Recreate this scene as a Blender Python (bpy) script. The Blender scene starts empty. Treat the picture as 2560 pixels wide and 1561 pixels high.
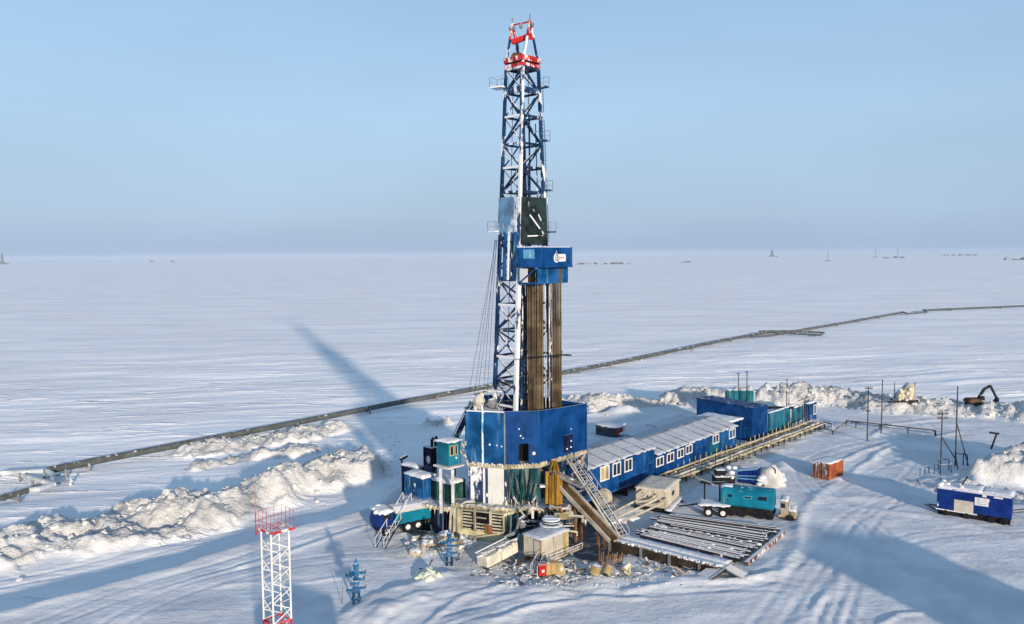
import bpy, math, random
import numpy as np
from mathutils import Vector, Matrix, noise as mnoise

random.seed(7)
rng = np.random.default_rng(7)
SC = bpy.context.scene
COL = SC.collection
rad = math.radians

# ------------------------------------------------------------------ camera
CAM_H, FPX, PITCH, ROLL = 30.0, 2000.0, rad(4.13), rad(-0.47)
cam = bpy.data.cameras.new("camera")
cam_o = bpy.data.objects.new("camera", cam)
COL.objects.link(cam_o)
cam.sensor_width = 36.0
cam.lens = 36.0 * FPX / 2560.0
cam.clip_start, cam.clip_end = 0.5, 120000.0
CAM_M = Matrix.Translation((0, 0, CAM_H)) @ Matrix.Rotation(math.pi / 2 - PITCH, 4, 'X') @ Matrix.Rotation(ROLL, 4, 'Z')
cam_o.matrix_world = CAM_M
SC.camera = cam_o

# ------------------------------------------------------------------ world and sun
SUN_EL = rad(10.5)
SUN_AZ = math.atan2(0.343, -0.939)          # compass angle from +Y towards +X
SUN_DIR = Vector((math.sin(SUN_AZ) * math.cos(SUN_EL), math.cos(SUN_AZ) * math.cos(SUN_EL), math.sin(SUN_EL)))
w = bpy.data.worlds.new("World")
SC.world = w
w.use_nodes = True
nt = w.node_tree
sky = nt.nodes.new("ShaderNodeTexSky")
sky.sky_type = 'NISHITA'
sky.sun_disc = False
sky.sun_elevation = SUN_EL
sky.sun_rotation = SUN_AZ
sky.altitude = 0
sky.air_density, sky.dust_density, sky.ozone_density = 1.0, 0.6, 1.4
WORLD_K = 0.15
# thin ice haze high in the air: pale blue veil, strongest low down
tc = nt.nodes.new("ShaderNodeTexCoord")
sz = nt.nodes.new("ShaderNodeSeparateXYZ")
nt.links.new(tc.outputs["Generated"], sz.inputs[0])
veil = nt.nodes.new("ShaderNodeMapRange")
veil.inputs[1].default_value, veil.inputs[2].default_value = 0.0, 0.9
veil.inputs[3].default_value, veil.inputs[4].default_value = 0.97, 0.35
nt.links.new(sz.outputs[2], veil.inputs[0])
vr = nt.nodes.new("ShaderNodeValToRGB")
for pos_, col_ in ((0.0, (0.240, 0.322, 0.462)), (0.05, (0.268, 0.368, 0.510)), (0.16, (0.280, 0.408, 0.575)), (0.30, (0.232, 0.366, 0.548)), (0.6, (0.165, 0.29, 0.47))):
    e_ = vr.color_ramp.elements.new(pos_) if pos_ not in (0.0,) else vr.color_ramp.elements[0]
    e_.position, e_.color = pos_, tuple(c / 2.0 for c in col_) + (1.0,)
vr.color_ramp.elements[-1].position = 1.0
vr.color_ramp.elements[-1].color = (0.075, 0.135, 0.225, 1.0)
cn = nt.nodes.new("ShaderNodeTexNoise")
cm = nt.nodes.new("ShaderNodeMapping")
cm.inputs["Scale"].default_value = (2.0, 2.0, 7.0)
nt.links.new(tc.outputs["Generated"], cm.inputs[0])
nt.links.new(cm.outputs[0], cn.inputs["Vector"])
cn.inputs["Scale"].default_value, cn.inputs["Detail"].default_value = 1.3, 4.0
cw = nt.nodes.new("ShaderNodeMapRange")
cw.inputs[1].default_value, cw.inputs[2].default_value, cw.inputs[3].default_value, cw.inputs[4].default_value = 0.3, 0.7, 0.95, 1.06
nt.links.new(cn.outputs[0], cw.inputs[0])
nt.links.new(sz.outputs[2], vr.inputs[0])
sc_ = nt.nodes.new("ShaderNodeVectorMath")
sc_.operation = 'SCALE'
cs_ = nt.nodes.new("ShaderNodeMath")
cs_.operation = 'MULTIPLY'
cs_.inputs[1].default_value = 2.0 / WORLD_K
nt.links.new(cw.outputs[0], cs_.inputs[0])
nt.links.new(cs_.outputs[0], sc_.inputs["Scale"])
nt.links.new(vr.outputs[0], sc_.inputs[0])
mx = nt.nodes.new("ShaderNodeMix")
mx.data_type = 'RGBA'
nt.links.new(veil.outputs[0], mx.inputs[0])
nt.links.new(sky.outputs[0], mx.inputs[6])
nt.links.new(sc_.outputs[0], mx.inputs[7])
nt.links.new(mx.outputs[2], nt.nodes["Background"].inputs[0])
nt.nodes["Background"].inputs[1].default_value = WORLD_K
sun = bpy.data.lights.new("sun", 'SUN')
sun.energy, sun.angle, sun.color = 4.0, rad(1.6), (1.0, 0.84, 0.665)
sun_o = bpy.data.objects.new("sun", sun)
COL.objects.link(sun_o)
sun_o.rotation_euler = (-SUN_DIR).to_track_quat('-Z', 'Y').to_euler()
sun_o.location = (0, -50, 100)
SC.view_settings.view_transform = 'Standard'
SC.view_settings.look = 'None'
SC.view_settings.gamma = 1.0
SC.view_settings.exposure = 0.5
SC.cycles.max_bounces = 5
SC.cycles.volume_bounces = 1
SC.cycles.use_denoising = True

# ------------------------------------------------------------------ photo pixel (2560 wide) -> world
def ray(x, y):
    v = Vector(((x - 1280.0) / FPX, -(y - 780.5) / FPX, -1.0))
    return CAM_M.to_3x3() @ v
def G(x, y, z=0.0):                      # on the level z
    d = ray(x, y)
    t = (z - CAM_H) / d.z
    return Vector((d.x * t, d.y * t, z))
def D(x, y, dep):                        # at world depth dep
    d = ray(x, y)
    t = dep / d.y
    return Vector((d.x * t, dep, CAM_H + d.z * t))
def HZ(p, x, y):                         # height at which pixel (x, y) meets the depth of p
    return D(x, y, p[1])[2]
def pix(p):
    v = CAM_M.inverted() @ Vector(p)
    return (1280 + FPX * v.x / -v.z, 780.5 - FPX * v.y / -v.z)

# ------------------------------------------------------------------ noise
def _hash(ix, iy, seed):
    h = (ix.astype(np.int64) * 374761393 + iy.astype(np.int64) * 668265263 + seed * 974634777) & 0xFFFFFFFF
    h = ((h ^ (h >> 13)) * 1274126177) & 0xFFFFFFFF
    h = h ^ (h >> 16)
    return (h & 0xFFFF) / 65535.0
def vnoise(x, y, seed=0):
    ix, iy = np.floor(x), np.floor(y)
    fx, fy = x - ix, y - iy
    fx, fy = fx * fx * fx * (fx * (fx * 6 - 15) + 10), fy * fy * fy * (fy * (fy * 6 - 15) + 10)
    a, b = _hash(ix, iy, seed), _hash(ix + 1, iy, seed)
    c, d = _hash(ix, iy + 1, seed), _hash(ix + 1, iy + 1, seed)
    return (a + (b - a) * fx) * (1 - fy) + (c + (d - c) * fx) * fy
def fbm(x, y, sc, octv=4, seed=0, gain=0.5):
    s, amp, tot = 0.0, 1.0, 0.0
    x, y = x / sc, y / sc
    for k in range(octv):
        c, sn = math.cos(0.7 * k), math.sin(0.7 * k)
        s = s + amp * vnoise(x * c - y * sn, x * sn + y * c, seed + k)
        tot += amp
        amp *= gain
        x, y = x * 2.03, y * 2.03
    return s / tot                        # 0..1
def sstep(a, b, x):
    t = np.clip((x - a) / (b - a), 0, 1)
    return t * t * (3 - 2 * t)
def seg_dist(X, Y, pts):
    best, tpos, acc = np.full(X.shape, 1e9), np.zeros(X.shape), 0.0
    hs = np.zeros(X.shape)
    for (ax, ay, ah), (bx, by, bh) in zip(pts[:-1], pts[1:]):
        dx, dy = bx - ax, by - ay
        t = np.clip(((X - ax) * dx + (Y - ay) * dy) / (dx * dx + dy * dy), 0, 1)
        d = np.hypot(X - ax - t * dx, Y - ay - t * dy)
        m = d < best
        best = np.where(m, d, best)
        hs = np.where(m, ah + t * (bh - ah), hs)
    return best, hs
def poly_sd(X, Y, P):
    best = np.full(X.shape, 1e9)
    inside = np.zeros(X.shape, bool)
    n = len(P)
    for i in range(n):
        (ax, ay), (bx, by) = P[i], P[(i + 1) % n]
        dx, dy = bx - ax, by - ay
        t = np.clip(((X - ax) * dx + (Y - ay) * dy) / (dx * dx + dy * dy), 0, 1)
        best = np.minimum(best, np.hypot(X - ax - t * dx, Y - ay - t * dy))
        cond = ((ay > Y) != (by > Y)) & (X < (bx - ax) * (Y - ay) / (by - ay + 1e-12) + ax)
        inside ^= cond
    return np.where(inside, -best, best)   # negative inside

# ------------------------------------------------------------------ node helpers and materials
def mat_new(name):
    m = bpy.data.materials.new(name)
    m.use_nodes = True
    return m, m.node_tree, m.node_tree.nodes["Principled BSDF"]
def N(nt, typ, **kw):
    n = nt.nodes.new(typ)
    for k, v in kw.items():
        setattr(n, k, v)
    return n
def noise_node(nt, vec, scale, detail=3.0, rough=0.55):
    n = N(nt, "ShaderNodeTexNoise")
    n.inputs["Scale"].default_value, n.inputs["Detail"].default_value, n.inputs["Roughness"].default_value = scale, detail, rough
    if vec is not None:
        nt.links.new(vec, n.inputs["Vector"])
    return n.outputs["Fac"]
def mapped(nt, vec, scale=(1, 1, 1), rot=(0, 0, 0)):
    n = N(nt, "ShaderNodeMapping")
    n.inputs["Scale"].default_value = scale
    n.inputs["Rotation"].default_value = rot
    nt.links.new(vec, n.inputs["Vector"])
    return n.outputs[0]
def ramp(nt, fac, a, b, va=0.0, vb=1.0):
    n = N(nt, "ShaderNodeMapRange")
    n.interpolation_type = 'SMOOTHSTEP'
    for i, v in zip(range(1, 5), (a, b, va, vb)):
        n.inputs[i].default_value = v
    nt.links.new(fac, n.inputs[0])
    return n.outputs[0]
def mixc(nt, fac, a, b):
    n = N(nt, "ShaderNodeMix", data_type='RGBA')
    for sock, v in ((n.inputs[0], fac), (n.inputs[6], a), (n.inputs[7], b)):
        if hasattr(v, "is_linked") or hasattr(v, "links"):
            nt.links.new(v, sock)
        else:
            sock.default_value = v if isinstance(v, float) else (*v, 1.0)
    return n.outputs[2]
def math_n(nt, op, a, b=None):
    n = N(nt, "ShaderNodeMath", operation=op)
    for i, v in enumerate((a, b)):
        if v is None:
            continue
        if hasattr(v, "links"):
            nt.links.new(v, n.inputs[i])
        else:
            n.inputs[i].default_value = v
    return n.outputs[0]

SNOW_C = (0.66, 0.67, 0.69)
def paint(name, col, rough=0.55, top=0.0, frost=0.0, streak=0.0, streak_col=(0.62, 0.58, 0.48), var=0.25, fscale=0.6, metal=0.0, bump=0.0):
    """paint or steel with weathering: snow lying on upward faces (top), rime patches (frost), icy vertical runs (streak)"""
    m, nt, b = mat_new(name)
    g = N(nt, "ShaderNodeNewGeometry")
    pos = g.outputs["Position"]
    n1 = noise_node(nt, pos, 0.55, 5)
    dark = tuple(c * (1 - var) for c in col)
    lite = tuple(min(1.0, c * (1 + var * 0.7) + 0.015 * var) for c in col)
    c = mixc(nt, ramp(nt, n1, 0.36, 0.64), dark, lite)
    if streak > 0:
        st = noise_node(nt, mapped(nt, pos, (1.6, 1.6, 0.16)), 1.0, 4, 0.6)
        c = mixc(nt, math_n(nt, 'MULTIPLY', ramp(nt, st, 0.62 - 0.2 * streak, 0.78 - 0.2 * streak), 0.9), c, streak_col)
    if frost > 0:
        fr = noise_node(nt, mapped(nt, pos, (1, 1, 0.45)), fscale, 5, 0.65)
        c = mixc(nt, ramp(nt, fr, 0.66 - 0.34 * frost, 0.72 - 0.34 * frost), c, SNOW_C)
    if top > 0:
        sx = N(nt, "ShaderNodeSeparateXYZ")
        nt.links.new(g.outputs["True Normal"], sx.inputs[0])
        tn = noise_node(nt, pos, 1.1, 4)
        f = math_n(nt, 'MULTIPLY', ramp(nt, sx.outputs[2], 0.35, 0.75), ramp(nt, tn, 0.62 - 0.45 * top, 0.72 - 0.45 * top))
        c = mixc(nt, f, c, SNOW_C)
    nt.links.new(c, b.inputs["Base Color"])
    b.inputs["Roughness"].default_value = rough
    b.inputs["Metallic"].default_value = metal
    b.inputs["Specular IOR Level"].default_value = 0.06
    if bump > 0:
        bn = N(nt, "ShaderNodeBump")
        bn.inputs["Strength"].default_value = bump
        bn.inputs["Distance"].default_value = 0.1
        nt.links.new(noise_node(nt, pos, 3.0, 4), bn.inputs["Height"])
        nt.links.new(bn.outputs[0], b.inputs["Normal"])
    return m
# ------------------------------------------------------------------ the snow: pad, road, banks, tundra, as one sheet
PAD = [tuple(G(*p)[:2]) for p in ((-420, 1640), (0, 1530), (250, 1464), (560, 1377), (731, 1326), (915, 1272), (985, 1228), (1120, 1110),
                                  (1420, 1042), (1600, 1022), (1800, 1008), (2100, 998), (2400, 1008), (2700, 1020), (3100, 1060))]
PAD += [(120, 20), (60, -60), (-60, -60), (-60, 20)]
def ridge(*pts):
    return [(*G(x, y, z)[:2], z) for x, y, z in pts]
# ridges: (crest points px, crest height), half width, lump size
BERMS = [
    (ridge((-330, 1400, 0.4), (-100, 1362, 0.5), (100, 1318, 0.8), (280, 1272, 1.3), (430, 1228, 2.0), (560, 1190, 2.6), (660, 1160, 3.2), (760, 1122, 3.6), (868, 1092, 3.6)), 6.5, 1.0),
    (ridge((470, 1108, -.2), (600, 1086, 0.1), (720, 1066, 0.3), (850, 1046, 0.2)), 4.0, 0.8),
    (ridge((500, 1142, -.3), (640, 1116, 0.0), (760, 1108, -.2)), 2.6, 0.6),
    (ridge((30, 1320, -.6), (120, 1300, -.2)), 3.0, 0.6),
    (ridge((1405, 985, 2.6), (1500, 968, 3.4), (1620, 958, 3.8), (1760, 952, 4.0), (1900, 953, 4.0), (2020, 960, 3.4), (2150, 972, 3.0), (2300, 984, 3.0), (2420, 992, 2.8), (2530, 996, 3.2), (2700, 1012, 3.4)), 7.5, 1.2),
    ([(*G(2505, 1196)[:2], 5.6), (*G(2565, 1188)[:2], 7.0), (*G(2680, 1188)[:2], 6.5)], 6.0, 1.0),
    (ridge((2390, 1215, 0.6), (2470, 1218, 0.9), (2560, 1225, 1.1)), 3.0, 0.7),
    (ridge((1075, 1050, -.4), (1118, 1040, -.2)), 2.0, 0.7),
]
MOUNDS = [  # px x, y, height, radius
    (1985, 1165, 1.4, 4.0), (1935, 1255, .5, 3.0), (2040, 1240, .15, 5.0), (1975, 1330, .25, 4.5), (1955, 1420, .3, 4.5), (1700, 1455, .5, 4.0),
    (1500, 1462, .4, 3.0), (1000, 1500, .5, 4.0), (1130, 1470, .5, 4.0), (1070, 1370, .8, 3.6), (980, 1330, .5, 4.0), (1380, 1470, .35, 4.0), (2430, 1208, .8, 2.2),
    (1700, 1228, .8, 2.2), (1760, 1225, .9, 2.2), (1690, 1160, .5, 3.0), (1330, 1500, .3, 6.0), (1560, 1030, 1.0, 4.0), (1180, 1560, .5, 6.0), (930, 1548, .6, 3.5),
]
def worley(x, y, sc, seed):
    x, y = x / sc, y / sc
    ix, iy = np.floor(x), np.floor(y)
    best, val = np.full(x.shape, 9.0), np.zeros(x.shape)
    for dx in (-1, 0, 1):
        for dy in (-1, 0, 1):
            cx, cy = ix + dx, iy + dy
            d = np.hypot(cx + _hash(cx, cy, seed) - x, cy + _hash(cx, cy, seed + 1) - y)
            m = d < best
            best, val = np.where(m, d, best), np.where(m, _hash(cx, cy, seed + 2), val)
    return best, val
def smooth_line(pts, n=8):
    out = []
    P = [pts[0]] + list(pts) + [pts[-1]]
    for i in range(1, len(P) - 2):
        for k in range(n):
            t = k / n
            out.append(tuple(0.5 * (2 * b + (c - a) * t + (2 * a - 5 * b + 4 * c - d) * t * t + (3 * b - a - 3 * c + d) * t ** 3) for a, b, c, d in zip(P[i - 1], P[i], P[i + 1], P[i + 2])))
    out.append(tuple(pts[-1]))
    return out
def terrain(X, Y):
    sd = poly_sd(X, Y, PAD)
    edge = sd + (fbm(X, Y, 5.0, 3, 3) - 0.5) * 1.6
    z = -1.75 + 1.75 * sstep(1.6, -0.4, edge)
    near = np.exp(-np.maximum(np.hypot(X - 10, Y - 100) - 160, 0) / 60)
    lip = np.exp(-(edge + 0.8) ** 2 / 1.2) * 0.22
    z = z + lip * near
    dirt = np.zeros_like(z)
    # gentle relief: long drifts on the tundra, softer on the pad
    a = math.radians(12)
    u, v = X * math.cos(a) + Y * math.sin(a), -X * math.sin(a) + Y * math.cos(a)
    drift = fbm(u / 5.0, v, 5.0, 4, 11)
    far = sstep(0, 6, sd)
    z = z + (drift - 0.5) * 0.75 * near * far + (fbm(X, Y, 30, 3, 5) - 0.5) * 0.9 * near * far
    z = z + (fbm(u / 2.5, v, 3.2, 4, 12) - 0.5) * 0.20 * near * (1 - far)
    chunk = fbm(X, Y, 2.6, 4, 21, 0.6)
    billow = 1 - np.abs(2 * fbm(X, Y, 4.5, 4, 31, 0.55) - 1) * 2.2
    for pts, wd, amp in BERMS:
        wd = wd * 1.12
        d, h = seg_dist(X, Y, pts)
        dd = d + (fbm(X, Y, 7.0, 3, 41) - 0.5) * wd * 0.9
        prof = sstep(wd, wd * 0.12, dd)
        base = np.where(sd < 0, 0.0, -1.75)
        top = (h - base) * (0.30 + 0.60 * fbm(X, Y, 9.0, 2, 51)) 
        z = z + prof * top + prof ** 0.6 * ((chunk - 0.5) * 1.25 + (billow - 0.4) * 0.4) * amp * np.clip(prof * 3, 0, 1)
        dirt = np.maximum(dirt, np.clip(prof * 3.0, 0, 1) * (0.72 + 0.28 * sstep(0.35, 0.65, fbm(X, Y, 6.0, 3, 61))))
    for x, y, h, r in MOUNDS:
        c = G(x, y)
        d = np.hypot(X - c.x, Y - c.y) + (fbm(X, Y, 3.0, 3, 71) - 0.5) * r * 0.7
        z = z + h * 0.6 * sstep(r, 0, d) * (0.55 + 0.9 * chunk)
    bank = np.clip(dirt * 1.6, 0, 1)
    jx, jy = X + (fbm(X, Y, 2.0, 2, 141) - .5) * 1.2, Y + (fbm(X, Y, 2.0, 2, 142) - .5) * 1.2
    f1, v1 = worley(jx, jy, 2.3, 151)
    f2, v2 = worley(jx, jy, 0.95, 161)
    f3, v3 = worley(jx * 0.8, jy, 4.2, 171)
    z = z + bank * ((v1 - 0.5) * 0.55 + (0.45 - f1) * 0.45 + (v2 - 0.5) * 0.42 + (0.45 - f2) * 0.35 + (v3 - 0.5) * 0.5 * np.clip(bank * 2 - 1, 0, 1))
    darkened = np.zeros_like(z)
    for pts, wd, dep, k in PITS:
        d, _ = seg_dist(X, Y, pts)
        e = sstep(wd, wd - 0.9, d + (fbm(X, Y, 3.0, 3, 131) - 0.5) * 1.4)
        z = z - dep * e
        if k:
            darkened = np.maximum(darkened, k * e)
    # ruts and ploughed ridges
    for pts, wd, hh in RUTS:
        d, _ = seg_dist(X + (fbm(X, Y, 9, 2, 81) - .5) * 2.0, Y + (fbm(X, Y, 9, 2, 82) - .5) * 2.0, pts)
        z = z + 0.55 * hh * np.exp(-(d / wd) ** 2) * (0.4 + 1.2 * fbm(X, Y, 2.0, 3, 83))
    # tyre tracks: paired ruts with pushed up rims
    for pts, gauge, dep in TRACKS:
        for side in (-1, 1):
            q = []
            for (ax, ay, _), (bx, by, _) in zip(pts[:-1], pts[1:]):
                l = math.hypot(bx - ax, by - ay) + 1e-9
                q.append((ax - (by - ay) / l * gauge * side, ay + (bx - ax) / l * gauge * side, 0.0))
            d, _ = seg_dist(X, Y, q)
            k_ = dep * 0.5 * (0.3 + 1.3 * fbm(X, Y, 7.0, 2, 181))
            z = z - k_ * np.exp(-(d / 0.30) ** 2) + k_ * 0.6 * np.exp(-((d - 0.55) / 0.25) ** 2)
    # churned, soiled snow round the rig and along the camp row
    for pts, wd, k in SOIL:
        d, _ = seg_dist(X, Y, pts)
        dirt = np.maximum(dirt, k * sstep(wd, wd * 0.3, d + (fbm(X, Y, 3.0, 4, 91) - 0.5) * wd))
        z = z + sstep(wd, wd * 0.4, d) * (chunk - 0.5) * 0.55 * k
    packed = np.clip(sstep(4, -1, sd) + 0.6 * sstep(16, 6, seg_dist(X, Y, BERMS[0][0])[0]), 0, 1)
    return z, dirt, packed, darkened
def line(*pts):
    return [(*G(x, y)[:2], 0.0) for x, y in pts]
RUTS = [
    (line((2100, 1200), (2230, 1120), (2400, 1085)), 0.5, 0.35), (line((2060, 1175), (2160, 1130), (2300, 1090)), 0.45, 0.3),
    (line((2180, 1090), (2220, 1060), (2330, 1050)), 0.6, 0.35),
    (line((1955, 1395), (1990, 1310), (2030, 1235), (2130, 1190)), 0.7, 0.2), (line((1950, 1440), (1985, 1370), (2000, 1290)), 0.5, 0.2),
    (line((1560, 1475), (1700, 1462), (1860, 1452), (1935, 1430)), 0.5, 0.4), (line((1250, 1560), (1340, 1520), (1480, 1490), (1600, 1490)), 0.35, 0.3),
    (line((1060, 1561), (1150, 1500), (1300, 1440)), 0.35, 0.25), (line((600, 1420), (820, 1350), (960, 1300)), 0.4, 0.22), (line((560, 1470), (760, 1448), (900, 1430)), 0.3, 0.2),
    (line((860, 1530), (940, 1490), (1030, 1470), (1120, 1440)), 0.7, 0.5), (line((2180, 1561), (2250, 1530), (2380, 1520)), 0.3, 0.3), (line((1980, 1561), (2060, 1480), (2100, 1430)), 0.4, 0.2),
    (line((2140, 1270), (2330, 1290), (2560, 1350)), 0.8, 0.25), (line((2020, 1240), (2200, 1250), (2330, 1230)), 0.9, 0.2),
]
TRACKS = [(smooth_line(line(*p)), g_, d_) for p, g_, d_ in (
    (((1900, 1580), (1985, 1470), (2060, 1380), (2140, 1290), (2300, 1240), (2480, 1215)), 1.0, 0.10),
    (((2070, 1580), (2110, 1470), (2130, 1380), (2170, 1300), (2290, 1180), (2330, 1110), (2300, 1060), (2180, 1030)), 1.0, 0.11),
    (((2420, 1580), (2330, 1470), (2240, 1380), (2160, 1300), (2060, 1240), (2010, 1180), (2080, 1130), (2260, 1090), (2420, 1075)), 1.0, 0.10),
    (((2150, 1580), (2010, 1480), (1850, 1465), (1600, 1480), (1350, 1500), (1100, 1560)), 1.0, 0.12),
    (((900, 1580), (1010, 1510), (1180, 1475), (1420, 1478), (1700, 1470), (1900, 1450), (1985, 1400)), 1.0, 0.10),
    (((250, 1580), (420, 1490), (620, 1430), (800, 1400), (960, 1390)), 1.0, 0.10),
    (((60, 1580), (330, 1480), (600, 1400), (780, 1340), (930, 1300)), 1.0, 0.10),
    (((-100, 1440), (200, 1385), (450, 1330), (700, 1270), (880, 1215), (960, 1150), (960, 1080)), 1.0, 0.10),
    (((-100, 1475), (200, 1420), (460, 1360), (720, 1300), (900, 1240)), 1.0, 0.10),
    (((2140, 1020), (2260, 1040), (2330, 1080), (2300, 1130), (2200, 1160), (2060, 1230)), 1.0, 0.10),
    (((2560, 1320), (2400, 1330), (2260, 1350), (2120, 1420), (2040, 1560)), 1.0, 0.09),
)]
PITS = [   # sunken places: (centre line px, half width, depth, darkening)
    (line((1570, 1322), (1655, 1312)), 3.0, 1.3, 0.0),
    (line((1440, 1300), (1470, 1350), (1500, 1375)), 3.0, 1.2, 0.85),
    (line((1290, 1390), (1300, 1360)), 2.2, 0.5, 0.45),
    (line((1060, 1320), (1110, 1325)), 3.0, 0.5, 0.35),
]
SOIL = [
    (line((1060, 1360), (1200, 1370), (1300, 1420), (1420, 1430)), 6.0, 0.75), (line((1420, 1430), (1560, 1430)), 3.0, 0.9), (line((1560, 1400), (1850, 1440)), 2.2, 0.5),
    (line((1500, 1285), (1700, 1225), (1900, 1130), (2050, 1065)), 3.0, 0.85), (line((1000, 1260), (1160, 1300)), 5.0, 0.4),
    (line((1430, 1030), (1560, 1010), (1650, 1000)), 5.0, 0.9), (line((2300, 985), (2420, 995)), 6.0, 0.7), (line((2230, 1030), (2290, 1020)), 4.0, 0.6),
]
def make_ground():
    def axis(lo, hi, step, out):
        core = list(np.arange(lo, hi + 1e-6, step))
        g, s, p = [], step, hi
        while p < out:
            s *= 1.18
            p += s
            g.append(p)
        l, s, p = [], step, lo
        while p > -out:
            s *= 1.18
            p -= s
            l.append(p)
        return np.array(l[::-1] + core + g)
    xs = axis(-85, 112, 0.36, 42000)
    xs = np.concatenate([xs[xs < -62], np.arange(-62, 62, 0.26), xs[xs > 62]])
    ya, s, p = [], 0.25, 52.0
    while p < 250:
        ya.append(p)
        p += s * (p / 60.0) ** 0.75
    yb, s = [], 0.8
    while p < 42000:
        yb.append(p)
        s *= 1.14
        p += s
    yc, s, p = [], 0.5, 52.0
    while p > -42000:
        s *= 1.2
        p -= s
        yc.append(p)
    ys = np.array(yc[::-1] + ya + yb)
    X, Y = np.meshgrid(xs, ys)
    Z, dirt, packed, darkened = terrain(X.ravel(), Y.ravel())
    nx, ny = len(xs), len(ys)
    co = np.stack([X.ravel(), Y.ravel(), Z], 1).astype(np.float32)
    me = bpy.data.meshes.new("snow_ground")
    me.vertices.add(nx * ny)
    me.vertices.foreach_set("co", co.ravel())
    i = np.arange(nx * ny).reshape(ny, nx)
    q = np.stack([i[:-1, :-1], i[:-1, 1:], i[1:, 1:], i[1:, :-1]], -1).reshape(-1, 4)
    me.loops.add(q.size)
    me.loops.foreach_set("vertex_index", q.ravel().astype(np.int32))
    me.polygons.add(len(q))
    me.polygons.foreach_set("loop_start", (np.arange(len(q)) * 4).astype(np.int32))
    me.polygons.foreach_set("use_smooth", np.ones(len(q), bool))
    at = me.attributes.new("dirt", 'FLOAT', 'POINT')
    at.data.foreach_set("value", dirt.astype(np.float32))
    at = me.attributes.new("packed", 'FLOAT', 'POINT')
    at.data.foreach_set("value", packed.astype(np.float32))
    at = me.attributes.new("dark_ground", 'FLOAT', 'POINT')
    at.data.foreach_set("value", darkened.astype(np.float32))
    me.update()
    me.validate()
    o = bpy.data.objects.new("snow_ground", me)
    o["kind"] = "structure"
    o["label"] = "snow covered ground with a levelled pad, a sunken road and rough ploughed banks"
    COL.objects.link(o)
    return o, xs, ys, Z.reshape(ny, nx)
def snow_material():
    m, nt, b = mat_new("snow_surface")
    g = N(nt, "ShaderNodeNewGeometry")
    pos = g.outputs["Position"]
    at = N(nt, "ShaderNodeAttribute", attribute_name="dirt")
    big = noise_node(nt, mapped(nt, pos, (0.02, 0.09, 0.05), (0, 0, rad(-12))), 1.0, 4)
    patch = noise_node(nt, mapped(nt, pos, (0.012, 0.055, 0.05), (0, 0, rad(-9))), 1.0, 5, 0.62)
    c = mixc(nt, ramp(nt, big, 0.35, 0.65), (0.84, 0.83, 0.84), (0.95, 0.935, 0.93))
    c = mixc(nt, ramp(nt, patch, 0.50, 0.60), c, (0.98, 0.97, 0.965))
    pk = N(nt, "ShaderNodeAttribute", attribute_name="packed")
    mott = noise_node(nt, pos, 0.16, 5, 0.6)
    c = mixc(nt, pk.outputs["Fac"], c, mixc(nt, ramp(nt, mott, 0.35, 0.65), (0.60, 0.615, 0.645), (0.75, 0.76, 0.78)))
    c = mixc(nt, at.outputs["Fac"], c, mixc(nt, ramp(nt, noise_node(nt, pos, 0.35, 5, 0.65), 0.35, 0.65), (0.54, 0.53, 0.51), (0.62, 0.615, 0.60)))
    gr = N(nt, "ShaderNodeAttribute", attribute_name="dark_ground")
    c = mixc(nt, math_n(nt, 'MULTIPLY', gr.outputs["Fac"], ramp(nt, noise_node(nt, pos, 0.8, 4), 0.3, 0.5)), c, (0.035, 0.045, 0.055))  # ground mixed towards near black inside some of the pits
    sp = noise_node(nt, pos, 1.3, 5, 0.7)
    k = math_n(nt, 'MULTIPLY', ramp(nt, sp, 0.60, 0.70), math_n(nt, 'POWER', at.outputs["Fac"], 2.0))
    c = mixc(nt, math_n(nt, 'MULTIPLY', k, 0.5), c, (0.33, 0.27, 0.19))
    nt.links.new(c, b.inputs["Base Color"])
    b.inputs["Roughness"].default_value = 0.75
    b.inputs["Specular IOR Level"].default_value = 0.15
    # wind-packed ripples (sastrugi) and grain
    h1 = noise_node(nt, mapped(nt, pos, (0.085, 0.40, 0.3), (0, 0, rad(-13))), 1.0, 4, 0.6)
    h1 = math_n(nt, 'MULTIPLY', ramp(nt, h1, 0.52, 0.74), ramp(nt, noise_node(nt, mapped(nt, pos, (0.03, 0.06, 0.03)), 1.0, 4), 0.36, 0.62, 0.1, 1.35))
    h2 = noise_node(nt, mapped(nt, pos, (0.5, 1.1, 0.8), (0, 0, rad(-14))), 1.0, 5, 0.6)
    h1 = math_n(nt, 'MULTIPLY', h1, math_n(nt, 'SUBTRACT', 1.0, math_n(nt, 'MULTIPLY', pk.outputs["Fac"], 0.92)))
    h3 = noise_node(nt, pos, 0.9, 6, 0.68)
    h = math_n(nt, 'ADD', math_n(nt, 'MULTIPLY', h1, 1.0), math_n(nt, 'MULTIPLY', h2, 0.12))
    h = math_n(nt, 'ADD', h, math_n(nt, 'MULTIPLY', h3, math_n(nt, 'ADD', 0.20, math_n(nt, 'MULTIPLY', at.outputs["Fac"], 0.9))))
    bn = N(nt, "ShaderNodeBump")
    bn.inputs["Strength"].default_value = 1.0
    bn.inputs["Distance"].default_value = 0.55
    nt.links.new(h, bn.inputs["Height"])
    nt.links.new(bn.outputs[0], b.inputs["Normal"])
    return m
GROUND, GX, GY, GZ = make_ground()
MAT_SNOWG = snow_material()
GROUND.data.materials.append(MAT_SNOWG)
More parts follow.
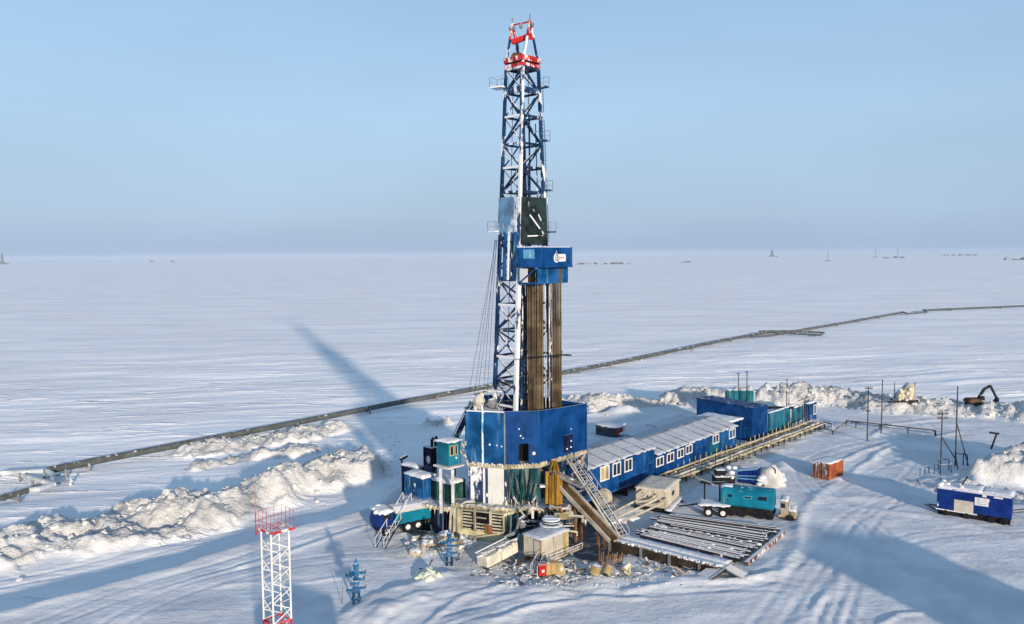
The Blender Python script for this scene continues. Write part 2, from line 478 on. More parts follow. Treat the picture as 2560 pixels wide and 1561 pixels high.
def gz(x, y):                             # height of the snow under a point
    j = int(np.clip(np.searchsorted(GY, y) - 1, 0, len(GY) - 2))
    i = int(np.clip(np.searchsorted(GX, x) - 1, 0, len(GX) - 2))
    tx, ty = (x - GX[i]) / (GX[i + 1] - GX[i]), (y - GY[j]) / (GY[j + 1] - GY[j])
    return float((GZ[j, i] * (1 - tx) + GZ[j, i + 1] * tx) * (1 - ty) + (GZ[j + 1, i] * (1 - tx) + GZ[j + 1, i + 1] * tx) * ty)
# ------------------------------------------------------------------ mesh builder
V = Vector
class MB:
    def __init__(s):
        s.v, s.f = [], []
    def add(s, vs, fs):
        b = len(s.v)
        s.v += [V(p) for p in vs]
        s.f += [tuple(b + i for i in f) for f in fs]
    def para(s, p, a, b, c):
        p, a, b, c = V(p), V(a), V(b), V(c)
        if a.cross(b).dot(c) < 0:
            a, b = b, a
        s.add([p, p + a, p + a + b, p + b, p + c, p + a + c, p + a + b + c, p + b + c],
              [(0, 3, 2, 1), (4, 5, 6, 7), (0, 1, 5, 4), (1, 2, 6, 5), (2, 3, 7, 6), (3, 0, 4, 7)])
    def box(s, x0, x1, y0, y1, z0, z1):
        s.para((x0, y0, z0), (x1 - x0, 0, 0), (0, y1 - y0, 0), (0, 0, z1 - z0))
    def bar(s, p, q, w, h=None):
        p, q = V(p), V(q)
        h = h or w
        d = q - p
        if d.length < 1e-6:
            return
        up = V((0, 0, 1)) if abs(d.normalized().z) < 0.95 else V((0.7071, 0.7071, 0))
        u = d.cross(up).normalized()
        t = u.cross(d).normalized()
        s.para(p - u * w / 2 - t * h / 2, d, u * w, t * h)
    def tube(s, p, q, r, n=8, r2=None):
        p, q = V(p), V(q)
        r2 = r if r2 is None else r2
        d = (q - p).normalized()
        u = d.cross(V((0, 0, 1)) if abs(d.z) < 0.9 else V((1, 0, 0))).normalized()
        t = d.cross(u)
        vs = []
        for c, rr in ((p, r), (q, r2)):
            for k in range(n):
                a = 2 * math.pi * k / n
                vs.append(c + (u * math.cos(a) + t * math.sin(a)) * rr)
        fs = [(k, (k + 1) % n, n + (k + 1) % n, n + k) for k in range(n)]
        fs += [tuple(range(n))[::-1], tuple(range(n, 2 * n))]
        s.add(vs, fs)
    def path(s, pts, r, n=8):
        for a, b in zip(pts[:-1], pts[1:]):
            s.tube(a, b, r, n)
        for c in pts[1:-1]:
            s.ball(c, r * 1.02, n)
    def ball(s, c, r, n=8, sz=1.0):
        c = V(c)
        m = max(3, n // 2)
        vs = [c + V((0, 0, -r * sz))]
        for i in range(1, m):
            th = math.pi * i / m
            for k in range(n):
                a = 2 * math.pi * k / n
                vs.append(c + V((r * math.sin(th) * math.cos(a), r * math.sin(th) * math.sin(a), -r * sz * math.cos(th))))
        vs.append(c + V((0, 0, r * sz)))
        fs = [(0, 1 + (k + 1) % n, 1 + k) for k in range(n)]
        for i in range(m - 2):
            for k in range(n):
                a, b = 1 + i * n + k, 1 + i * n + (k + 1) % n
                fs.append((a, b, b + n, a + n))
        top = len(vs) - 1
        o = 1 + (m - 2) * n
        fs += [(o + k, o + (k + 1) % n, top) for k in range(n)]
        s.add(vs, fs)
    def lathe(s, c, prof, n=12):
        c = V(c)
        vs = []
        for r, z in prof:
            for k in range(n):
                a = 2 * math.pi * k / n
                vs.append(c + V((r * math.cos(a), r * math.sin(a), z)))
        fs = []
        for i in range(len(prof) - 1):
            for k in range(n):
                a, b = i * n + k, i * n + (k + 1) % n
                fs.append((a, b, b + n, a + n))
        fs += [tuple(range(n))[::-1], tuple(range((len(prof) - 1) * n, len(prof) * n))]
        s.add(vs, fs)
    def prism(s, poly, A):                       # planar polygon (3-D points) extruded by A
        poly = [V(p) for p in poly]
        n = len(poly)
        A = V(A)
        nrm = V((0, 0, 0))
        for i in range(n):
            nrm += poly[i].cross(poly[(i + 1) % n])
        if nrm.dot(A) < 0:
            poly = poly[::-1]
        s.add(poly + [p + A for p in poly], [tuple(range(n))[::-1], tuple(range(n, 2 * n))] + [(i, (i + 1) % n, n + (i + 1) % n, n + i) for i in range(n)])
    def corr(s, p, q, h, nrm, per=0.32, dep=0.055):     # corrugated sheet standing on p..q, outward nrm
        p, q, nrm = V(p), V(q), V(nrm).normalized()
        d = q - p
        k = max(1, int(round(d.length / per)))
        prof = []
        for i in range(k):
            for f, o in ((0.0, 0), (0.25, 0), (0.42, 1), (0.83, 1)):
                prof.append(p + d * ((i + f) / k) - nrm * (dep * o))
        prof.append(q)
        m = len(prof)
        vs = prof + [a + V((0, 0, h)) for a in prof]
        fl = d.cross(V((0, 0, 1))).dot(nrm) > 0
        s.add(vs, [(i, i + 1, m + i + 1, m + i) if fl else (i, m + i, m + i + 1, i + 1) for i in range(m - 1)])
    def snow(s, x0, x1, y0, y1, z, th, seed=0, nx=None, ny=None, over=0.06, slope=None):   # lying snow with soft broken edges
        nx = nx or max(3, int((x1 - x0) / 0.35))
        ny = ny or max(3, int((y1 - y0) / 0.35))
        top, bot = [], []
        for j in range(ny + 1):
            for i in range(nx + 1):
                u, v = i / nx, j / ny
                x, y = x0 + (x1 - x0) * u, y0 + (y1 - y0) * v
                zz = z if slope is None else z + slope(x, y)
                e = min(u * (x1 - x0), (1 - u) * (x1 - x0), v * (y1 - y0), (1 - v) * (y1 - y0))
                k = mnoise.noise(V((x * 0.9 + seed, y * 0.9, seed * 3.1)))
                k2 = mnoise.noise(V((x * 2.7 + seed, y * 2.7, 7 + seed)))
                hgt = th * (0.75 + 0.5 * k + 0.25 * k2) * min(1.0, 0.45 + e * 2.2)
                ox, oy = 0.0, 0.0
                if i in (0, nx):
                    ox = (1 if i else -1) * over * (1 + 1.5 * k2)
                if j in (0, ny):
                    oy = (1 if j else -1) * over * (1 + 1.5 * k2)
                top.append(V((x + ox, y + oy, zz + max(0.02, hgt))))
                bot.append(V((x + ox, y + oy, zz - (0.08 * (1 + 2 * k2) if (ox or oy) else 0.0) + 0.004)))
        n = len(top)
        w = nx + 1
        fs = []
        for j in range(ny):
            for i in range(nx):
                a = j * w + i
                fs.append((a, a + 1, a + w + 1, a + w))
        for i in range(nx):
            fs.append((n + i, n + i + 1, i + 1, i))
            a = ny * w + i
            fs.append((a, a + 1, n + a + 1, n + a))
        for j in range(ny):
            a = j * w
            fs.append((a, a + w, n + a + w, n + a))
            a = j * w + nx
            fs.append((n + a, n + a + w, a + w, a))
        s.add(top + bot, fs)
    def build(s, name, mat, parent=None, world=False, smooth=False, loc=None, bevel=0.0):
        vs = s.v
        me = bpy.data.meshes.new(name)
        if parent is not None:
            if world:
                inv = WM[parent.name].inverted()
                vs = [inv @ p for p in vs]
        else:
            if loc is None:
                loc = V((sum(p.x for p in vs) / len(vs), sum(p.y for p in vs) / len(vs), min(p.z for p in vs)))
            loc = V(loc)
            vs = [p - loc for p in vs]
        me.from_pydata([tuple(p) for p in vs], [], s.f)
        if smooth:
            me.polygons.foreach_set("use_smooth", [True] * len(me.polygons))
        me.materials.append(mat)
        o = bpy.data.objects.new(name, me)
        COL.objects.link(o)
        if parent is not None:
            o.parent = parent
            WM[o.name] = WM[parent.name]
        else:
            o.location = loc
            WM[o.name] = Matrix.Translation(loc)
        if bevel:
            b = o.modifiers.new("bevel", 'BEVEL')
            b.width, b.segments, b.limit_method = bevel, 1, 'ANGLE'
        return o
WM = {}
def tag(o, label, cat, group=None, kind=None):
    if label:
        o["label"] = label
    if cat:
        o["category"] = cat
    if group:
        o["group"] = group
    if kind:
        o["kind"] = kind
    return o
def thing(name, label, cat, loc, rz=0.0, group=None):
    o = bpy.data.objects.new(name, None)
    COL.objects.link(o)
    o.empty_display_size = 0.3
    o.location = loc
    o.rotation_euler = (0, 0, rz)
    WM[o.name] = Matrix.Translation(V(loc)) @ Matrix.Rotation(rz, 4, 'Z')
    return tag(o, label, cat, group)
def copy_tree(o, parent=None):
    c = o.copy()
    COL.objects.link(c)
    if parent is not None:
        c.parent = parent
    for ch in list(o.children):
        copy_tree(ch, c)
    return c
def pose(o, loc, rz=0.0):
    o.location = loc
    o.rotation_euler = (0, 0, rz)
    return o
TH = rad(46)                               # the site's axes: E1 runs away to the right, E2 away to the left
def E1(th=TH): return V((math.cos(th), math.sin(th), 0))
def E2(th=TH): return V((-math.sin(th), math.cos(th), 0))
def reach(N0, e, x, y=900.0):              # distance along e from N0 to the picture column x
    d = ray(x, y)
    k = d.x / d.y
    return (k * N0.y - N0.x) / (e.x - k * e.y)
def boxpx(xn, yb, yt, xl, xr, dep, th=TH):
    N0 = D(xn, yb, dep)
    z1 = D(xn, yt, dep).z
    return dict(loc=N0, rz=th, lx=abs(reach(N0, E1(th), xr, yb)), ly=abs(reach(N0, E2(th), xl, yb)), h=z1 - N0.z)
def bground(xn, yb, yt, xl, xr, th=TH, z=0.0):
    N0 = G(xn, yb, z)
    return boxpx(xn, yb, yt, xl, xr, N0.y, th)

# ------------------------------------------------------------------ materials
M = {}
M['blue'] = paint("blue_paint", (0.001, 0.046, 0.175), 0.5, top=0.7, streak=0.15, streak_col=(0.04, 0.12, 0.22), var=0.3)
M['blue_wall'] = paint("blue_sheet", (0.0, 0.036, 0.150), 0.5, top=0.8, streak=0.12, streak_col=(0.008, 0.075, 0.21), var=0.3)
M['blue_frost'] = paint("blue_sheet_rimed", (0.003, 0.062, 0.19), 0.55, top=0.9, streak=0.35, streak_col=(0.12, 0.23, 0.29), var=0.4, frost=0.04)
M['teal'] = paint("teal_paint", (0.006, 0.10, 0.16), 0.5, top=0.9, streak=0.3, streak_col=(0.10, 0.19, 0.21), var=0.35)
M['teal_dirty'] = paint("teal_streaked", (0.006, 0.055, 0.07), 0.6, top=0.8, streak=0.6, streak_col=(0.17, 0.19, 0.16), var=0.5)
M['green'] = paint("dark_green_paint", (0.008, 0.055, 0.05), 0.55, top=0.9, streak=0.3, streak_col=(0.16, 0.2, 0.17), var=0.4)
M['cyan'] = paint("turquoise_paint", (0.004, 0.15, 0.23), 0.45, top=0.1, streak=0.12, streak_col=(0.05, 0.22, 0.30), var=0.2)
M['royal'] = paint("royal_blue_paint", (0.003, 0.022, 0.15), 0.5, top=0.7, var=0.25)
M['navy'] = paint("navy_paint", (0.002, 0.007, 0.035), 0.5, top=0.9, var=0.3)
M['paleblue'] = paint("pale_blue_paint", (0.10, 0.30, 0.45), 0.6, top=0.9, frost=0.35, var=0.3)
M['orange'] = paint("orange_paint", (0.27, 0.075, 0.030), 0.55, top=0.95, streak=0.25, streak_col=(0.24, 0.05, 0.02), var=0.3)
M['orange_frost'] = paint("orange_paint_rimed", (0.24, 0.07, 0.030), 0.6, top=0.95, frost=0.36, fscale=1.5, var=0.3)
M['red'] = paint("red_paint", (0.42, 0.018, 0.018), 0.5, top=0.5, var=0.3)
M['red_frost'] = paint("red_paint_rimed", (0.40, 0.022, 0.025), 0.55, top=0.9, frost=0.38, fscale=1.4, var=0.3)
M['cream'] = paint("cream_paint", (0.44, 0.41, 0.34), 0.6, top=0.9, streak=0.2, streak_col=(0.30, 0.26, 0.19), var=0.18)
M['beige_ice'] = paint("muddy_ice", (0.40, 0.36, 0.26), 0.5, top=0.5, streak=0.5, streak_col=(0.14, 0.12, 0.08), var=0.35, bump=0.6)
M['white'] = paint("white_paint", (0.62, 0.62, 0.61), 0.5, top=0.4, var=0.08)
M['white_ice'] = paint("ice_coat", (0.56, 0.56, 0.53), 0.45, streak=0.28, streak_col=(0.05, 0.07, 0.12), var=0.08, bump=0.5)
M['steel'] = paint("dark_blue_steel", (0.008, 0.034, 0.095), 0.5, top=0.8, frost=0.36, var=0.4, fscale=1.1)
M['steel_bare'] = paint("dark_blue_bare_steel", (0.005, 0.022, 0.062), 0.5, top=0.35, frost=0.16, var=0.4, fscale=1.2)
M['leg_rime'] = paint('rimed_leg', (0.010, 0.04, 0.11), 0.6, top=1.0, frost=0.70, var=0.4, fscale=0.75)
M['steel_rime'] = paint("rimed_steel", (0.012, 0.045, 0.11), 0.6, top=1.0, frost=0.88, var=0.4, fscale=0.5)
M['black'] = paint("black_steel", (0.012, 0.012, 0.014), 0.55, top=0.65, var=0.3)
M['black_bare'] = paint("black_bare_steel", (0.010, 0.010, 0.012), 0.6, top=0.1, var=0.3)
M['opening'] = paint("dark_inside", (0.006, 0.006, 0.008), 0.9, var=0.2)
M['grey'] = paint("grey_steel", (0.16, 0.17, 0.18), 0.5, top=0.8, var=0.25)
M['pipe_rust'] = paint("brown_drill_pipe", (0.11, 0.083, 0.05), 0.55, top=0.0, streak=0.5, streak_col=(0.03, 0.022, 0.014), var=0.4)
M['pipe_dark'] = paint("dark_drill_pipe", (0.035, 0.03, 0.022), 0.55, top=0.0, streak=0.4, streak_col=(0.25, 0.22, 0.15), var=0.35)
M['pipe_pale'] = paint("rimed_drill_pipe", (0.36, 0.33, 0.26), 0.6, frost=0.5, streak=0.3, streak_col=(0.06, 0.05, 0.03), var=0.3)
M['pipe_ground'] = paint("stacked_drill_pipe", (0.022, 0.022, 0.028), 0.6, top=0.9, var=0.4)
M['rust'] = paint("rusty_steel", (0.17, 0.075, 0.03), 0.7, top=0.4, streak=0.4, streak_col=(0.06, 0.03, 0.015), var=0.4)
M['brown'] = paint("brown_timber", (0.19, 0.125, 0.07), 0.75, top=0.25, streak=0.3, streak_col=(0.08, 0.05, 0.03), var=0.35)
M['yellow'] = paint("yellow_ice", (0.27, 0.145, 0.018), 0.5, top=0.5, streak=0.65, streak_col=(0.09, 0.05, 0.012), var=0.3, bump=0.5)
M['yellow_pale'] = paint("pale_yellow", (0.38, 0.30, 0.13), 0.6, top=0.5, frost=0.1, streak=0.3, streak_col=(0.2, 0.14, 0.06), var=0.3)
M['planks'] = paint("trodden_planks", (0.46, 0.36, 0.22), 0.8, top=0.2, streak=0.3, streak_col=(0.16, 0.11, 0.06), var=0.4)
M['pipeline'] = paint("grey_pipe_cladding", (0.085, 0.095, 0.092), 0.6, top=0.12, var=0.2)
M['tyre'] = paint("tyre_rubber", (0.012, 0.012, 0.013), 0.85, var=0.2)
M['wood_pole'] = paint("weathered_pole", (0.055, 0.050, 0.050), 0.8, frost=0.08, var=0.3)
M['cable'] = paint("wire_cable", (0.02, 0.024, 0.032), 0.6, var=0.2)
M['blue_gear'] = paint("bright_blue_valves", (0.006, 0.10, 0.24), 0.45, top=0.5, frost=0.05, var=0.4)
M['tan'] = paint("tan_board", (0.50, 0.34, 0.16), 0.7, top=0.4, var=0.25)
M['mesh_red'] = paint("red_rail", (0.30, 0.04, 0.05), 0.6, var=0.2)
def snow_mat(name, col):
    m, nt, b = mat_new(name)
    g = N(nt, "ShaderNodeNewGeometry")
    c = mixc(nt, ramp(nt, noise_node(nt, g.outputs["Position"], 0.9, 4), 0.35, 0.65), col, tuple(min(1, k * 1.12) for k in col))
    nt.links.new(c, b.inputs["Base Color"])
    b.inputs["Roughness"].default_value = 0.75
    b.inputs["Specular IOR Level"].default_value = 0.15
    bn = N(nt, "ShaderNodeBump")
    bn.inputs["Strength"].default_value, bn.inputs["Distance"].default_value = 0.7, 0.15
    nt.links.new(noise_node(nt, g.outputs["Position"], 2.2, 5), bn.inputs["Height"])
    nt.links.new(bn.outputs[0], b.inputs["Normal"])
    return m
M['snow'] = snow_mat("lying_snow", (0.58, 0.60, 0.64))
M['roof_snow'] = snow_mat('thin_roof_snow', (0.44, 0.46, 0.50))
M['snow_dirty'] = snow_mat("soiled_snow", (0.50, 0.47, 0.41))
def glass_mat():
    m, nt, b = mat_new("window_glass")
    b.inputs["Base Color"].default_value = (0.012, 0.018, 0.03, 1)
    b.inputs["Roughness"].default_value = 0.08
    return m
M['glass'] = glass_mat()

# ------------------------------------------------------------------ shared pieces
def window(t, p, u, n, w, h, fr=0.12, frame='white', pane='glass', bars=1, snow=False):
    """window on a wall: p lower corner, u along the wall, n outward (all in the thing's own axes)"""
    p, u, n = V(p), V(u), V(n)
    z = V((0, 0, 1))
    m = MB()
    m.para(p + n * 0.004, u * fr, n * 0.06, z * h)
    m.para(p + u * (w - fr) + n * 0.004, u * fr, n * 0.06, z * h)
    m.para(p + u * fr + n * 0.004, u * (w - 2 * fr), n * 0.06, z * fr)
    m.para(p + u * fr + z * (h - fr) + n * 0.004, u * (w - 2 * fr), n * 0.06, z * fr)
    for k in range(bars):
        m.para(p + u * (fr + (w - 2 * fr) * (k + 1) / (bars + 1) - fr * 0.4) + z * fr + n * 0.004, u * fr * 0.8, n * 0.055, z * (h - 2 * fr))
    f = m.build('window', M[frame], t)
    g = MB()
    g.para(p + u * fr + z * fr + n * 0.004, u * (w - 2 * fr), n * 0.02, z * (h - 2 * fr))
    g.build('pane', M[pane], f)
    return f
def stairs(t, p, q, w, side, mat='steel', rail='white', step=0.28, treads='grey'):
    """open stair from foot p to head q, w wide towards side; stringers, treads, handrails"""
    p, q, side = V(p), V(q), V(side).normalized()
    for k in (0, 1):
        m = MB()
        m.bar(p + side * w * k, q + side * w * k, 0.08, 0.24)
        m.build('stringer', M[mat], t)
    n = max(3, int((q.z - p.z) / step))
    m = MB()
    fwd = V((q.x - p.x, q.y - p.y, 0)).normalized()
    for i in range(1, n):
        c = p + (q - p) * (i / n)
        m.para(c + side * 0.05 - fwd * 0.13 + V((0, 0, 0.02)), side * (w - 0.1), fwd * 0.26, V((0, 0, 0.05)))
    tr = m.build('treads', M[treads], t)
    for k in (0, 1):
        m = MB()
        o = side * (w * k)
        up = V((0, 0, 1.0))
        m.tube(p + o + up, q + o + up, 0.04, 6)
        for i in range(0, 6):
            c = p + (q - p) * (i / 5) + o
            m.tube(c, c + up, 0.03, 5)
        m.build('handrail', M[rail], t)
    return t
def railing(t, pts, h=1.05, mat='steel', r=0.03, name='railing', world=False, gap=1.5):
    m = MB()
    up = V((0, 0, h))
    for a, b in zip(pts[:-1], pts[1:]):
        a, b = V(a), V(b)
        m.tube(a + up, b + up, r, 5)
        m.tube(a + up * 0.5, b + up * 0.5, r * 0.8, 5)
        k = max(1, int((b - a).length / gap))
        for i in range(k + 1):
            c = a + (b - a) * (i / k)
            m.tube(c, c + up, r, 5)
    return m.build(name, M[mat], t, world)
def container(name, label, cat, B, wall='blue', end=None, snow_th=0.16, doors=True, door_mat=None, group=None, lift=0.0, post=None, ribs=True, doorface='end'):
    """steel box: near corner at the origin, x along E1, y along E2"""
    t = thing(name, label, cat, B['loc'] + V((0, 0, lift)), B['rz'], group)
    lx, ly, h = B['lx'], B['ly'], B['h'] - lift
    post = post or wall
    w = 0.14
    m = MB()
    m.corr((w, 0.05, 0.14), (lx - w, 0.05, 0.14), h - 0.26, (0, -1, 0))
    m.corr((w, ly - 0.05, 0.14), (lx - w, ly - 0.05, 0.14), h - 0.26, (0, 1, 0))
    m.corr((lx - 0.05, w, 0.14), (lx - 0.05, ly - w, 0.14), h - 0.26, (1, 0, 0))
    if not doors:
        m.corr((0.05, w, 0.14), (0.05, ly - w, 0.14), h - 0.26, (-1, 0, 0))
    m.build('side_wall', M[wall], t)
    if doors:
        for k in (0, 1):
            m = MB()
            y0 = w + (ly - 2 * w) * k / 2 + 0.01
            y1 = w + (ly - 2 * w) * (k + 1) / 2 - 0.01
            m.box(0.03, 0.08, y0, y1, 0.15, h - 0.13)
            for z in (0.3, h * 0.5, h - 0.45):
                m.box(0.0, 0.03, y0 + 0.06, y1 - 0.06, z, z + 0.16)
            d = m.build('door', M[door_mat or end or wall], t)
            m = MB()
            for f in (0.3, 0.72):
                y = y0 + (y1 - y0) * f
                m.tube((-0.03, y, 0.2), (-0.03, y, h - 0.2), 0.025, 5)
            m.build('lock_rod', M['grey'], d)
    m = MB()
    for x in (0, lx - w):
        for y in (0, ly - w):
            m = MB()
            m.box(x, x + w, y, y + w, 0, h)
            m.build('corner_post', M[post], t)
    m = MB()
    for z0, z1 in ((0.0, 0.14), (h - 0.12, h - 0.002)):
        m.box(w, lx - w, 0.0, 0.1, z0, z1)
        m.box(w, lx - w, ly - 0.1, ly, z0, z1)
        m.box(0.0, 0.1, w, ly - w, z0, z1)
        m.box(lx - 0.1, lx, w, ly - w, z0, z1)
    m.build('rails', M[post], t)
    m = MB()
    m.box(0.1, lx - 0.1, 0.1, ly - 0.1, h - 0.1, h - 0.03)
    r = m.build('roof', M[wall], t)
    if snow_th:
        m = MB()
        m.snow(0.02, lx - 0.02, 0.02, ly - 0.02, h, snow_th, seed=B['loc'].x)
        m.build('roof_snow', M['snow'], r, smooth=True)
    return t
def wheel(t, c, axis, r=0.5, w=0.3, hub='white', name='wheel'):
    c, axis = V(c), V(axis).normalized()
    m = MB()
    m.tube(c - axis * w / 2, c + axis * w / 2, r, 16)
    o = m.build(name, M['tyre'], t, bevel=0.04)
    m = MB()
    m.tube(c - axis * (w / 2 + 0.015), c + axis * (w / 2 + 0.015), r * 0.52, 12)
    m.tube(c - axis * (w / 2 + 0.05), c + axis * (w / 2 + 0.05), r * 0.2, 8)
    m.build('hub', M[hub], o)
    return o
# ------------------------------------------------------------------ the derrick
FLOOR_Z = 8.0
def make_derrick():
    b0 = D(1287, 1150, 88.0)
    Nb = V((b0.x, 88.0, FLOOR_Z))
    sLb, sRb = abs(reach(Nb, E2(), 1231, 1010)), abs(reach(Nb, E1(), 1384, 1010))
    cb = Nb + E2() * sLb / 2 + E1() * sRb / 2
    Nt = D(1307, 166, cb.y - 1.75)
    sLt, sRt = abs(reach(Nt, E2(), 1265, 166)), abs(reach(Nt, E1(), 1346, 166))
    foot = {'N': Nb, 'L': Nb + E2() * sLb, 'R': Nb + E1() * sRb}
    foot['F'] = foot['L'] + foot['R'] - Nb
    head = {'N': Nt, 'L': Nt + E2() * sLt, 'R': Nt + E1() * sRt}
    head['F'] = head['L'] + head['R'] - Nt
    t = thing('drilling_derrick', 'tall rimed blue lattice derrick with red crown above the blue walled drill floor', 'derrick', (cb.x, cb.y, FLOOR_Z))
    zt = Nt.z
    def at(k, z):
        f = (z - FLOOR_Z) / (zt - FLOOR_Z)
        return foot[k] + (head[k] - foot[k]) * f
    for k, wd, mt in (('N', 0.40, 'leg_rime'), ('L', 0.40, 'steel'), ('R', 0.42, 'steel'), ('F', 0.40, 'steel_bare')):
        m = MB()
        n = 15
        for i in range(n):
            a, b = foot[k] + (head[k] - foot[k]) * (i / n), foot[k] + (head[k] - foot[k]) * ((i + 1) / n)
            m.bar(a, b, wd * (1 - 0.02 * i), wd * (1 - 0.02 * i))
        m.build('leg', M[mt], t, world=True)
    # bays: heights of the horizontals read from the picture
    ys = [166, 226, 288, 352, 413, 476, 540, 604, 668, 702, 765, 831, 897, 957, 1020, 1085]
    zs = [HZ(Nt if y < 300 else Nb, 1290, y) for y in ys] + [FLOOR_Z]
    faces = [('L', 'N', 'steel', True), ('N', 'R', 'steel_bare', True), ('R', 'F', 'steel_bare', True), ('F', 'L', 'steel_bare', True)]
    for i, z in enumerate(zs[:-1]):
        zn = zs[i + 1]
        for fi, (a, b, mt, _) in enumerate(faces):
            if fi == 1 and ys[i] > 600:
                continue
            m = MB()
            m.bar(at(a, z), at(b, z), 0.2, 0.24)
            m.build('girt', M['steel_rime' if fi == 0 and i % 2 == 0 else mt], t, world=True)
            if fi == 1 and ys[i] > 470:
                continue
            m = MB()
            w = 0.19 if fi < 2 else 0.15
            if (i + (fi == 1) + (fi == 3)) % 2:
                m.bar(at(a, z), at(b, zn), w)
            else:
                m.bar(at(b, z), at(a, zn), w)
            m.build('diagonal_brace', M['steel_bare'], t, world=True)
            if fi == 0 or (fi == 1 and ys[i] < 480):
                m = MB()
                if i % 2:
                    m.bar(at(b, z) + E1() * 0.1, at(a, zn) + E1() * 0.1, 0.12 if fi == 0 else 0.08)
                else:
                    m.bar(at(a, z) + E1() * 0.1, at(b, zn) + E1() * 0.1, 0.12 if fi == 0 else 0.08)
                m.build('counter_brace', M['steel'], t, world=True)
    # ladder, service pipes and ropes inside
    def inner(fl, fr, z):
        return at('N', z) + (at('L', z) - at('N', z)) * fl + (at('R', z) - at('N', z)) * fr
    for fl, fr, r, mt, z0, z1, nm in ((0.4, 0.45, 0.05, 'cable', FLOOR_Z, zt, 'hoist_rope'), (0.5, 0.5, 0.04, 'cable', 20, zt, 'hoist_rope'), (0.55, 0.42, 0.04, 'cable', 20, zt, 'hoist_rope'),
                                      (0.3, 0.25, 0.04, 'cable', 20, zt, 'hoist_rope'), (0.2, 0.55, 0.05, 'cable', 20, zt, 'hoist_rope'), (0.75, 0.2, 0.04, 'cable', 20, zt, 'hoist_rope'),
                                      (0.1, 0.5, 0.08, 'steel_bare', FLOOR_Z, zt - 5, 'standpipe'), (0.05, 0.18, 0.12, 'steel', FLOOR_Z, 28, 'guide_rail'), (0.5, 0.75, 0.12, 'steel', FLOOR_Z, 40, 'guide_rail'),
                                      (0.06, 0.78, 0.07, 'steel', 20, zt - 6, 'standpipe')):
        m = MB()
        n = 8
        for i in range(n):
            a, b = z0 + (z1 - z0) * i / n, z0 + (z1 - z0) * (i + 1) / n
            m.tube(inner(fl, fr, a), inner(fl, fr, b), r, 6)
        m.build(nm, M[mt], t, world=True)
    m = MB()
    for i in range(100):
        z = FLOOR_Z + 5 + i * 0.4
        if z > zt - 2:
            break
        c = at('R', z) + E1() * 0.35
        m.bar(c - E2() * 0.22, c + E2() * 0.22, 0.035)
    for s_ in (-0.22, 0.22):
        m.bar(at('R', FLOOR_Z + 5) + E1() * 0.35 + E2() * s_, at('R', zt - 2) + E1() * 0.35 + E2() * s_, 0.05)
    m.build('ladder', M['steel'], t, world=True)
    # side landings with handrails
    for key, dirv, y, out, mt in (('L', -E1() * 0.2 + E2(), 216, 1.6, 'steel_rime'), ('R', E1(), 218, 0.9, 'steel'), ('R', E1(), 352, 0.7, 'steel'), ('R', E1(), 476, 0.8, 'steel'), ('R', E1(), 580, 1.1, 'steel'), ('L', E2(), 578, 1.25, 'steel_rime')):
        z = HZ(at(key, 40), 1300, y)
        c = at(key, z)
        d = dirv.normalized()
        sd = V((-d.y, d.x, 0))
        m = MB()
        m.para(c - sd * 0.7 + V((0, 0, -0.12)), d * out, sd * 1.5, V((0, 0, 0.16)))
        lp = m.build('landing', M[mt], t, world=True)
        railing(lp, [c - sd * 0.7, c - sd * 0.7 + d * out, c + sd * 0.8 + d * out, c + sd * 0.8], 1.1, 'grey', 0.022, world=True)
    # front girders of the upper landing
    m = MB()
    z = HZ(Nt, 1300, 222)
    m.bar(at('L', z), at('N', z), 0.3, 0.7)
    m.bar(at('N', z) + E2() * 0.1, at('R', z), 0.3, 0.6)
    m.build('landing_girder', M['steel'], t, world=True)
    # crown
    zb, zc = HZ(Nt, 1307, 163), HZ(Nt, 1307, 138)
    def top(fl, fr, z, grow=0.0):
        c = at('N', zt)
        p = c + (at('L', zt) - c) * (fl + (fl - 0.5) * grow) + (at('R', zt) - c) * (fr + (fr - 0.5) * grow)
        return V((p.x, p.y, z))
    m = MB()
    pl = [top(0, 0, zb, .12), top(0, 1, zb, .12), top(1, 1, zb, .12), top(1, 0, zb, .12)]
    m.prism(pl, (0, 0, 0.35))
    for a, b in ((0, 1), (1, 2), (2, 3), (3, 0)):
        m.bar(pl[a] + V((0, 0, 0.85)), pl[b] + V((0, 0, 0.85)), 0.12, 0.55)
    cr = m.build('crown_platform', M['red_frost'], t, world=True)
    m = MB()
    c = top(0.5, 0.5, zc + 0.1)
    for k, (fl, fr) in enumerate(((0.75, 0.35), (0.55, 0.4), (0.4, 0.5), (0.3, 0.65), (0.15, 0.75))):
        c = top(fl, fr, zc + 0.15 - 0.12 * k)
        m.tube(c - E2() * 0.12, c + E2() * 0.12, 0.62, 14)
    m.build('crown_sheaves', M['rust'], cr, world=True)
    m = MB()
    m.bar(top(0.1, 0.2, zc - 0.1), top(0.1, 0.95, zc - 0.25), 0.5, 0.5)
    m.bar(top(0.9, 0.1, zc - 0.2), top(0.25, 0.1, zc - 0.1), 0.4, 0.5)
    m.build('crown_beam', M['red'], cr, world=True)
    apx = []
    for (f1, r1, f2, r2, xa, ya, nm) in ((1, 0, 1, 1, 1281, 60, 'a'), (0, 0, 0, 1, 1325, 51, 'b')):
        q = top((f1 + f2) / 2, 0.5, zt)
        ap = D(xa, ya, q.y)
        apx.append(ap)
        for fl, fr in ((f1, r1), (f2, r2)):
            a = top(fl, fr, zb + 0.35, 0.0)
            mid = a + (ap - a) * 0.62
            m = MB()
            m.bar(a, mid, 0.2)
            o = m.build('frame_leg', M['steel_rime' if (fl, fr) == (0, 0) else 'steel'], t, world=True)
            m = MB()
            m.bar(mid, ap, 0.22)
            m.build('upper_leg', M['red_frost'], o, world=True)
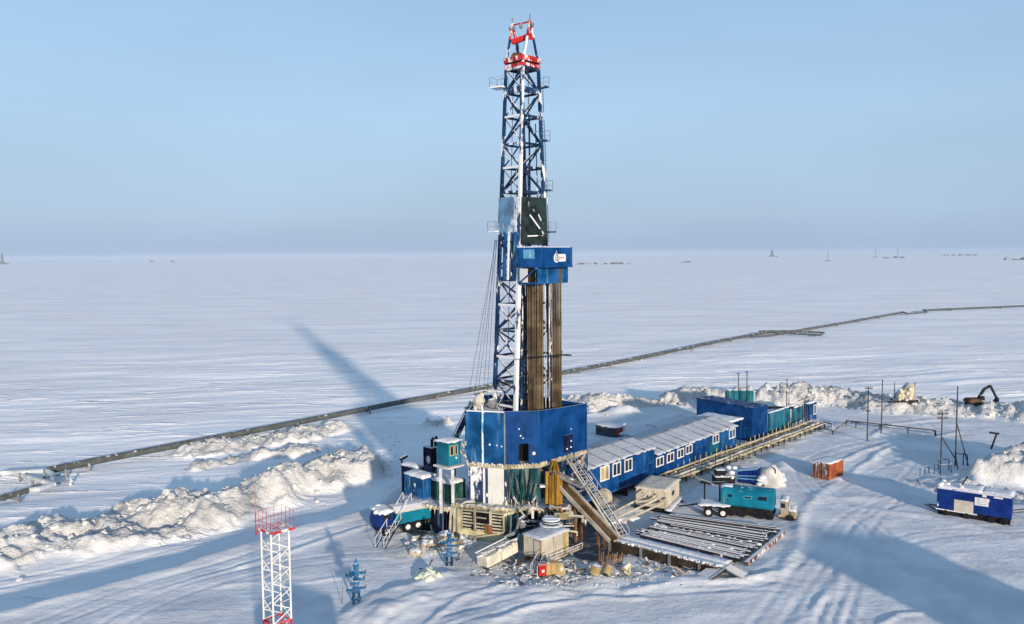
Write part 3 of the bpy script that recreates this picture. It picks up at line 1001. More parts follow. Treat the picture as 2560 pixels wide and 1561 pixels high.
        a, b = top(f1, r1, zb, 0), top(f2, r2, zb, 0)
        m = MB()
        m.bar(a + (ap - a) * 0.62, b + (ap - b) * 0.62, 0.16, 0.3)
        m.bar(a + (ap - a) * 0.8, b + (ap - b) * 0.8, 0.12, 0.14)
        m.build('frame_tie', M['red'], t, world=True)
        m = MB()
        m.tube(ap, ap + V((0, 0, 0.55)), 0.07, 6)
        m.ball(ap + V((0, 0, 0.6)), 0.11, 6)
        m.build('warning_lamp', M['grey'], t, world=True)
    m = MB()
    m.bar(apx[0] + V((0, 0, -0.15)), apx[1] + V((0, 0, -0.15)), 0.14, 0.14)
    m.build('top_beam', M['red_frost'], t, world=True)
    m = MB()
    zr = HZ(Nt, 1300, 88)
    a, b = top(0.95, 0.35, zr - 0.15), top(0.0, 0.6, zr + 0.25)
    m.bar(a, b, 0.35, 0.55)
    m.build('tackle_beam', M['red'], t, world=True)
    m = MB()
    for f, o in ((0.5, 0.5), (1.12, 0.55), (-0.1, 0.45), (0.08, 0.55)):
        c = apx[0] + (apx[1] - apx[0]) * f + V((0, 0, -o))
        m.tube(c - E2() * 0.1, c + E2() * 0.1, 0.24, 10)
    m.build('small_sheave', M['grey'], t, world=True)
    for k in (0.2, 0.35):
        m = MB()
        a = apx[0] + (apx[1] - apx[0]) * k
        m.tube(V((a.x, a.y, zr)), V((a.x, a.y, zb + 0.8)), 0.035, 5)
        m.build('tackle_rope', M['cable'], t, world=True)
    # wind wall round the racking board level
    zu, zl = HZ(Nb, 1290, 490), HZ(Nb, 1290, 612)
    zl2 = HZ(Nb, 1290, 585)
    def panel(a, b, z0, z1, out, mt, nm, f0=0.0, f1=1.0):
        m = MB()
        pa, pb = at(a, z0), at(b, z0)
        d = (pb - pa)
        qa, qb = at(a, z1), at(b, z1)
        nrm = d.cross(V((0, 0, 1))).normalized() * out
        p = [pa + d * f0 + nrm * 0.3, pa + d * f1 + nrm * 0.3, qa + (qb - qa) * f1 + nrm * 0.3, qa + (qb - qa) * f0 + nrm * 0.3]
        m.prism(p, -nrm.normalized() * 0.06)
        return m.build(nm, M[mt], t, world=True)
    panel('L', 'N', zl2, zu, 1, 'wind_left', 'wind_panel', -0.05, 0.93)
    panel('N', 'R', zl, zu, 1, 'wind_right', 'wind_panel', 0.0, 1.02)
    panel('R', 'F', zl, zu, 1, 'wind_right', 'wind_panel')
    m = MB()
    nr = (-E2())
    q0 = at('N', zl + 3.3) + E1() * 1.2 + nr * 0.42
    m.bar(q0, at('N', zl + 1.2) + E1() * 3.6 + nr * 0.42, 0.08, 0.16)
    m.bar(at('N', zl + 0.95) + E1() * 0.9 + nr * 0.42, at('N', zl + 1.05) + E1() * 3.4 + nr * 0.42, 0.08, 0.14)
    m.bar(at('N', zl + 3.4) + E1() * 2.6 + nr * 0.42, at('N', zl + 2.3) + E1() * 3.4 + nr * 0.42, 0.08, 0.12)
    m.build('wind_wall_brace', M['steel_rime'], t, world=True)
    # pipes and gear seen on the left face under the landing
    for f, wd, mt in ((0.12, 0.16, 'steel'), (0.36, 0.3, 'blue_frost'), (0.55, 0.18, 'steel_rime'), (0.72, 0.2, 'steel'), (0.9, 0.35, 'blue_frost')):
        z0, z1 = HZ(Nb, 1290, 702), HZ(Nb, 1290, 580)
        m = MB()
        a, b = at('L', z0) + (at('N', z0) - at('L', z0)) * f, at('L', z1) + (at('N', z1) - at('L', z1)) * f
        m.bar(a - E1() * 0.25, b - E1() * 0.25, wd)
        m.build('hung_gear', M[mt], t, world=True)
    m = MB()
    c = at('N', HZ(Nb, 1290, 690)) - E1() * 0.4 + E2() * 0.1
    for y0, y1, dx in ((900, 1150, -0.05), (820, 900, 0.03), (700, 820, 0.0)):
        a, b = at('N', HZ(Nb, 1290, y1)), at('N', HZ(Nb, 1290, y0))
        m.tube(a - E2() * (0.05 + dx) + E1() * 0.25, b - E2() * (0.05 + dx) + E1() * 0.25, 0.13, 8)
    m.build('mud_standpipe', M['leg_rime'], t, world=True)
    for x, wd, d_, y0, y1 in ((1304, 0.42, 91.5, 720, 1120), (1314, 0.2, 91.0, 740, 1120), (1327, 0.3, 92.0, 700, 1120)):
        m = MB()
        m.bar(D(x, y1, d_), D(x + 1, y0, d_), wd)
        for k in range(7):
            c = D(x + 4, y0 + (y1 - y0) * (k + 0.5) / 7, d_ - 0.3)
            m.bar(c - E1() * 0.5, c + E1() * 0.5, 0.14)
        m.build('guide_rail', M['steel'], t, world=True)
    # ropes that splay out to the left
    for xa, xb, yb in ((1240, 1172, 985), (1238, 1186, 985), (1243, 1195, 980), (1237, 1208, 985), (1241, 1218, 985)):
        m = MB()
        a = D(xa, 600, 91.5)
        b = D(xb, yb, 89.0)
        m.tube(a, b, 0.022, 5)
        m.build('stay_rope', M['cable'], t, world=True)
    # racking platform: the blue box with the emblem
    Bc = D(1361, 669, 86.0)
    zt_, zb_, zc_ = D(1361, 619, 86).z, D(1361, 669, 86).z, D(1361, 711, 86).z
    la, lc = abs(reach(Bc, E2(), 1294, 645)), abs(reach(Bc, E1(), 1430, 645))
    rb = thing_part = MB()
    def wallp(m, o, d, n, ln, z0, z1, th=0.08):
        m.para(V((o.x, o.y, z0)), d * ln, -n * th, V((0, 0, z1 - z0)))
    m = MB()
    wallp(m, Bc, E2(), -E1(), la, zb_, zt_)
    upper_l = m.build('racking_platform', M['blue_sunlit'], t, world=True)
    m = MB()
    wallp(m, Bc + E1() * 0.003, E1(), -E2(), lc, zb_, zt_)
    rw = m.build('racking_wall', M['blue'], upper_l, world=True)
    m = MB()
    wallp(m, Bc + E1() * lc, E2(), E1(), la, zb_, zt_)
    wallp(m, Bc + E2() * la + E1() * 0.1, E1(), E2(), lc - 0.2, zb_, zt_)
    m.build('rear_wall', M['blue'], upper_l, world=True)
    m = MB()
    for p in (Bc, Bc + E1() * (lc - 0.08), Bc + E2() * (la - 0.08), Bc + E1() * lc * 0.5):
        m.para(V((p.x, p.y, zb_ - 0.06)) - E1() * 0.03 - E2() * 0.03, E1() * 0.12, E2() * 0.12, V((0, 0, zt_ - zb_ + 0.1)))
    m.bar(V((Bc.x, Bc.y, zb_ + 0.05)) - E2() * 0.06, V((Bc.x, Bc.y, zb_ + 0.05)) + E1() * lc - E2() * 0.06, 0.1, 0.16)
    m.bar(V((Bc.x, Bc.y, zb_ + 0.05)) - E1() * 0.06, V((Bc.x, Bc.y, zb_ + 0.05)) + E2() * la - E1() * 0.06, 0.1, 0.16)
    m.build('edge_frame', M['blue'], upper_l, world=True)
    m = MB()
    m.para(V((Bc.x, Bc.y, zb_ + 0.02)) + E1() * 0.12 + E2() * 0.12, E1() * (lc - 0.24), E2() * (la - 0.24), V((0, 0, 0.1)))
    m.build('finger_deck', M['steel'], upper_l, world=True)
    # lower skirt, drawn in a little
    o = Bc + E1() * 0.3 + E2() * 0.0 - E1() * 0.0
    lo = V((D(1344, 690, 86.4).x, 86.4, 0))
    l1, l2 = abs(reach(lo, E1(), 1420, 690)), abs(reach(lo, E2(), 1298, 690))
    m = MB()
    wallp(m, lo, E1(), -E2(), l1, zc_, zb_ - 0.06)
    wallp(m, lo + E1() * l1, E2(), E1(), l2 * 0.9, zc_, zb_ - 0.06)
    m.build('skirt', M['blue_frost'], upper_l, world=True)
    m = MB()
    z = zc_ + 0.05
    a, b = V((lo.x, lo.y, z)), V((lo.x, lo.y, zb_ - 0.1))
    m.bar(a + E2() * 0.1, a + E2() * l2, 0.12, 0.18)
    m.bar(a + E2() * l2, b + E2() * 0.2, 0.12, 0.16)
    m.bar(b + E2() * l2, a + E2() * l2, 0.12)
    m.build('skirt_frame', M['blue'], upper_l, world=True)
    m = MB()
    m.para(V((lo.x, lo.y, zc_ + 0.15)) + E2() * l2 * 0.55, E2() * l2 * 0.45, E1() * 0.05, V((0, 0, zb_ - zc_ - 0.3)))
    m.build('grey_sheet', M['white'], upper_l, world=True)
    m = MB()
    c = V((Bc.x, Bc.y, zt_))
    m.para(c - E1() * 0.04, E2() * la, E1() * 0.3, V((0, 0, 0.14)))
    m.para(c + E1() * lc * 0.05 - E2() * 0.04, E1() * lc * 0.9, E2() * 0.2, V((0, 0, 0.07)))
    m.build('ledge_snow', M['snow'], upper_l, world=True, bevel=0.03)
    m = MB()
    m.para(V((Bc.x, Bc.y, zb_ + 0.95)) + E2() * la * 0.35 - E1() * 0.02, E2() * la * 0.42, -E1() * 0.03, V((0, 0, 1.0)))
    m.build('pale_sheet', M['paleblue'], upper_l, world=True)
    # emblem: white plate, blue flame on the left, fine red lettering
    e0 = lambda u, v, k=0.0: Bc + E1() * (lc * u) + V((0, 0, zb_ - Bc.z + (zt_ - zb_) * v)) - E2() * (0.012 + k)
    m = MB()
    def rr(u0, u1, v0, v1, k):
        pts = []
        for cu, cv, a0 in ((u1, v1, 0), (u0, v1, 90), (u0, v0, 180), (u1, v0, 270)):
            for i in range(4):
                a = rad(a0 + 30 * i)
                pts.append(e0(cu - 0.05 * math.copysign(1, cu - (u0 + u1) / 2) + 0.05 * math.cos(a), cv - 0.08 * math.copysign(1, cv - (v0 + v1) / 2) + 0.08 * math.sin(a), k))
        return pts
    m.prism(rr(0.40, 0.76, 0.28, 0.66, 0.0), -E2() * 0.02)
    fl = [(0.40, 0.70), (0.405, 0.86), (0.44, 0.70), (0.47, 0.60), (0.37, 0.62)]
    m.prism([e0(0.36 + 0.13 * 0.5 + 0.10 * math.cos(rad(a)), 0.47 + 0.24 * math.sin(rad(a))) for a in range(0, 360, 24)], -E2() * 0.02)
    m.prism([e0(0.39, 0.62), e0(0.44, 0.66), e0(0.425, 0.86)], -E2() * 0.02)
    em = m.build('emblem_plate', M['white'], rw, world=True)
    m = MB()
    arc = [(a, 0.055) for a in range(60, 330, 18)]
    pts = [e0(0.435 + 0.062 * math.cos(rad(a)), 0.46 + 0.155 * math.sin(rad(a)), 0.022) for a in range(70, 345, 15)]
    for a, b in zip(pts[:-1], pts[1:]):
        m.bar(a, b, 0.02, 0.07)
    m.bar(e0(0.44, 0.46, 0.022), e0(0.49, 0.46, 0.022), 0.02, 0.06)
    m.bar(e0(0.435, 0.62, 0.022), e0(0.42, 0.78, 0.022), 0.02, 0.06)
    m.build('emblem_flame', M['emblem_blue'], em, world=True)
    m = MB()
    for i in range(7):
        u = 0.525 + 0.028 * i
        m.para(e0(u, 0.43, 0.024), E1() * lc * 0.011, -E2() * 0.01, V((0, 0, (zt_ - zb_) * (0.10 if i in (1, 4) else 0.075))))
        m.para(e0(u + 0.011, 0.43 + 0.05 * (i % 2), 0.024), E1() * lc * 0.012, -E2() * 0.01, V((0, 0, (zt_ - zb_) * 0.028)))
    m.build('emblem_lettering', M['emblem_red'], em, world=True)
    return t, at, Bc
def wind_mats():
    M['wind_left'] = paint("rimed_tarpaulin", (0.10, 0.20, 0.32), 0.7, frost=0.46, fscale=0.30, var=0.3, bump=0.5)
    M['wind_right'] = paint("black_tarpaulin", (0.010, 0.020, 0.022), 0.7, frost=0.12, fscale=0.8, var=0.5, bump=0.6, top=0.6)
    M['blue_sunlit'] = paint("blue_sheet_sunny", (0.004, 0.065, 0.23), 0.5, top=0.9, streak=0.2, streak_col=(0.08, 0.17, 0.32), var=0.3)  # lighter blue: sun on the left rack face painted into the colour
    M['emblem_blue'] = paint("emblem_blue", (0.02, 0.10, 0.38), 0.5, var=0.05)
    M['emblem_red'] = paint("emblem_red", (0.40, 0.05, 0.08), 0.5, var=0.05)
wind_mats()
DERRICK, DAT, RACK = make_derrick()

# ------------------------------------------------------------------ drill pipe standing in the rack
M['pipe_tan'] = paint('tan_drill_pipe', (0.15, 0.12, 0.078), 0.55, streak=0.35, streak_col=(0.05, 0.036, 0.02), var=0.35)
M['pipe_brown'] = paint('brown_pipe', (0.07, 0.046, 0.024), 0.55, streak=0.3, streak_col=(0.02, 0.015, 0.01), var=0.35)
def make_pipes():
    first = None
    lab = {'pipe_rust': ('brown drill pipe standing upright in the rack under the blue platform', 'brown drill pipes racked upright on the drill floor'),
           'pipe_dark': ('dark drill pipe standing upright at the back of the rack under the blue platform', 'dark drill pipes racked upright on the drill floor'),
           'pipe_pale': ('pale rimed drill pipe standing between the two brown bundles in the rack', 'rimed pipes between the bundles on the drill floor')}
    protos = {}
    z0, z1 = FLOOR_Z, 29.6
    def stand(p, mt, rot, kind):
        if mt == 'pipe_rust':
            mt = random.choice(('pipe_rust', 'pipe_rust', 'pipe_tan', 'pipe_brown'))
        if mt not in protos:
            m = MB()
            h = z1 - z0
            m.lathe((0, 0, 0), [(0.075, 0), (0.085, 0.05), (0.085, 0.5), (0.064, 0.6), (0.064, h * 0.333 - 0.3), (0.085, h * 0.333 - 0.2), (0.085, h * 0.333 + 0.3), (0.064, h * 0.333 + 0.4),
                                (0.064, h * 0.667 - 0.3), (0.085, h * 0.667 - 0.2), (0.085, h * 0.667 + 0.3), (0.064, h * 0.667 + 0.4), (0.064, h - 0.5), (0.085, h - 0.4), (0.085, h)], 8)
            o = m.build('drill_pipe', M[mt], None, loc=(0, 0, 0), smooth=False)
            protos[mt] = o
        else:
            o = protos[mt].copy()
            COL.objects.link(o)
        tag(o, lab[kind][0], 'drill pipe', lab[kind][1])
        pose(o, p, rot)
        o.rotation_euler = (rad(random.uniform(-0.25, 0.25)), rad(random.uniform(-0.2, 0.2)), rot)
        return o
    def bundle(x0, x1, dep, rows, mt, step=0.172):
        for r in range(rows):
            d = dep + r * 0.19
            a, b = D(x0, 1150, d), D(x1, 1150, d)
            n = int(abs(b.x - a.x) / step)
            for i in range(n + 1):
                stand(V((a.x + (i + 0.5 * (r % 2)) * step, d, z0 - random.uniform(0, 0.3))), mt, random.uniform(0, 3), mt)
    bundle(1322, 1360, 88.2, 3, 'pipe_rust')
    bundle(1383, 1402, 88.9, 3, 'pipe_rust')
    bundle(1365, 1376, 89.4, 1, 'pipe_pale', 0.42)
    bundle(1310, 1319, 89.8, 1, 'pipe_dark')
    bundle(1371, 1376, 90.0, 1, 'pipe_dark')
make_pipes()
# ------------------------------------------------------------------ blue walls round the drill floor
def xy(x, d): 
    p = D(x, 1150, d)
    return V((p.x, d, 0))
W0, W1, W2, W3 = xy(1168, 84.8), xy(1262, 83.5), xy(1347, 83.9), xy(1466, 90.0)
W25 = W2 + (W3 - W2) * 0.33
W4, W5 = W3 + E2() * 9.5, W0 + V((0.4, 11.5, 0))
def face_frame(a, b):
    u = (b - a).normalized()
    return u, V((u.y, -u.x, 0)), (b - a).length
def make_enclosure():
    z0 = HZ(W1, 1262, 1163)
    c = (W0 + W3) / 2
    t = thing('drill_floor_windbreak', 'tall blue sheet wall boxed round the drill floor, with a dark doorway', 'wind wall', (c.x, c.y + 2, z0))
    tops = {}
    for a, b, mt, xa, ya, xb, yb, n in ((W0, W1, 'blue_frost', 1168, 1027, 1262, 1031, 3), (W1, W2, 'blue_wall', 1262, 1031, 1347, 1029, 2), (W2, W25, 'blue_wall', 1347, 1029, 1387, 1023, 1), (W25, W3, 'blue_wall', 1387, 1023, 1466, 1010, 2)):
        u, nr, L = face_frame(a, b)
        za, zb = HZ(a, xa, ya), HZ(b, xb, yb)
        m = MB()
        if a is W1:                                   # leave the doorway open
            d0, d1 = reach(a, u, 1296), reach(a, u, 1319)
            zd = HZ(a + u * d0, 1305, 1110)
            for s0, s1, q0, q1 in ((0, d0, z0, za), (d1, L, z0, zb), (d0, d1, zd, za)):
                m.prism([V((*(a + u * s0)[:2], q0)), V((*(a + u * s1)[:2], q0)), V((*(a + u * s1)[:2], q1)), V((*(a + u * s0)[:2], q1))], -nr * 0.12)
        else:
            m.prism([V((a.x, a.y, z0)), V((b.x, b.y, z0)), V((b.x, b.y, zb)), V((a.x, a.y, za))], -nr * 0.12)
        pn = m.build('wall_panel', M[mt], t, world=True)
        m = MB()
        for i in range(int(L / 0.6) + 1):             # pressed seams
            p = a + u * min(L - 0.03, i * 0.6)
            if a is W1 and d0 - 0.1 < i * 0.6 < d1 + 0.1:
                continue
            zz = za + (zb - za) * min(1, i * 0.6 / L)
            m.para(V((p.x, p.y, z0 + 0.05)), u * 0.05, nr * 0.025, V((0, 0, zz - z0 - 0.1)))
        m.build('seams', M[mt], pn, world=True)
        m = MB()
        m.bar(V((a.x, a.y, za + 0.02)) + nr * 0.05, V((b.x, b.y, zb + 0.02)) + nr * 0.05, 0.14, 0.12)
        m.build('top_rail', M['snow' if mt == 'blue_frost' else 'blue_wall'], pn, world=True)
    # corner posts
    for p, y, mt in ((W0, 1027, 'blue_frost'), (W1, 1031, 'grey'), (W2, 1029, 'blue'), (W3, 1010, 'blue')):
        m = MB()
        zz = HZ(p, 1300, y)
        m.para(V((p.x - 0.08, p.y - 0.08, z0)), (0.16, 0, 0), (0, 0.16, 0), (0, 0, zz - z0 + 0.1))
        m.build('corner_post', M[mt], t, world=True)
    # rear walls
    for a, b, y in ((W3, W4, 1008), (W4, W5, 1012), (W5, W0, 1020)):
        u, nr, L = face_frame(a, b)
        m = MB()
        m.prism([V((a.x, a.y, z0)), V((b.x, b.y, z0)), V((b.x, b.y, HZ(W3, 1466, 1010))), V((a.x, a.y, HZ(W3, 1466, 1010)))], -nr * 0.12)
        m.build('rear_panel', M['blue_wall'], t, world=True)
    # frosted downpipe on the left face and the frame round the doorway
    u, nr, L = face_frame(W0, W1)
    p = W0 + u * reach(W0, u, 1205)
    m = MB()
    m.tube(V((p.x, p.y, z0)) + nr * 0.12, V((p.x, p.y, HZ(W0, 1205, 1005))) + nr * 0.12, 0.11, 8)
    m.build('rimed_pipe', M['paleblue'], t, world=True)
    u, nr, L = face_frame(W1, W2)
    for x, s in ((1295, 0.07), (1319, 0.07)):
        p = W1 + u * reach(W1, u, x)
        m = MB()
        m.para(V((p.x, p.y, z0)) + nr * 0.0, u * s, nr * 0.06, V((0, 0, zd - z0)))
        m.build('door_jamb', M['navy'], t, world=True)
    # inside the doorway: added near-black block, its colour stands for the shade in there
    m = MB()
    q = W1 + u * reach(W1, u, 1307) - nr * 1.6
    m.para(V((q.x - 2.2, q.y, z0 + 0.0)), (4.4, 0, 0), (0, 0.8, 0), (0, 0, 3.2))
    m.build('doorway_shade_block', M['opening'], t, world=True)
    # hatch on the right face
    u, nr, L = face_frame(W25, W3)
    s0, s1 = reach(W25, u, 1408), reach(W25, u, 1431)
    p = W25 + u * s0
    za_, zb_ = HZ(p, 1420, 1133), HZ(p, 1420, 1090)
    m = MB()
    m.para(V((p.x, p.y, za_)) + nr * 0.03, u * (s1 - s0), nr * 0.05, V((0, 0, zb_ - za_)))
    h = m.build('hatch_door', M['navy'], t, world=True)
    m = MB()
    for f, z in ((0.3, 0.2), (0.72, 0.25), (0.75, 0.6)):
        q = p + u * (s1 - s0) * f + nr * 0.1
        m.ball(V((q.x, q.y, za_ + (zb_ - za_) * z)), 0.12, 6)
    m.build('rime_lump', M['snow'], h, world=True)
    for x, y, r in ((1300, 1090, 0.12), (1306, 1096, 0.09), (1333, 1134, 0.22), (1222, 1112, 0.13), (1240, 1114, 0.10), (1252, 1117, 0.10), (1296, 1073, 0.10), (1427, 1073, .09)):
        a, b = (W0, W1) if x < 1262 else ((W1, W2) if x < 1347 else (W25, W3))
        u, nr, L = face_frame(a, b)
        p = a + u * reach(a, u, x)
        m = MB()
        m.ball(V((p.x, p.y, HZ(p, x, y))), r, 7)
        m.build('rime_lump', M['snow'], t, world=True)
    # drawworks hood and gear showing over the left wall
    return t, z0
ENC, ENC_Z = make_enclosure()

def make_drawworks():
    c = D(1205, 1012, 90.0)
    c = V((c.x, 90.0, FLOOR_Z))
    t = thing('drawworks', 'cream rimed winch hood with control arms showing over the left blue wall', 'winch', c)
    z = HZ(c, 1205, 1022) - FLOOR_Z
    m = MB()
    m.box(-1.9, 2.4, -0.9, 1.6, 0, z - 0.1)
    m.build('base', M['steel'], t)
    m = MB()
    m.tube((-0.6, -0.2, z + 0.2), (0.1, -0.2, z + 1.9), 0.55, 10, 0.25)
    m.ball((-0.35, -0.3, z + 0.9), 0.75, 9)
    m.build('drum_hood', M['cream'], t)
    m = MB()
    m.ball((1.1, 0.2, z + 0.55), 0.62, 8)
    m.tube((0.4, 0, z + 0.2), (1.5, 0, z + 1.0), 0.2, 8)
    m.build('motor', M['grey'], t)
    m = MB()
    m.bar((-2.0, -0.3, z + 0.15), (0.3, -0.3, z + 0.35), 0.22, 0.14)
    m.bar((-0.9, -0.2, z + 1.7), (0.5, -0.1, z + 2.0), 0.12)
    m.bar((-0.2, -0.6, z + 1.2), (0.9, -0.6, z + 0.2), 0.1)
    m.bar((1.6, -0.5, z + 0.1), (2.4, 0.3, z + 1.2), 0.1)
    m.build('control_arm', M['black'], t)
    m = MB()
    m.bar((-0.75, -1.0, -0.2), (-0.75, -1.0, z + 0.5), 0.24)
    m.build('post', M['paleblue'], t)
    # small frames seen between hood and mast
    m = MB()
    for i in range(6):
        x = 1.2 + 0.35 * i
        m.bar((x, 0.6, z - 0.1), (x + random.uniform(-.4, .4), 0.6, z + random.uniform(0.6, 1.6)), 0.09)
    m.bar((1.0, 0.6, z + 0.5), (3.0, 0.6, z + 0.75), 0.09)
    m.build('guard_frame', M['steel'], t)
make_drawworks()

def make_boom():
    a, b = D(1134, 1108, 92.5), D(1182, 1008, 91.5)
    t = thing('support_boom', 'slanting dark boom with a rimed upper edge, leaning left of the blue wall', 'boom', (a.x, a.y, a.z))
    m = MB()
    m.bar(a, b, 0.35, 0.5)
    m.build('boom', M['steel'], t, world=True)
    m = MB()
    m.bar(a + V((-0.45, -0.1, 0.2)), b + V((-0.3, -0.1, 0.3)), 0.12)
    for i in range(7):
        c = a + (b - a) * (i / 6)
        m.bar(c, c + V((-0.45, -0.1, 0.2)), 0.06)
    m.build('rail', M['white'], t, world=True)
    m = MB()
    m.bar(V((a.x, a.y, 2.0)), a + V((0, 0, 0.2)), 0.3)
    m.build('foot', M['steel'], t, world=True)
make_boom()

# ------------------------------------------------------------------ substructure
def make_sub():
    z0 = ENC_Z
    c = (W0 + W3) / 2 + V((0, 3, 0))
    t = thing('rig_substructure', 'ice caked substructure carrying the drill floor, with louvred cream pump room and streaked teal sheets', 'rig base', (c.x, c.y, 0))
    m = MB()
    m.prism([V((p.x, p.y, z0 - 0.45)) for p in (W0, W1, W2, W25, W3, W4, W5)], (0, 0, 0.4))
    m.build('floor_slab', M['beige_ice'], t, world=True)
    # lumpy ice fringe under the floor edge
    for a, b, mt in ((W0, W1, 'white_ice'), (W1, W2, 'beige_ice'), (W2, W3, 'beige_ice')):
        u, nr, L = face_frame(a, b)
        m = MB()
        for i in range(int(L / 0.28)):
            p = a + u * (i * 0.28 + random.uniform(0, .2)) + nr * random.uniform(0.0, 0.15)
            h = random.uniform(0.1, 0.6) if mt != 'white_ice' else random.uniform(0.08, 0.25)
            m.tube(V((p.x, p.y, z0 + random.uniform(-0.05, 0.12))), V((p.x, p.y, z0 - h)), random.uniform(0.07, 0.17), 5, 0.02)
            m.ball(V((p.x, p.y, z0 + random.uniform(-.2, .05))), random.uniform(0.05, 0.15), 6, random.uniform(0.7, 1.6))
        tag(m.build('ice_fringe', M[mt], t, world=True), None, None, None, 'stuff')
    zm = HZ(W1, 1262, 1262)
    u, nr, L = face_frame(W0, W1)
    s = reach(W0, u, 1214)
    def sheet(a, u, nr, s0, s1, q0, q1, mt, nm, off=0.0, th=0.1):
        m = MB()
        p = a + u * s0
        m.para(V((p.x, p.y, q0)) + nr * off, u * (s1 - s0), -nr * th, V((0, 0, q1 - q0)))
        return m.build(nm, M[mt], t, world=True)
    sheet(W0, u, nr, 0.1, s - 0.1, zm, z0 - 0.45, 'sub_frost', 'side_sheet')
    sheet(W0, u, nr, s + 0.15, L - 0.1, zm - 0.25, z0 - 0.4, 'white_ice', 'iced_sheet', 0.08)
    for x in (1170, 1207, 1214, 1262):
        p = W0 + u * reach(W0, u, x)
        m = MB()
        m.para(V((p.x - 0.12, p.y - 0.12, 0.3)), (0.24, 0, 0), (0, 0.24, 0), (0, 0, z0 - 0.8))
        m.build('column', M['white_ice' if x in (1207,) else 'steel'], t, world=True)
    u2, nr2, L2 = face_frame(W1, W2)
    zt = HZ(W1, 1300, 1258)
    sheet(W1, u2, nr2, 0.15, L2 + 0.2, zt, z0 - 0.45, 'teal_dirty', 'streaked_sheet', -0.1)
    # hoses and rails hung on the teal sheet
    for k in range(9):
        m = MB()
        s0 = random.uniform(0.3, L2 - 0.3)
        p = W1 + u2 * s0 + nr2 * 0.08
        q = p + u2 * random.uniform(-0.7, 0.7)
        m.path([V((p.x, p.y, z0 - random.uniform(0.4, 1.2))), V(((p.x + q.x) / 2, (p.y + q.y) / 2, random.uniform(zt + 1.0, z0 - 1.4))) + nr2 * 0.15, V((q.x, q.y, zt + random.uniform(0, 0.8)))], 0.05, 5)
        m.build('hose', M['dark_teal' if k % 3 else 'teal_dirty'], t, world=True)
    m = MB()
    p = W1 + u2 * reach(W1, u2, 1345)
    m.para(V((p.x, p.y, HZ(p, 1345, 1215))) + nr2 * 0.1, u2 * 1.0, nr2 * 0.7, V((0, 0, 0.22)))
    m.build('snowy_ledge', M['snow'], t, world=True, bevel=0.05)
    # yellow ice pillar beside the ramp
    u3, nr3, L3 = face_frame(W2, W3)
    pc = D(1384, 1270, 83.2)
    m = MB()
    zb, zt2 = HZ(pc, 1384, 1278), HZ(pc, 1384, 1184)
    for k in range(9):
        x = -0.75 + 0.19 * k
        q = V((pc.x + x, 83.2 + 0.25 * math.sin(k * 1.9), 0))
        m.tube(V((q.x, q.y, zb + random.uniform(-.3, .1))), V((q.x + 0.05, q.y, zt2 + random.uniform(-.3, .2))), random.uniform(0.15, 0.24), 7, random.uniform(0.10, 0.2))
    m.build('yellow_ice', M['yellow'], t, world=True)
    m = MB()
    for dx in (-0.42, 0.1, 0.55):
        m.bar(V((pc.x + dx, 83.6, zt2)), V((pc.x + dx * 0.3 + 0.12, 83.8, z0 + 0.35)), 0.2, 0.14)
    m.build('yellow_strut', M['yellow'], t, world=True)
    # legs and bracing in the dark under the floor
    for p in (W2, W3, W4, W5, (W2 + W3) / 2):
        m = MB()
        m.para(V((p.x - 0.2, p.y + 0.2, 0.1)), (0.4, 0, 0), (0, 0.4, 0), (0, 0, z0 - 0.6))
        m.build('column', M['steel'], t, world=True)
    for a, b in ((W2, W3), (W3, W4)):
        m = MB()
        m.bar(V((a.x, a.y + 0.4, 0.4)), V((b.x, b.y + 0.4, z0 - 0.6)), 0.25)
        m.bar(V((b.x, b.y + 0.4, 0.4)), V((a.x, a.y + 0.4, z0 - 0.6)), 0.25)
        m.build('cross_brace', M['rust'], t, world=True)
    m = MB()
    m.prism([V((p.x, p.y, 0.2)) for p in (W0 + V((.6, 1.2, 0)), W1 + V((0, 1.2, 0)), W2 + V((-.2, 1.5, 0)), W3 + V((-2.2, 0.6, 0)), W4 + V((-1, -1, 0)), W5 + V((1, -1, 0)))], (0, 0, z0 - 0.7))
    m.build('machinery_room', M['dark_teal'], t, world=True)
    # middle deck with frozen drips
    zd = HZ(W1, 1300, 1262)
    da, db = D(1130, 1262, 83.4), D(1425, 1262, 82.6)
    m = MB()
    m.prism([V((da.x, 83.6, zd - 0.25)), V((D(1262, 1260, 82.2).x, 82.2, zd - 0.25)), V((db.x, 82.4, zd - 0.25)), V((db.x + 1.0, 85.5, zd - 0.25)), V((da.x, 86, zd - 0.25))], (0, 0, 0.25))
    m.build('middle_deck', M['beige_ice'], t, world=True)
    m = MB()
    for i in range(70):
        f = random.random()
        if f < 0.4:
            p = V((da.x, 83.6, 0)).lerp(V((D(1262, 1260, 82.2).x, 82.2, 0)), f / 0.4)
        else:
            p = V((D(1262, 1260, 82.2).x, 82.2, 0)).lerp(V((db.x, 82.4, 0)), (f - 0.4) / 0.6)
        h = random.uniform(0.15, 0.5) + (random.uniform(0.2, 0.7) if f > 0.4 else 0)
        m.tube(V((p.x, p.y - 0.06, zd + random.uniform(-.1, .1))), V((p.x, p.y - 0.06, zd - h)), random.uniform(0.08, 0.15), 5, 0.03)
    tag(m.build('icicles', M['beige_ice'], t, world=True), None, None, None, 'stuff')
    pts = [V((da.x, 83.5, zd)), V((D(1262, 1260, 82.2).x, 82.25, zd))]
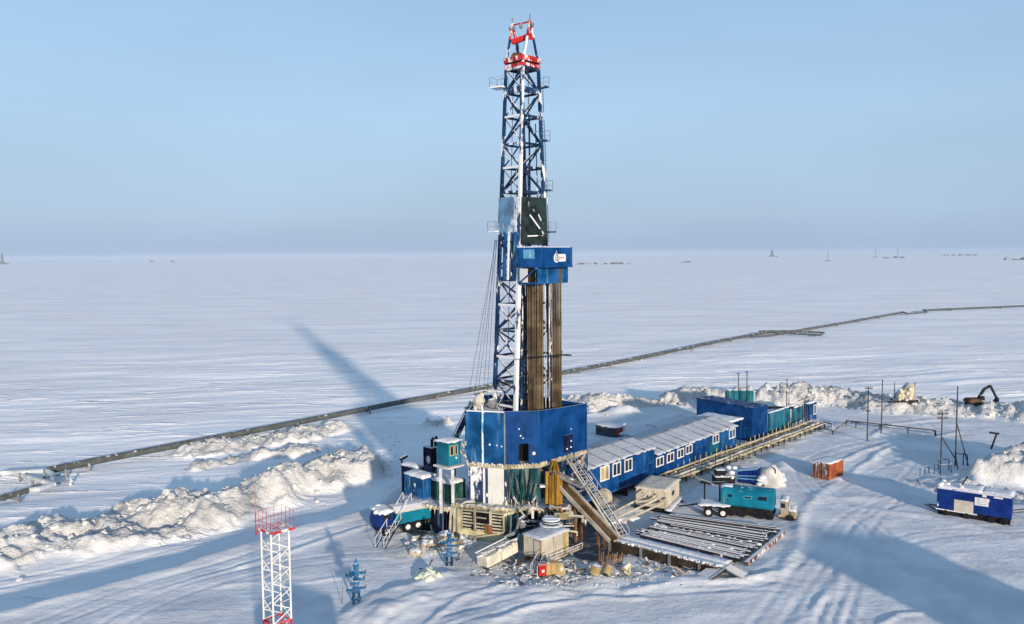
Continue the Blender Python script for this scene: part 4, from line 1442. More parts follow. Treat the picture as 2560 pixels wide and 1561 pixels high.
    for q0, q1, r in ((pts[0] + V((0, -0.1, 0.05)), pts[1] + V((0, -0.1, -0.1)), 0.2), (pts[1] + V((0, -0.1, -0.1)), V((db.x, 82.2, zd + 0.05)), 0.15)):
        m = MB()
        run_ = [q0.lerp(q1, i / 9) + V((0, 0, random.uniform(-.1, .12))) for i in range(10)]
        m.path(run_, r, 7)
        for q in run_:
            m.ball(q + V((random.uniform(-.2, .2), -0.05, random.uniform(-.15, .1))), random.uniform(0.14, 0.26), 7, 0.9)
        m.build('iced_edge_pipe', M['beige_ice'], t, world=True, smooth=True)
    for k in range(9):
        q = V((D(1270 + 9 * k, 1260, 82.2).x, 82.25, zd))
        m = MB()
        m.tube(q, q + V((random.uniform(-.08, .08), 0, random.uniform(0.3, 1.0))), random.uniform(0.05, 0.1), 6)
        m.build('iced_stub', M['beige_ice'], t, world=True)
    # pump room: cream louvred front
    pa, pb = D(1146, 1300, 83.0), D(1258, 1300, 81.2)
    A, B = V((pa.x, 83.0, 0)), V((pb.x, 81.2, 0))
    u, nr, L = face_frame(A, B)
    zg, zu = 0.1, zd - 0.25
    m = MB()
    m.prism([V((A.x, A.y, zg)), V((B.x, B.y, zg)), V((B.x + 2.2, B.y + 2.2, zg)), V((A.x + 2, A.y + 2.4, zg))], (0, 0, zu - zg - 0.02))
    m.build('pump_room', M['pump_cream'], t, world=True)
    zl0, zl1 = HZ(B, 1240, 1335), HZ(B, 1240, 1288)
    for x0, x1 in ((1152, 1180), (1186, 1220), (1226, 1254)):
        s0, s1 = reach(A, u, x0), reach(A, u, x1)
        m = MB()
        p = A + u * s0
        m.para(V((p.x, p.y, zl0)) + nr * 0.012, u * (s1 - s0), nr * 0.03, V((0, 0, zl1 - zl0)))
        lo = m.build('louvre_backing', M['opening'], t, world=True)
        m = MB()
        k = 6
        for i in range(k):
            z = zl0 + (zl1 - zl0) * (i + 0.15) / k
            if x0 == 1186 and i > 2 and random.random() < 0.7:
                continue
            sa, sb = random.uniform(0, 0.1), (s1 - s0) * random.uniform(0.75, 1.0)
            m.para(V((p.x, p.y, z)) + u * sa + nr * 0.04, u * (sb - sa), nr * 0.10, V((0, 0, 0.13)))
        m.build('louvre_slats', M['beige_ice'], lo, world=True)
        m = MB()
        for s_ in (s0 - 0.12, s1):
            q = A + u * s_
            m.para(V((q.x, q.y, zl0 - 0.1)) + nr * 0.01, u * 0.12, nr * 0.1, V((0, 0, zl1 - zl0 + 0.4)))
        m.build('louvre_frame', M['beige_ice'], lo, world=True)
    m = MB()
    q = A + u * reach(A, u, 1210)
    m.para(V((q.x, q.y, zl0 - 0.1)) + nr * 0.05, u * 0.8, nr * 0.25, V((0, 0, 0.95)))
    m.build('valve_box', M['rust'], t, world=True)
    m = MB()
    m.para(V((B.x, B.y, zg + 0.2)) + V((0.15, 0.1, 0)), (2.0, 2.0, 0), (0.08, -0.08, 0), (0, 0, zu - zg - 0.5))
    m.build('side_sheet', M['teal_dirty'], t, world=True)
    # big frozen posts at the room's left corner
    for dx, dy, r in ((0, 0, 0.28), (-0.5, 0.3, 0.22), (-1.0, 0.8, 0.18)):
        m = MB()
        m.tube(V((A.x + dx, A.y + dy, 0.0)), V((A.x + dx * 0.8, A.y + dy, zd - 0.2)), r, 8, r * 0.8)
        m.build('iced_post', M['beige_ice'], t, world=True)
    # stair from the ground to the middle deck, right of the pump room
    f0, f1 = G(1338, 1345), V((D(1362, 1270, 82.0).x, 82.0, zd))
    stairs(t, V((D(1336, 1338, 80.2).x, 80.2, 0.9)), f1, 0.9, V((1, 0, 0)), 'grey', 'white')
    # flow pipes: grey elbow run in front of the room
    m = MB()
    m.path([D(1262, 1345, 80.0), D(1290, 1332, 79.8), D(1298, 1300, 79.8), D(1312, 1290, 80.2)], 0.16, 8)
    m.build('flow_pipe', M['grey'], t, world=True)
    m = MB()
    m.path([D(1278, 1290, 80.6), D(1276, 1330, 80.3), D(1264, 1362, 80.0)], 0.09, 7)
    m.build('flow_pipe', M['grey'], t, world=True)
    m = MB()
    m.ball(D(1306, 1312, 80.0), 0.4, 8, 1.2)
    m.build('valve', M['grey'], t, world=True)
    mats = ('beige_ice', 'steel', 'white_ice', 'dark_teal', 'grey', 'beige_ice', 'rust')
    for k in range(46):
        x = random.uniform(1268, 1432)
        y = random.uniform(1262, 1342)
        c = D(x, y, random.uniform(80.6, 82.4))
        m = MB()
        r = random.choice((0.05, 0.07, 0.1, 0.13))
        if k % 3 == 0:
            q = c + V((random.uniform(0.6, 1.8), random.uniform(-.3, .3), random.uniform(-0.2, 0.2)))
            m.path([c, q, q + V((0, 0.1, -random.uniform(0.4, 1.3)))], r, 6)
        elif k % 3 == 1:
            m.tube(c, c + V((random.uniform(-.15, .15), 0, -random.uniform(0.5, 1.6))), r, 6)
            m.tube(c + V((0, 0, 0.02)), c + V((0, 0, -0.12)), r * 1.9, 7)
        else:
            m.bar(c, c + V((random.uniform(-1.0, 1.0), random.uniform(-.3, .3), random.uniform(-1.0, 0.6))), r * 1.6)
        m.build('pipework', M[mats[k % 7]], t, world=True)
    # posts and drips hanging on the teal sheet front, ladders of ice
    for k in range(12):
        p = W1 + u2 * random.uniform(0.2, L2) + nr2 * random.uniform(0.1, 0.6)
        zt_ = random.uniform(zt + 0.6, z0 - 0.2)
        m = MB()
        m.tube(V((p.x, p.y, zt_)), V((p.x + random.uniform(-.5, .5), p.y, zt_ - random.uniform(0.6, 2.4))), random.uniform(0.05, 0.12), 6)
        m.build('pipework', M[('teal_dirty', 'steel', 'dark_teal')[k % 3]], t, world=True)
    return t, zd
M['sub_frost'] = paint("iced_blue_sheet", (0.008, 0.03, 0.09), 0.5, frost=0.55, streak=0.3, fscale=0.5, var=0.4, bump=0.4)
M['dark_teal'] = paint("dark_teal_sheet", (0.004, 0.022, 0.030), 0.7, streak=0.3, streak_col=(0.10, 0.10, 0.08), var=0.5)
M['pump_cream'] = paint("pump_room_cream", (0.46, 0.43, 0.27), 0.6, streak=0.25, streak_col=(0.22, 0.2, 0.12), var=0.25)
SUB, DECK_Z = make_sub()

# BOP stack and its green cover bands behind the white cabin
def make_bop():
    c = G(1378, 1352)
    c = D(1378, 1340, 79.6)
    c = V((c.x, 79.6, 0.0))
    t = thing('well_control_stack', 'dark green well control stack ringed with snowy bands, behind the white cabin', 'valve stack', c)
    z = 0.2
    for i, (r, h) in enumerate(((1.0, 0.9), (1.25, 0.35), (1.15, 0.3), (1.3, 0.3), (1.1, 0.3), (1.2, 0.25), (0.9, 0.35), (0.95, 0.2))):
        m = MB()
        m.lathe((0, 0, 0), [(r, z), (r, z + h * 0.75), (r * 0.9, z + h)], 14)
        o = m.build('band', M['green'], t)
        if i:
            m = MB()
            m.lathe((0, 0, 0), [(r * 1.0, z + h * 0.76), (r * 0.99, z + h + 0.05), (r * 0.80, z + h + 0.09)], 14)
            m.build('snow_ring', M['snow'], o)
        z += h
    m = MB()
    m.tube((0.5, -0.5, z - 0.2), (1.2, -0.9, z - 0.9), 0.14, 7)
    m.tube((0.3, 0, z), (0.9, -0.3, z + 0.35), 0.12, 7)
    m.build('outlet', M['grey'], t)
    m = MB()
    m.box(-0.7, 0.9, -0.3, 0.7, z, z + 0.14)
    m.build('cap_plate', M['snow'], t, bevel=0.03)
    for k in range(4):
        m = MB()
        y = z - 0.1 + 0.16 * k
        m.para((0.35, -0.2 + 0.08 * k, y), (1.5, 0.35, 0.0), (-0.05, 0.22, 0), (0, 0, 0.12))
        m.build('plank', M['yellow_pale'], t)
make_bop()

# ------------------------------------------------------------------ left side platform and what stands on it
def make_left():
    zd = D(1055, 1256, 86.0).z
    pts = [D(1000, 1256, 86.8), D(1095, 1258, 84.4), D(1135, 1264, 83.6), D(1190, 1250, 85), None]
    P = [V((pts[0].x, 86.8, 0)), V((pts[1].x, 84.4, 0)), V((pts[2].x, 83.8, 0)), V((W0.x - 0.3, W0.y, 0)), V((W0.x - 0.3, 92.5, 0)), V((pts[0].x + 0.5, 94, 0))]
    c = sum(P, V((0, 0, 0))) / len(P)
    t = thing('side_platform', 'cream ice covered platform on dark posts, left of the rig, carrying the tanks', 'platform', (c.x, c.y, 0))
    m = MB()
    m.prism([V((p.x, p.y, zd - 0.35)) for p in P], (0, 0, 0.35))
    m.build('deck', M['beige_ice'], t, world=True)
    m = MB()
    for a, b in zip(P[:3], P[1:4]):
        n = int((b - a).length / 0.3)
        for i in range(n):
            q = a.lerp(b, (i + random.random() * 0.7) / n)
            m.ball(V((q.x, q.y - 0.05, zd - random.uniform(0.02, 0.3))), random.uniform(0.13, 0.28), 6, 0.8)
            if random.random() < 0.4:
                m.tube(V((q.x, q.y - 0.1, zd - 0.2)), V((q.x, q.y - 0.1, zd - random.uniform(0.5, 0.9))), 0.08, 5, 0.02)
    tag(m.build('edge_ice', M['beige_ice'], t, world=True, smooth=True), None, None, None, 'stuff')
    for p in (P[0] + V((.4, .3, 0)), P[1] + V((0, .3, 0)), P[2] + V((-.2, .3, 0)), P[3] + V((-.5, 1, 0)), P[5], P[4], (P[1] + P[4]) / 2):
        m = MB()
        g = gz(p.x, p.y)
        m.para(V((p.x - 0.12, p.y - 0.12, g - 0.2)), (0.24, 0, 0), (0, 0.24, 0), (0, 0, zd - 0.35 - g + 0.2))
        m.build('post', M['steel'], t, world=True)
    m = MB()
    a, b = P[2] + V((0.0, -0.1, zd - 0.1)), V((W0.x + 0.8, W0.y - 0.6, zd + 0.55))
    m.path([P[1] + V((0.6, -0.1, zd - 0.1)), a, a.lerp(b, 0.6) + V((0, 0, 0.25)), b], 0.2, 8)
    m.build('iced_pipe', M['beige_ice'], t, world=True)
    # tanks on the deck
    Bq = boxpx(1058, 1247, 1197, 1012, 1091, 86.6)
    Bq['loc'].z = zd
    Bq['h'] = HZ(Bq['loc'], 1058, 1197) - zd
    container('mud_tank', 'blue teal tank with a rounded snow cap on the left platform, outer of the two', 'tank', Bq, 'blue_frost', doors=False, snow_th=0.42)
    Bq = boxpx(1126, 1254, 1211, 1081, 1164, 85.2)
    Bq['loc'].z = zd
    Bq['h'] = HZ(Bq['loc'], 1126, 1211) - zd
    container('mud_tank', 'dark green tank with snowy lid behind the two white cabin posts on the left platform', 'tank', Bq, 'green', doors=False, snow_th=0.3)
    # driller's cabin on white posts
    Bq = boxpx(1122, 1167, 1107, 1093, 1153, 83.6)
    cab = thing('lookout_cabin', 'small teal cabin with windows standing on white posts left of the blue wall', 'cabin', Bq['loc'], Bq['rz'])
    lx, ly, h = Bq['lx'], Bq['ly'], Bq['h']
    m = MB()
    m.box(0, lx, 0, ly, 0.0, h)
    m.build('cabin_body', M['cabin_teal'], cab, bevel=0.03)
    m = MB()
    m.snow(-0.12, lx + 0.12, -0.12, ly + 0.12, h + 0.0, 0.2, seed=4)
    m.build('roof_snow', M['snow'], cab, smooth=True)
    m = MB()
    m.snow(-0.2, lx + 0.2, -0.2, ly + 0.2, -0.16, 0.12, seed=5)
    m.box(-0.15, lx + 0.15, -0.15, ly + 0.15, -0.3, -0.15)
    m.build('base_frame', M['white_ice'], cab)
    for x0, ww in ((0.15, 0.55), (0.85, 0.4), (1.35, 0.45)):
        if x0 + ww < lx:
            window(cab, (x0, 0, h * 0.42), (1, 0, 0), (0, -1, 0), ww, h * 0.42, 0.07, 'yellow_pale', 'glass', 0)
    m = MB()
    m.ball((lx * 0.55, -0.1, h * 0.3), 0.14, 6)
    m.build('lamp', M['snow'], cab)
    zl = zd
    for x, d, mt in ((1102, 84.2, 'white'), (1132, 83.6, 'white')):
        p = D(x, 1200, d)
        m = MB()
        z0p = zd - 0.6
        m.para(V((p.x - 0.16, d - 0.16, z0p)), (0.32, 0, 0), (0, 0.32, 0), (0, 0, Bq['loc'].z - 0.3 - z0p))
        m.build('post', M['grey_white'], cab, world=True)
    # gear between cabin and blue wall
    m = MB()
    for i in range(12):
        q = D(random.uniform(1153, 1168), random.uniform(1105, 1155), 84.6)
        m.bar(q, q + V((random.uniform(-.3, .3), 0, random.uniform(-.6, .6))), 0.12)
    m.build('pipe_cluster', M['beige_ice'], cab, world=True)
    # navy exhaust box behind
    Bq = boxpx(1079, 1190, 1122, 1059, 1093, 91.0)
    Bq['loc'].z = zd
    Bq['h'] = HZ(Bq['loc'], 1079, 1122) - zd
    ex = container('generator_box', 'tall navy box with two black exhaust stubs behind the teal tank', 'generator', Bq, 'navy', doors=False, snow_th=0.0)
    h = Bq['h']
    for k in (0.8, 1.35):
        m = MB()
        m.tube((k, 0.8, h - 0.1), (k, 0.8, h + 0.85), 0.17, 8)
        m.tube((k, 0.8, h + 0.85), (k + 0.2, 0.7, h + 1.0), 0.19, 8)
        m.build('exhaust', M['black_bare'], ex)
    m = MB()
    m.prism([(-0.02, 0.5 + 0.35 * math.cos(rad(a)), h * 0.72 + 0.4 * math.sin(rad(a)) * (1 if a < 180 else 1.3)) for a in range(0, 360, 30)], (-0.02, 0, 0))
    m.build('rime_patch', M['white_ice'], ex)
    # dark shed at the back left
    Bq = boxpx(1042, 1222, 1172, 1004, 1062, 93.0)
    s = thing('low_shed', 'low navy shed under thick snow at the far left of the rig', 'shed', Bq['loc'], Bq['rz'])
    g = gz(Bq['loc'].x, Bq['loc'].y) - Bq['loc'].z
    m = MB()
    m.box(0, Bq['lx'], 0, Bq['ly'], g, Bq['h'])
    m.build('shed_body', M['navy'], s, bevel=0.03)
    m = MB()
    m.snow(0, Bq['lx'], 0, Bq['ly'], Bq['h'], 0.35, seed=9)
    m.build('roof_snow', M['snow'], s, smooth=True)
    m = MB()
    m.bar((0.2, Bq['ly'] + 0.4, Bq['h'] + 0.5), (Bq['lx'], Bq['ly'] + 0.4, Bq['h'] + 0.75), 0.35, 0.3)
    m.bar((0.4, Bq['ly'] + 0.4, Bq['h'] - 0.4), (0.4, Bq['ly'] + 0.4, Bq['h'] + 0.4), 0.2)
    m.build('roof_pipe', M['black'], s)
    m = MB()
    m.para((-2.2, 0.4, g + 0.6), (2.2, 0, 0.5), (0, 1.6, 0), (0, 0, 0.12))
    m.build('ramp_plate', M['black'], s)
    # equipment in the shade under the deck
    for k, (x, d, wd, dp, hh, mt) in enumerate(((1068, 86.6, 1.6, 1.6, 3.0, 'dark_teal'), (1105, 85.6, 1.8, 1.6, 3.1, 'navy'))):
        p = D(x, 1300, d)
        lb = ('streaked dark green settling tank in the shade under the left platform', 'navy upright tank with a hand rail in the shade under the left platform')[k]
        u = thing('shaded_tank', lb, 'tank', (p.x, d, gz(p.x, d)))
        m = MB()
        m.box(-wd / 2, wd / 2, 0, dp, -0.1, zd - 0.4 - gz(p.x, d))
        m.build('tank_body', M[mt], u, bevel=0.04)
        m = MB()
        for i in range(4):
            m.tube((-wd / 2 + 0.2 + i * 0.4, -0.06, 0.3), (-wd / 2 + 0.2 + i * 0.4, -0.06, 2.5), 0.05, 5)
        m.build('pipe', M['grey'], u)
        m = MB()
        m.path([(-wd / 2 - 0.3, -0.5, 1.2), (-wd / 2 - 0.1, -0.6, 0.3), (wd / 2, -0.7, 0.15), (wd / 2 + 0.1, -0.7, 1.2)], 0.06, 6)
        m.build('hand_rail', M['white'], u)
    # open stair from the deck to the snow
    head = D(1008, 1252, 86.4)
    head.z = zd
    ft = G(938, 1371)
    ft.z = gz(ft.x, ft.y)
    s = thing('access_stair', 'long steel stair with white handrails running from the left platform down to the snow', 'stair', ft)
    d = (head - ft)
    side = V((-d.y, d.x, 0)).normalized() * -1
    stairs(s, V((0, 0, 0)), head - ft, 1.0, side, 'steel_bare', 'white', 0.3)
M['cabin_teal'] = paint("teal_cabin_paint", (0.005, 0.12, 0.19), 0.5, streak=0.25, streak_col=(0.10, 0.2, 0.24), var=0.3)
M['grey_white'] = paint('rimed_post_sunlit_pipe', (0.42, 0.45, 0.47), 0.6, frost=0.3, var=0.2)
make_left()

# ------------------------------------------------------------------ white cabin at the foot of the rig
def make_white_cabin():
    Bq = boxpx(1355, 1402, 1349, 1310, 1421, 75.6)
    g = gz(Bq['loc'].x, Bq['loc'].y + 1)
    t = thing('site_cabin', 'cream panelled cabin on skids at the rig foot, with two doors and snowy roof', 'cabin', Bq['loc'], Bq['rz'])
    lx, ly, h = Bq['lx'], Bq['ly'], Bq['h']
    m = MB()
    m.box(0, lx, 0, ly, 0, h)
    m.build('body', M['cream'], t, bevel=0.03)
    for x in [0.0, lx * 0.42, lx * 0.78, lx - 0.08]:
        m = MB()
        m.box(x, x + 0.07, -0.03, 0, 0.03, h - 0.03)
        m.build('panel_strip', M['pump_cream'], t)
    for y in (0.02, ly - 0.09):
        m = MB()
        m.box(-0.03, 0, y, y + 0.07, 0.03, h - 0.03)
        m.build('panel_strip', M['pump_cream'], t)
    for y0, y1 in ((0.25, 1.0),):
        m = MB()
        m.box(-0.05, -0.005, y0, y1, 0.06, h * 0.86)
        d = m.build('door', M['cream'], t)
        m = MB()
        m.box(-0.07, -0.05, y0 + 0.04, y0 + 0.1, 0.9, 1.1)
        m.build('handle', M['black'], d)
        m = MB()
        for q in ((y0 - 0.06, y0, 0.0, h * 0.9), (y1, y1 + 0.06, 0, h * 0.9)):
            m.box(-0.045, -0.003, q[0], q[1], q[2] + 0.02, q[3])
        m.box(-0.045, -0.003, y0, y1, h * 0.86, h * 0.9)
        m.build('door_frame', M['rust'], d)
    m = MB()
    m.box(lx * 0.80, lx * 0.96, -0.05, -0.005, 0.08, h * 0.9)
    m.build('door', M['yellow_pale'], t)
    m = MB()
    m.snow(-0.08, lx + 0.08, -0.08, ly + 0.08, h, 0.15, seed=3)
    m.build('roof_snow', M['roof_snow'], t, smooth=True)
    m = MB()
    for y in (0.3, ly - 0.5):
        m.box(-0.2, lx + 0.3, y, y + 0.2, g - Bq['loc'].z - 0.1, -0.0)
    m.box(0.1, 0.35, 0.5, ly - 0.5, -0.2, -0.0)
    m.box(lx - 0.35, lx - 0.1, 0.5, ly - 0.5, -0.2, -0.0)
    m.build('skid', M['rust'], t)
    m = MB()
    m.box(0.4, lx + 1.4, -0.7, -0.05, -0.12, 0.0)
    m.build('porch', M['beige_ice'], t)
    railing(t, [(0.6, -0.68, -0.02), (lx + 1.4, -0.68, -0.02)], 0.5, 'beige_ice', 0.05, gap=0.7)
    # steps
    p = G(1327, 1440)
    st = thing('boarding_steps', 'short white boarding steps leaning at the door end of the cream cabin', 'steps', V((p.x, p.y, gz(p.x, p.y))))
    q = D(1347, 1402, 76.2)
    stairs(st, V((0, 0, 0)), V((q.x - p.x, q.y - p.y, q.z - gz(p.x, p.y))), 0.75, V((0.8, -0.6, 0)), 'white', 'white', 0.25)
make_white_cabin()
# ------------------------------------------------------------------ the row of service buildings behind the rig
TR = rad(46.8)
R1, R2 = V((math.cos(TR), math.sin(TR), 0)), V((-math.sin(TR), math.cos(TR), 0))
def shed(name, label, cat, xa, ya, xb, zeave, zbase, depth, rise, wall, wins=(), base_pt=None, bands=(), roof_lines=7, start=None, axis=None):
    """cabin row unit: eave starts at pixel (xa, ya), runs along R1 to column xb"""
    p = G(xa, ya, zeave)
    ang = TR if axis is None else axis
    R1 = V((math.cos(ang), math.sin(ang), 0))
    if start is not None:
        p = start
    L = reach(p, R1, xb)
    o = V((p.x, p.y, zbase))
    t = thing(name, label, cat, o, ang)
    h = zeave - zbase
    m = MB()
    m.box(0, L, 0, depth, 0.25, h - 0.12)
    for k in (0, L):                                        # gable ends
        m.prism([(k, 0, h - 0.12), (k, depth, h - 0.12), (k, depth / 2, h - 0.12 + rise)], (0.1 if k == 0 else -0.1, 0, 0))
    m.build('wall_body', M[wall], t)
    m = MB()
    n = int(L / 1.18)
    for i in range(n + 1):
        x = i * L / n
        m.box(max(0, x - 0.03), min(L, x + 0.03), -0.03, 0, 0.27, h - 0.14)
    m.box(0, L, -0.05, 0, 0.12, 0.3)
    m.build('wall_seams', M[wall], t)
    m = MB()
    for sgn in (0, 1):
        y0, y1 = (-0.3, depth / 2) if not sgn else (depth + 0.3, depth / 2)
        m.prism([(-0.1, y0, h - 0.16), (L + 0.1, y0, h - 0.16), (L + 0.1, y1, h + rise - 0.02), (-0.1, y1, h + rise - 0.02)], (0, 0, 0.1))
    rf = m.build('roof', M['blue'], t)
    m = MB()
    sl = lambda x, y: (rise + 0.14) * (1 - abs(y - depth / 2) / (depth / 2 + 0.3)) - 0.04
    m.snow(-0.05, L + 0.05, -0.28, depth + 0.28, h - 0.03, 0.07, seed=xa * 0.1, slope=sl, over=0.02, ny=20)
    m.build('roof_snow', M['roof_snow'], rf, smooth=True)
    m = MB()
    for i in range(1, roof_lines):
        x = L * i / roof_lines + random.uniform(-.15, .15)
        m.bar((x, -0.25, h + 0.03), (x + 0.05, depth / 2 - 0.1, h + rise + 0.08), 0.06, 0.12)
    m.bar((-0.1, depth / 2, h + rise + 0.12), (L + 0.1, depth / 2, h + rise + 0.12), 0.12, 0.16)
    m.build('roof_ribs', M['grey_rib'], rf)
    m = MB()
    for i in range(int(L / 3) + 1):
        x = min(L - 0.3, i * 3.0 + 0.2)
        m.box(x, x + 0.3, 0.1, depth - 0.1, -zbase - 0.6, 0.25)
    m.box(0, L, 0.15, 0.35, -0.05, 0.25)
    m.build('skids', M['black'], t)
    for (x0, x1, y0, y1, fr) in wins:
        s0, s1 = reach(o, R1, x0), reach(o, R1, x1)
        c = o + R1 * (s0 + s1) / 2
        q0, q1 = HZ(c, (x0 + x1) / 2, y1) - zbase, HZ(c, (x0 + x1) / 2, y0) - zbase
        window(t, (s0, 0, q0), (1, 0, 0), (0, -1, 0), s1 - s0, q1 - q0, 0.16, 'white', fr, 1)
    for (x0, x1, f0, f1, mt, nm) in bands:
        s0, s1 = reach(o, R1, x0), reach(o, R1, x1)
        m = MB()
        m.box(s0, s1, -0.045, -0.004, 0.27 + (h - 0.4) * f0, 0.27 + (h - 0.4) * f1)
        m.build(nm, M[mt], t)
    return t, L, o
def make_camp():
    shed('service_cabin', 'taller blue service cabin nearest the rig with three white framed windows, one of them yellow', 'cabin', 1452, 1177, 1637, 5.1, 1.0, 7.0, 0.65, 'blue',
         [(1500, 1523, 1165, 1202, 'yellow_pale'), (1531, 1552, 1156, 1190, 'glass'), (1561, 1581, 1147, 1179, 'glass')], bands=((1585, 1634, 0.0, 0.28, 'blue_wall', 'skirt_panel'), (1622, 1636, 0.05, 0.5, 'blue_wall', 'door')), roof_lines=6)
    e0_, e1_ = G(1640, 1136, 4.0), G(1843, 1062, 4.0)
    LA = math.atan2(e1_.y - e0_.y, e1_.x - e0_.x)
    _, LB, OB = shed('service_cabin', 'long blue service cabin in mid row with four white framed windows close together', 'cabin', 1640, 1136, 1738, 4.0, 0.75, 8.2, 0.75, 'blue_wall',
         [(1641, 1660, 1142, 1166, 'glass'), (1668, 1686, 1132, 1156, 'glass'), (1694, 1711, 1122, 1145, 'glass'), (1715, 1732, 1112, 1135, 'glass')], bands=((1738 - 30, 1738 - 12, 0.0, 0.6, 'blue', 'door'),), roof_lines=5, axis=LA)
    shed('service_cabin', 'service cabin with faded teal patches on its blue front and two white framed windows', 'cabin', 1739.5, 1098.5, 1843, 4.0, 0.75, 8.2, 0.75, 'blue',
         [(1783, 1799, 1086, 1109, 'glass'), (1824, 1840, 1072, 1096, 'glass')], bands=((1776, 1800, 0.0, 0.62, 'teal', 'faded_panel'), (1802, 1838, 0.1, 0.95, 'blue_frost', 'faded_panel'), (1744, 1768, 0, 0.6, 'blue_wall', 'door')), roof_lines=5, axis=LA, start=OB + V((math.cos(LA), math.sin(LA), 0)) * (LB + 0.22))
    # low pale sheds behind the row
    for k, (x, y, x1, lb) in enumerate(((1596, 1092, 1655, 'low pale blue snowed shed behind the cabin row, next to the red boarded hut'), (1660, 1070, 1745, 'low pale blue snowed shed behind the cabin row, nearer the tall blue hall'))):
        p = G(x, y, 2.6)
        o = V((p.x, p.y, 0))
        L = reach(p, R1, x1)
        t = thing('low_shed', lb, 'shed', o, TR)
        m = MB()
        m.box(0, L, 0, 3.2, -0.4, 2.6)
        m.build('body', M['paleblue'], t)
        m = MB()
        m.snow(-.1, L + .1, -.1, 3.3, 2.6, 0.3, seed=k + 20)
        m.build('roof_snow', M['snow'], t, smooth=True)
        m = MB()
        for i in range(4):
            m.box(L * (i + 0.1) / 4, L * (i + 0.35) / 4, -0.3, 0.05, 1.3, 2.75)
        m.build('vent_hood', M['paleblue'], t)
    # dark hut with the red board
    Bq = bground(1541, 1096, 1070, 1489, 1561, TR)
    t = thing('storage_hut', 'small dark grey hut with a red board on its end, behind the nearest blue cabin', 'hut', Bq['loc'], Bq['rz'])
    lx, ly, h = Bq['lx'], Bq['ly'], Bq['h']
    m = MB()
    m.box(0, lx, 0, ly, -0.2, h)
    m.build('body', M['hut_dark'], t, bevel=0.04)
    m = MB()
    m.snow(-.1, lx + .1, -.1, ly + .1, h, 0.12, seed=33)
    m.build('roof_snow', M['snow'], t, smooth=True)
    m = MB()
    m.box(0.1, lx * 0.55, -0.1, -0.004, 0.3, h * 0.85)
    m.build('red_board', M['red'], t)
    m = MB()
    m.box(lx * 0.7, lx * 1.0, -0.3, -0.1, 0.1, h * 1.25)
    m.build('white_post', M['white'], t)
    # the big blue hall across the end of the row
    nb = G(1880, 1105)
    Bq = boxpx(1880, 1104, 1022, 1741, 1917, nb.y, TR)
    t = thing('blue_hall', 'tall plain blue hall standing across the far end of the cabin row', 'hall', Bq['loc'], TR)
    lx, ly, h = Bq['lx'], Bq['ly'], Bq['h']
    m = MB()
    m.prism([(0, 0, 0), (lx, 0, 0), (lx, 0, h - 0.3), (0, 0, h)], (0, 0.1, 0))
    m.prism([(0, 0.1, 0), (0, ly, 0), (0, ly, h + 0.45), (0, 0.1, h)], (0.1, 0, 0))
    m.prism([(lx, 0.1, 0), (lx, ly, 0), (lx, ly, h + 0.1), (lx, 0.1, h - 0.3)], (-0.1, 0, 0))
    m.prism([(0.1, ly, 0), (lx - 0.1, ly, 0), (lx - 0.1, ly, h + 0.1), (0.1, ly, h + 0.4)], (0, -0.1, 0))
    m.build('wall_body', M['blue_wall'], t)
    m = MB()
    m.prism([(-0.1, -0.1, h), (lx + 0.1, -0.1, h - 0.3), (lx + 0.1, ly + 0.1, h + 0.12), (-0.1, ly + 0.1, h + 0.45)], (0, 0, 0.12))
    m.build('roof', M['hall_roof'], t)
    m = MB()
    for i in range(10):
        y = 0.3 + i * (ly - 0.6) / 9
        m.box(-0.03, 0, y, y + 0.06, 0.2, h - 0.05)
    for i in range(4):
        x = 0.1 + i * (lx - 0.2) / 3
        m.box(x - 0.03, x + 0.03, -0.03, 0, 0.2, h - 0.35)
    m.build('seams', M['blue_wall'], t)
    m = MB()
    m.box(-0.04, 0, 0.6, 1.5, 0, 2.1)
    m.build('door', M['blue'], t)
    # small porch roof heaped with snow between row and hall
    p = G(1830, 1062, 4.0)
    s = thing('porch_roof', 'flat snow heaped porch roof between the windowed cabins and the tall blue hall', 'roof', V((p.x, p.y, 0)), TR)
    m = MB()
    m.box(0.6, 4.2, 0.4, 6.5, 4.1, 4.25)
    m.build('slab', M['blue'], s)
    m = MB()
    m.snow(0.5, 4.3, 0.3, 6.6, 4.25, 0.3, seed=77)
    m.build('snow_heap', M['snow'], s, smooth=True)
    m = MB()
    for a in (0.8, 3.9):
        for b in (0.6, 6.2):
            m.box(a, a + 0.12, b, b + 0.12, 0, 4.1)
    m.build('posts', M['blue'], s)
    # turquoise vertical tanks with masts
    k = 0
    for x, r in ((1822, 0.62), (1837, 0.62), (1856, 0.66), (1874, 0.66)):
        c = G(x, 1016, 2.2)
        z1 = D(x, 974, c.y).z
        lb = ('turquoise upright tank behind the blue hall, outermost on the rig side', 'turquoise upright tank behind the blue hall, just inside the outermost one on the rig side', 'turquoise upright tank behind the blue hall, just inside the outermost one away from the rig', 'turquoise upright tank behind the blue hall, outermost away from the rig')[k]
        t = thing('upright_tank', lb, 'tank', V((c.x, c.y, 0)), 0, 'turquoise tanks behind the hall')
        m = MB()
        m.lathe((0, 0, 0), [(r, 0), (r, z1 - 0.35), (r * 0.85, z1 - 0.08), (r * 0.3, z1)], 14)
        m.build('shell', M['tank_teal'], t, smooth=False)
        m = MB()
        for a in range(5):
            an = rad(180 + 36 * a)
            m.tube((r * 1.02 * math.cos(an), r * 1.02 * math.sin(an), 0.2), (r * 1.02 * math.cos(an), r * 1.02 * math.sin(an), z1 - 0.4), 0.06, 5)
        m.build('ribs', M['teal'], t)
        m = MB()
        m.lathe((0, 0, 0), [(r * 0.95, z1 - 0.1), (r * 0.6, z1 + 0.06), (0.05, z1 + 0.1)], 12)
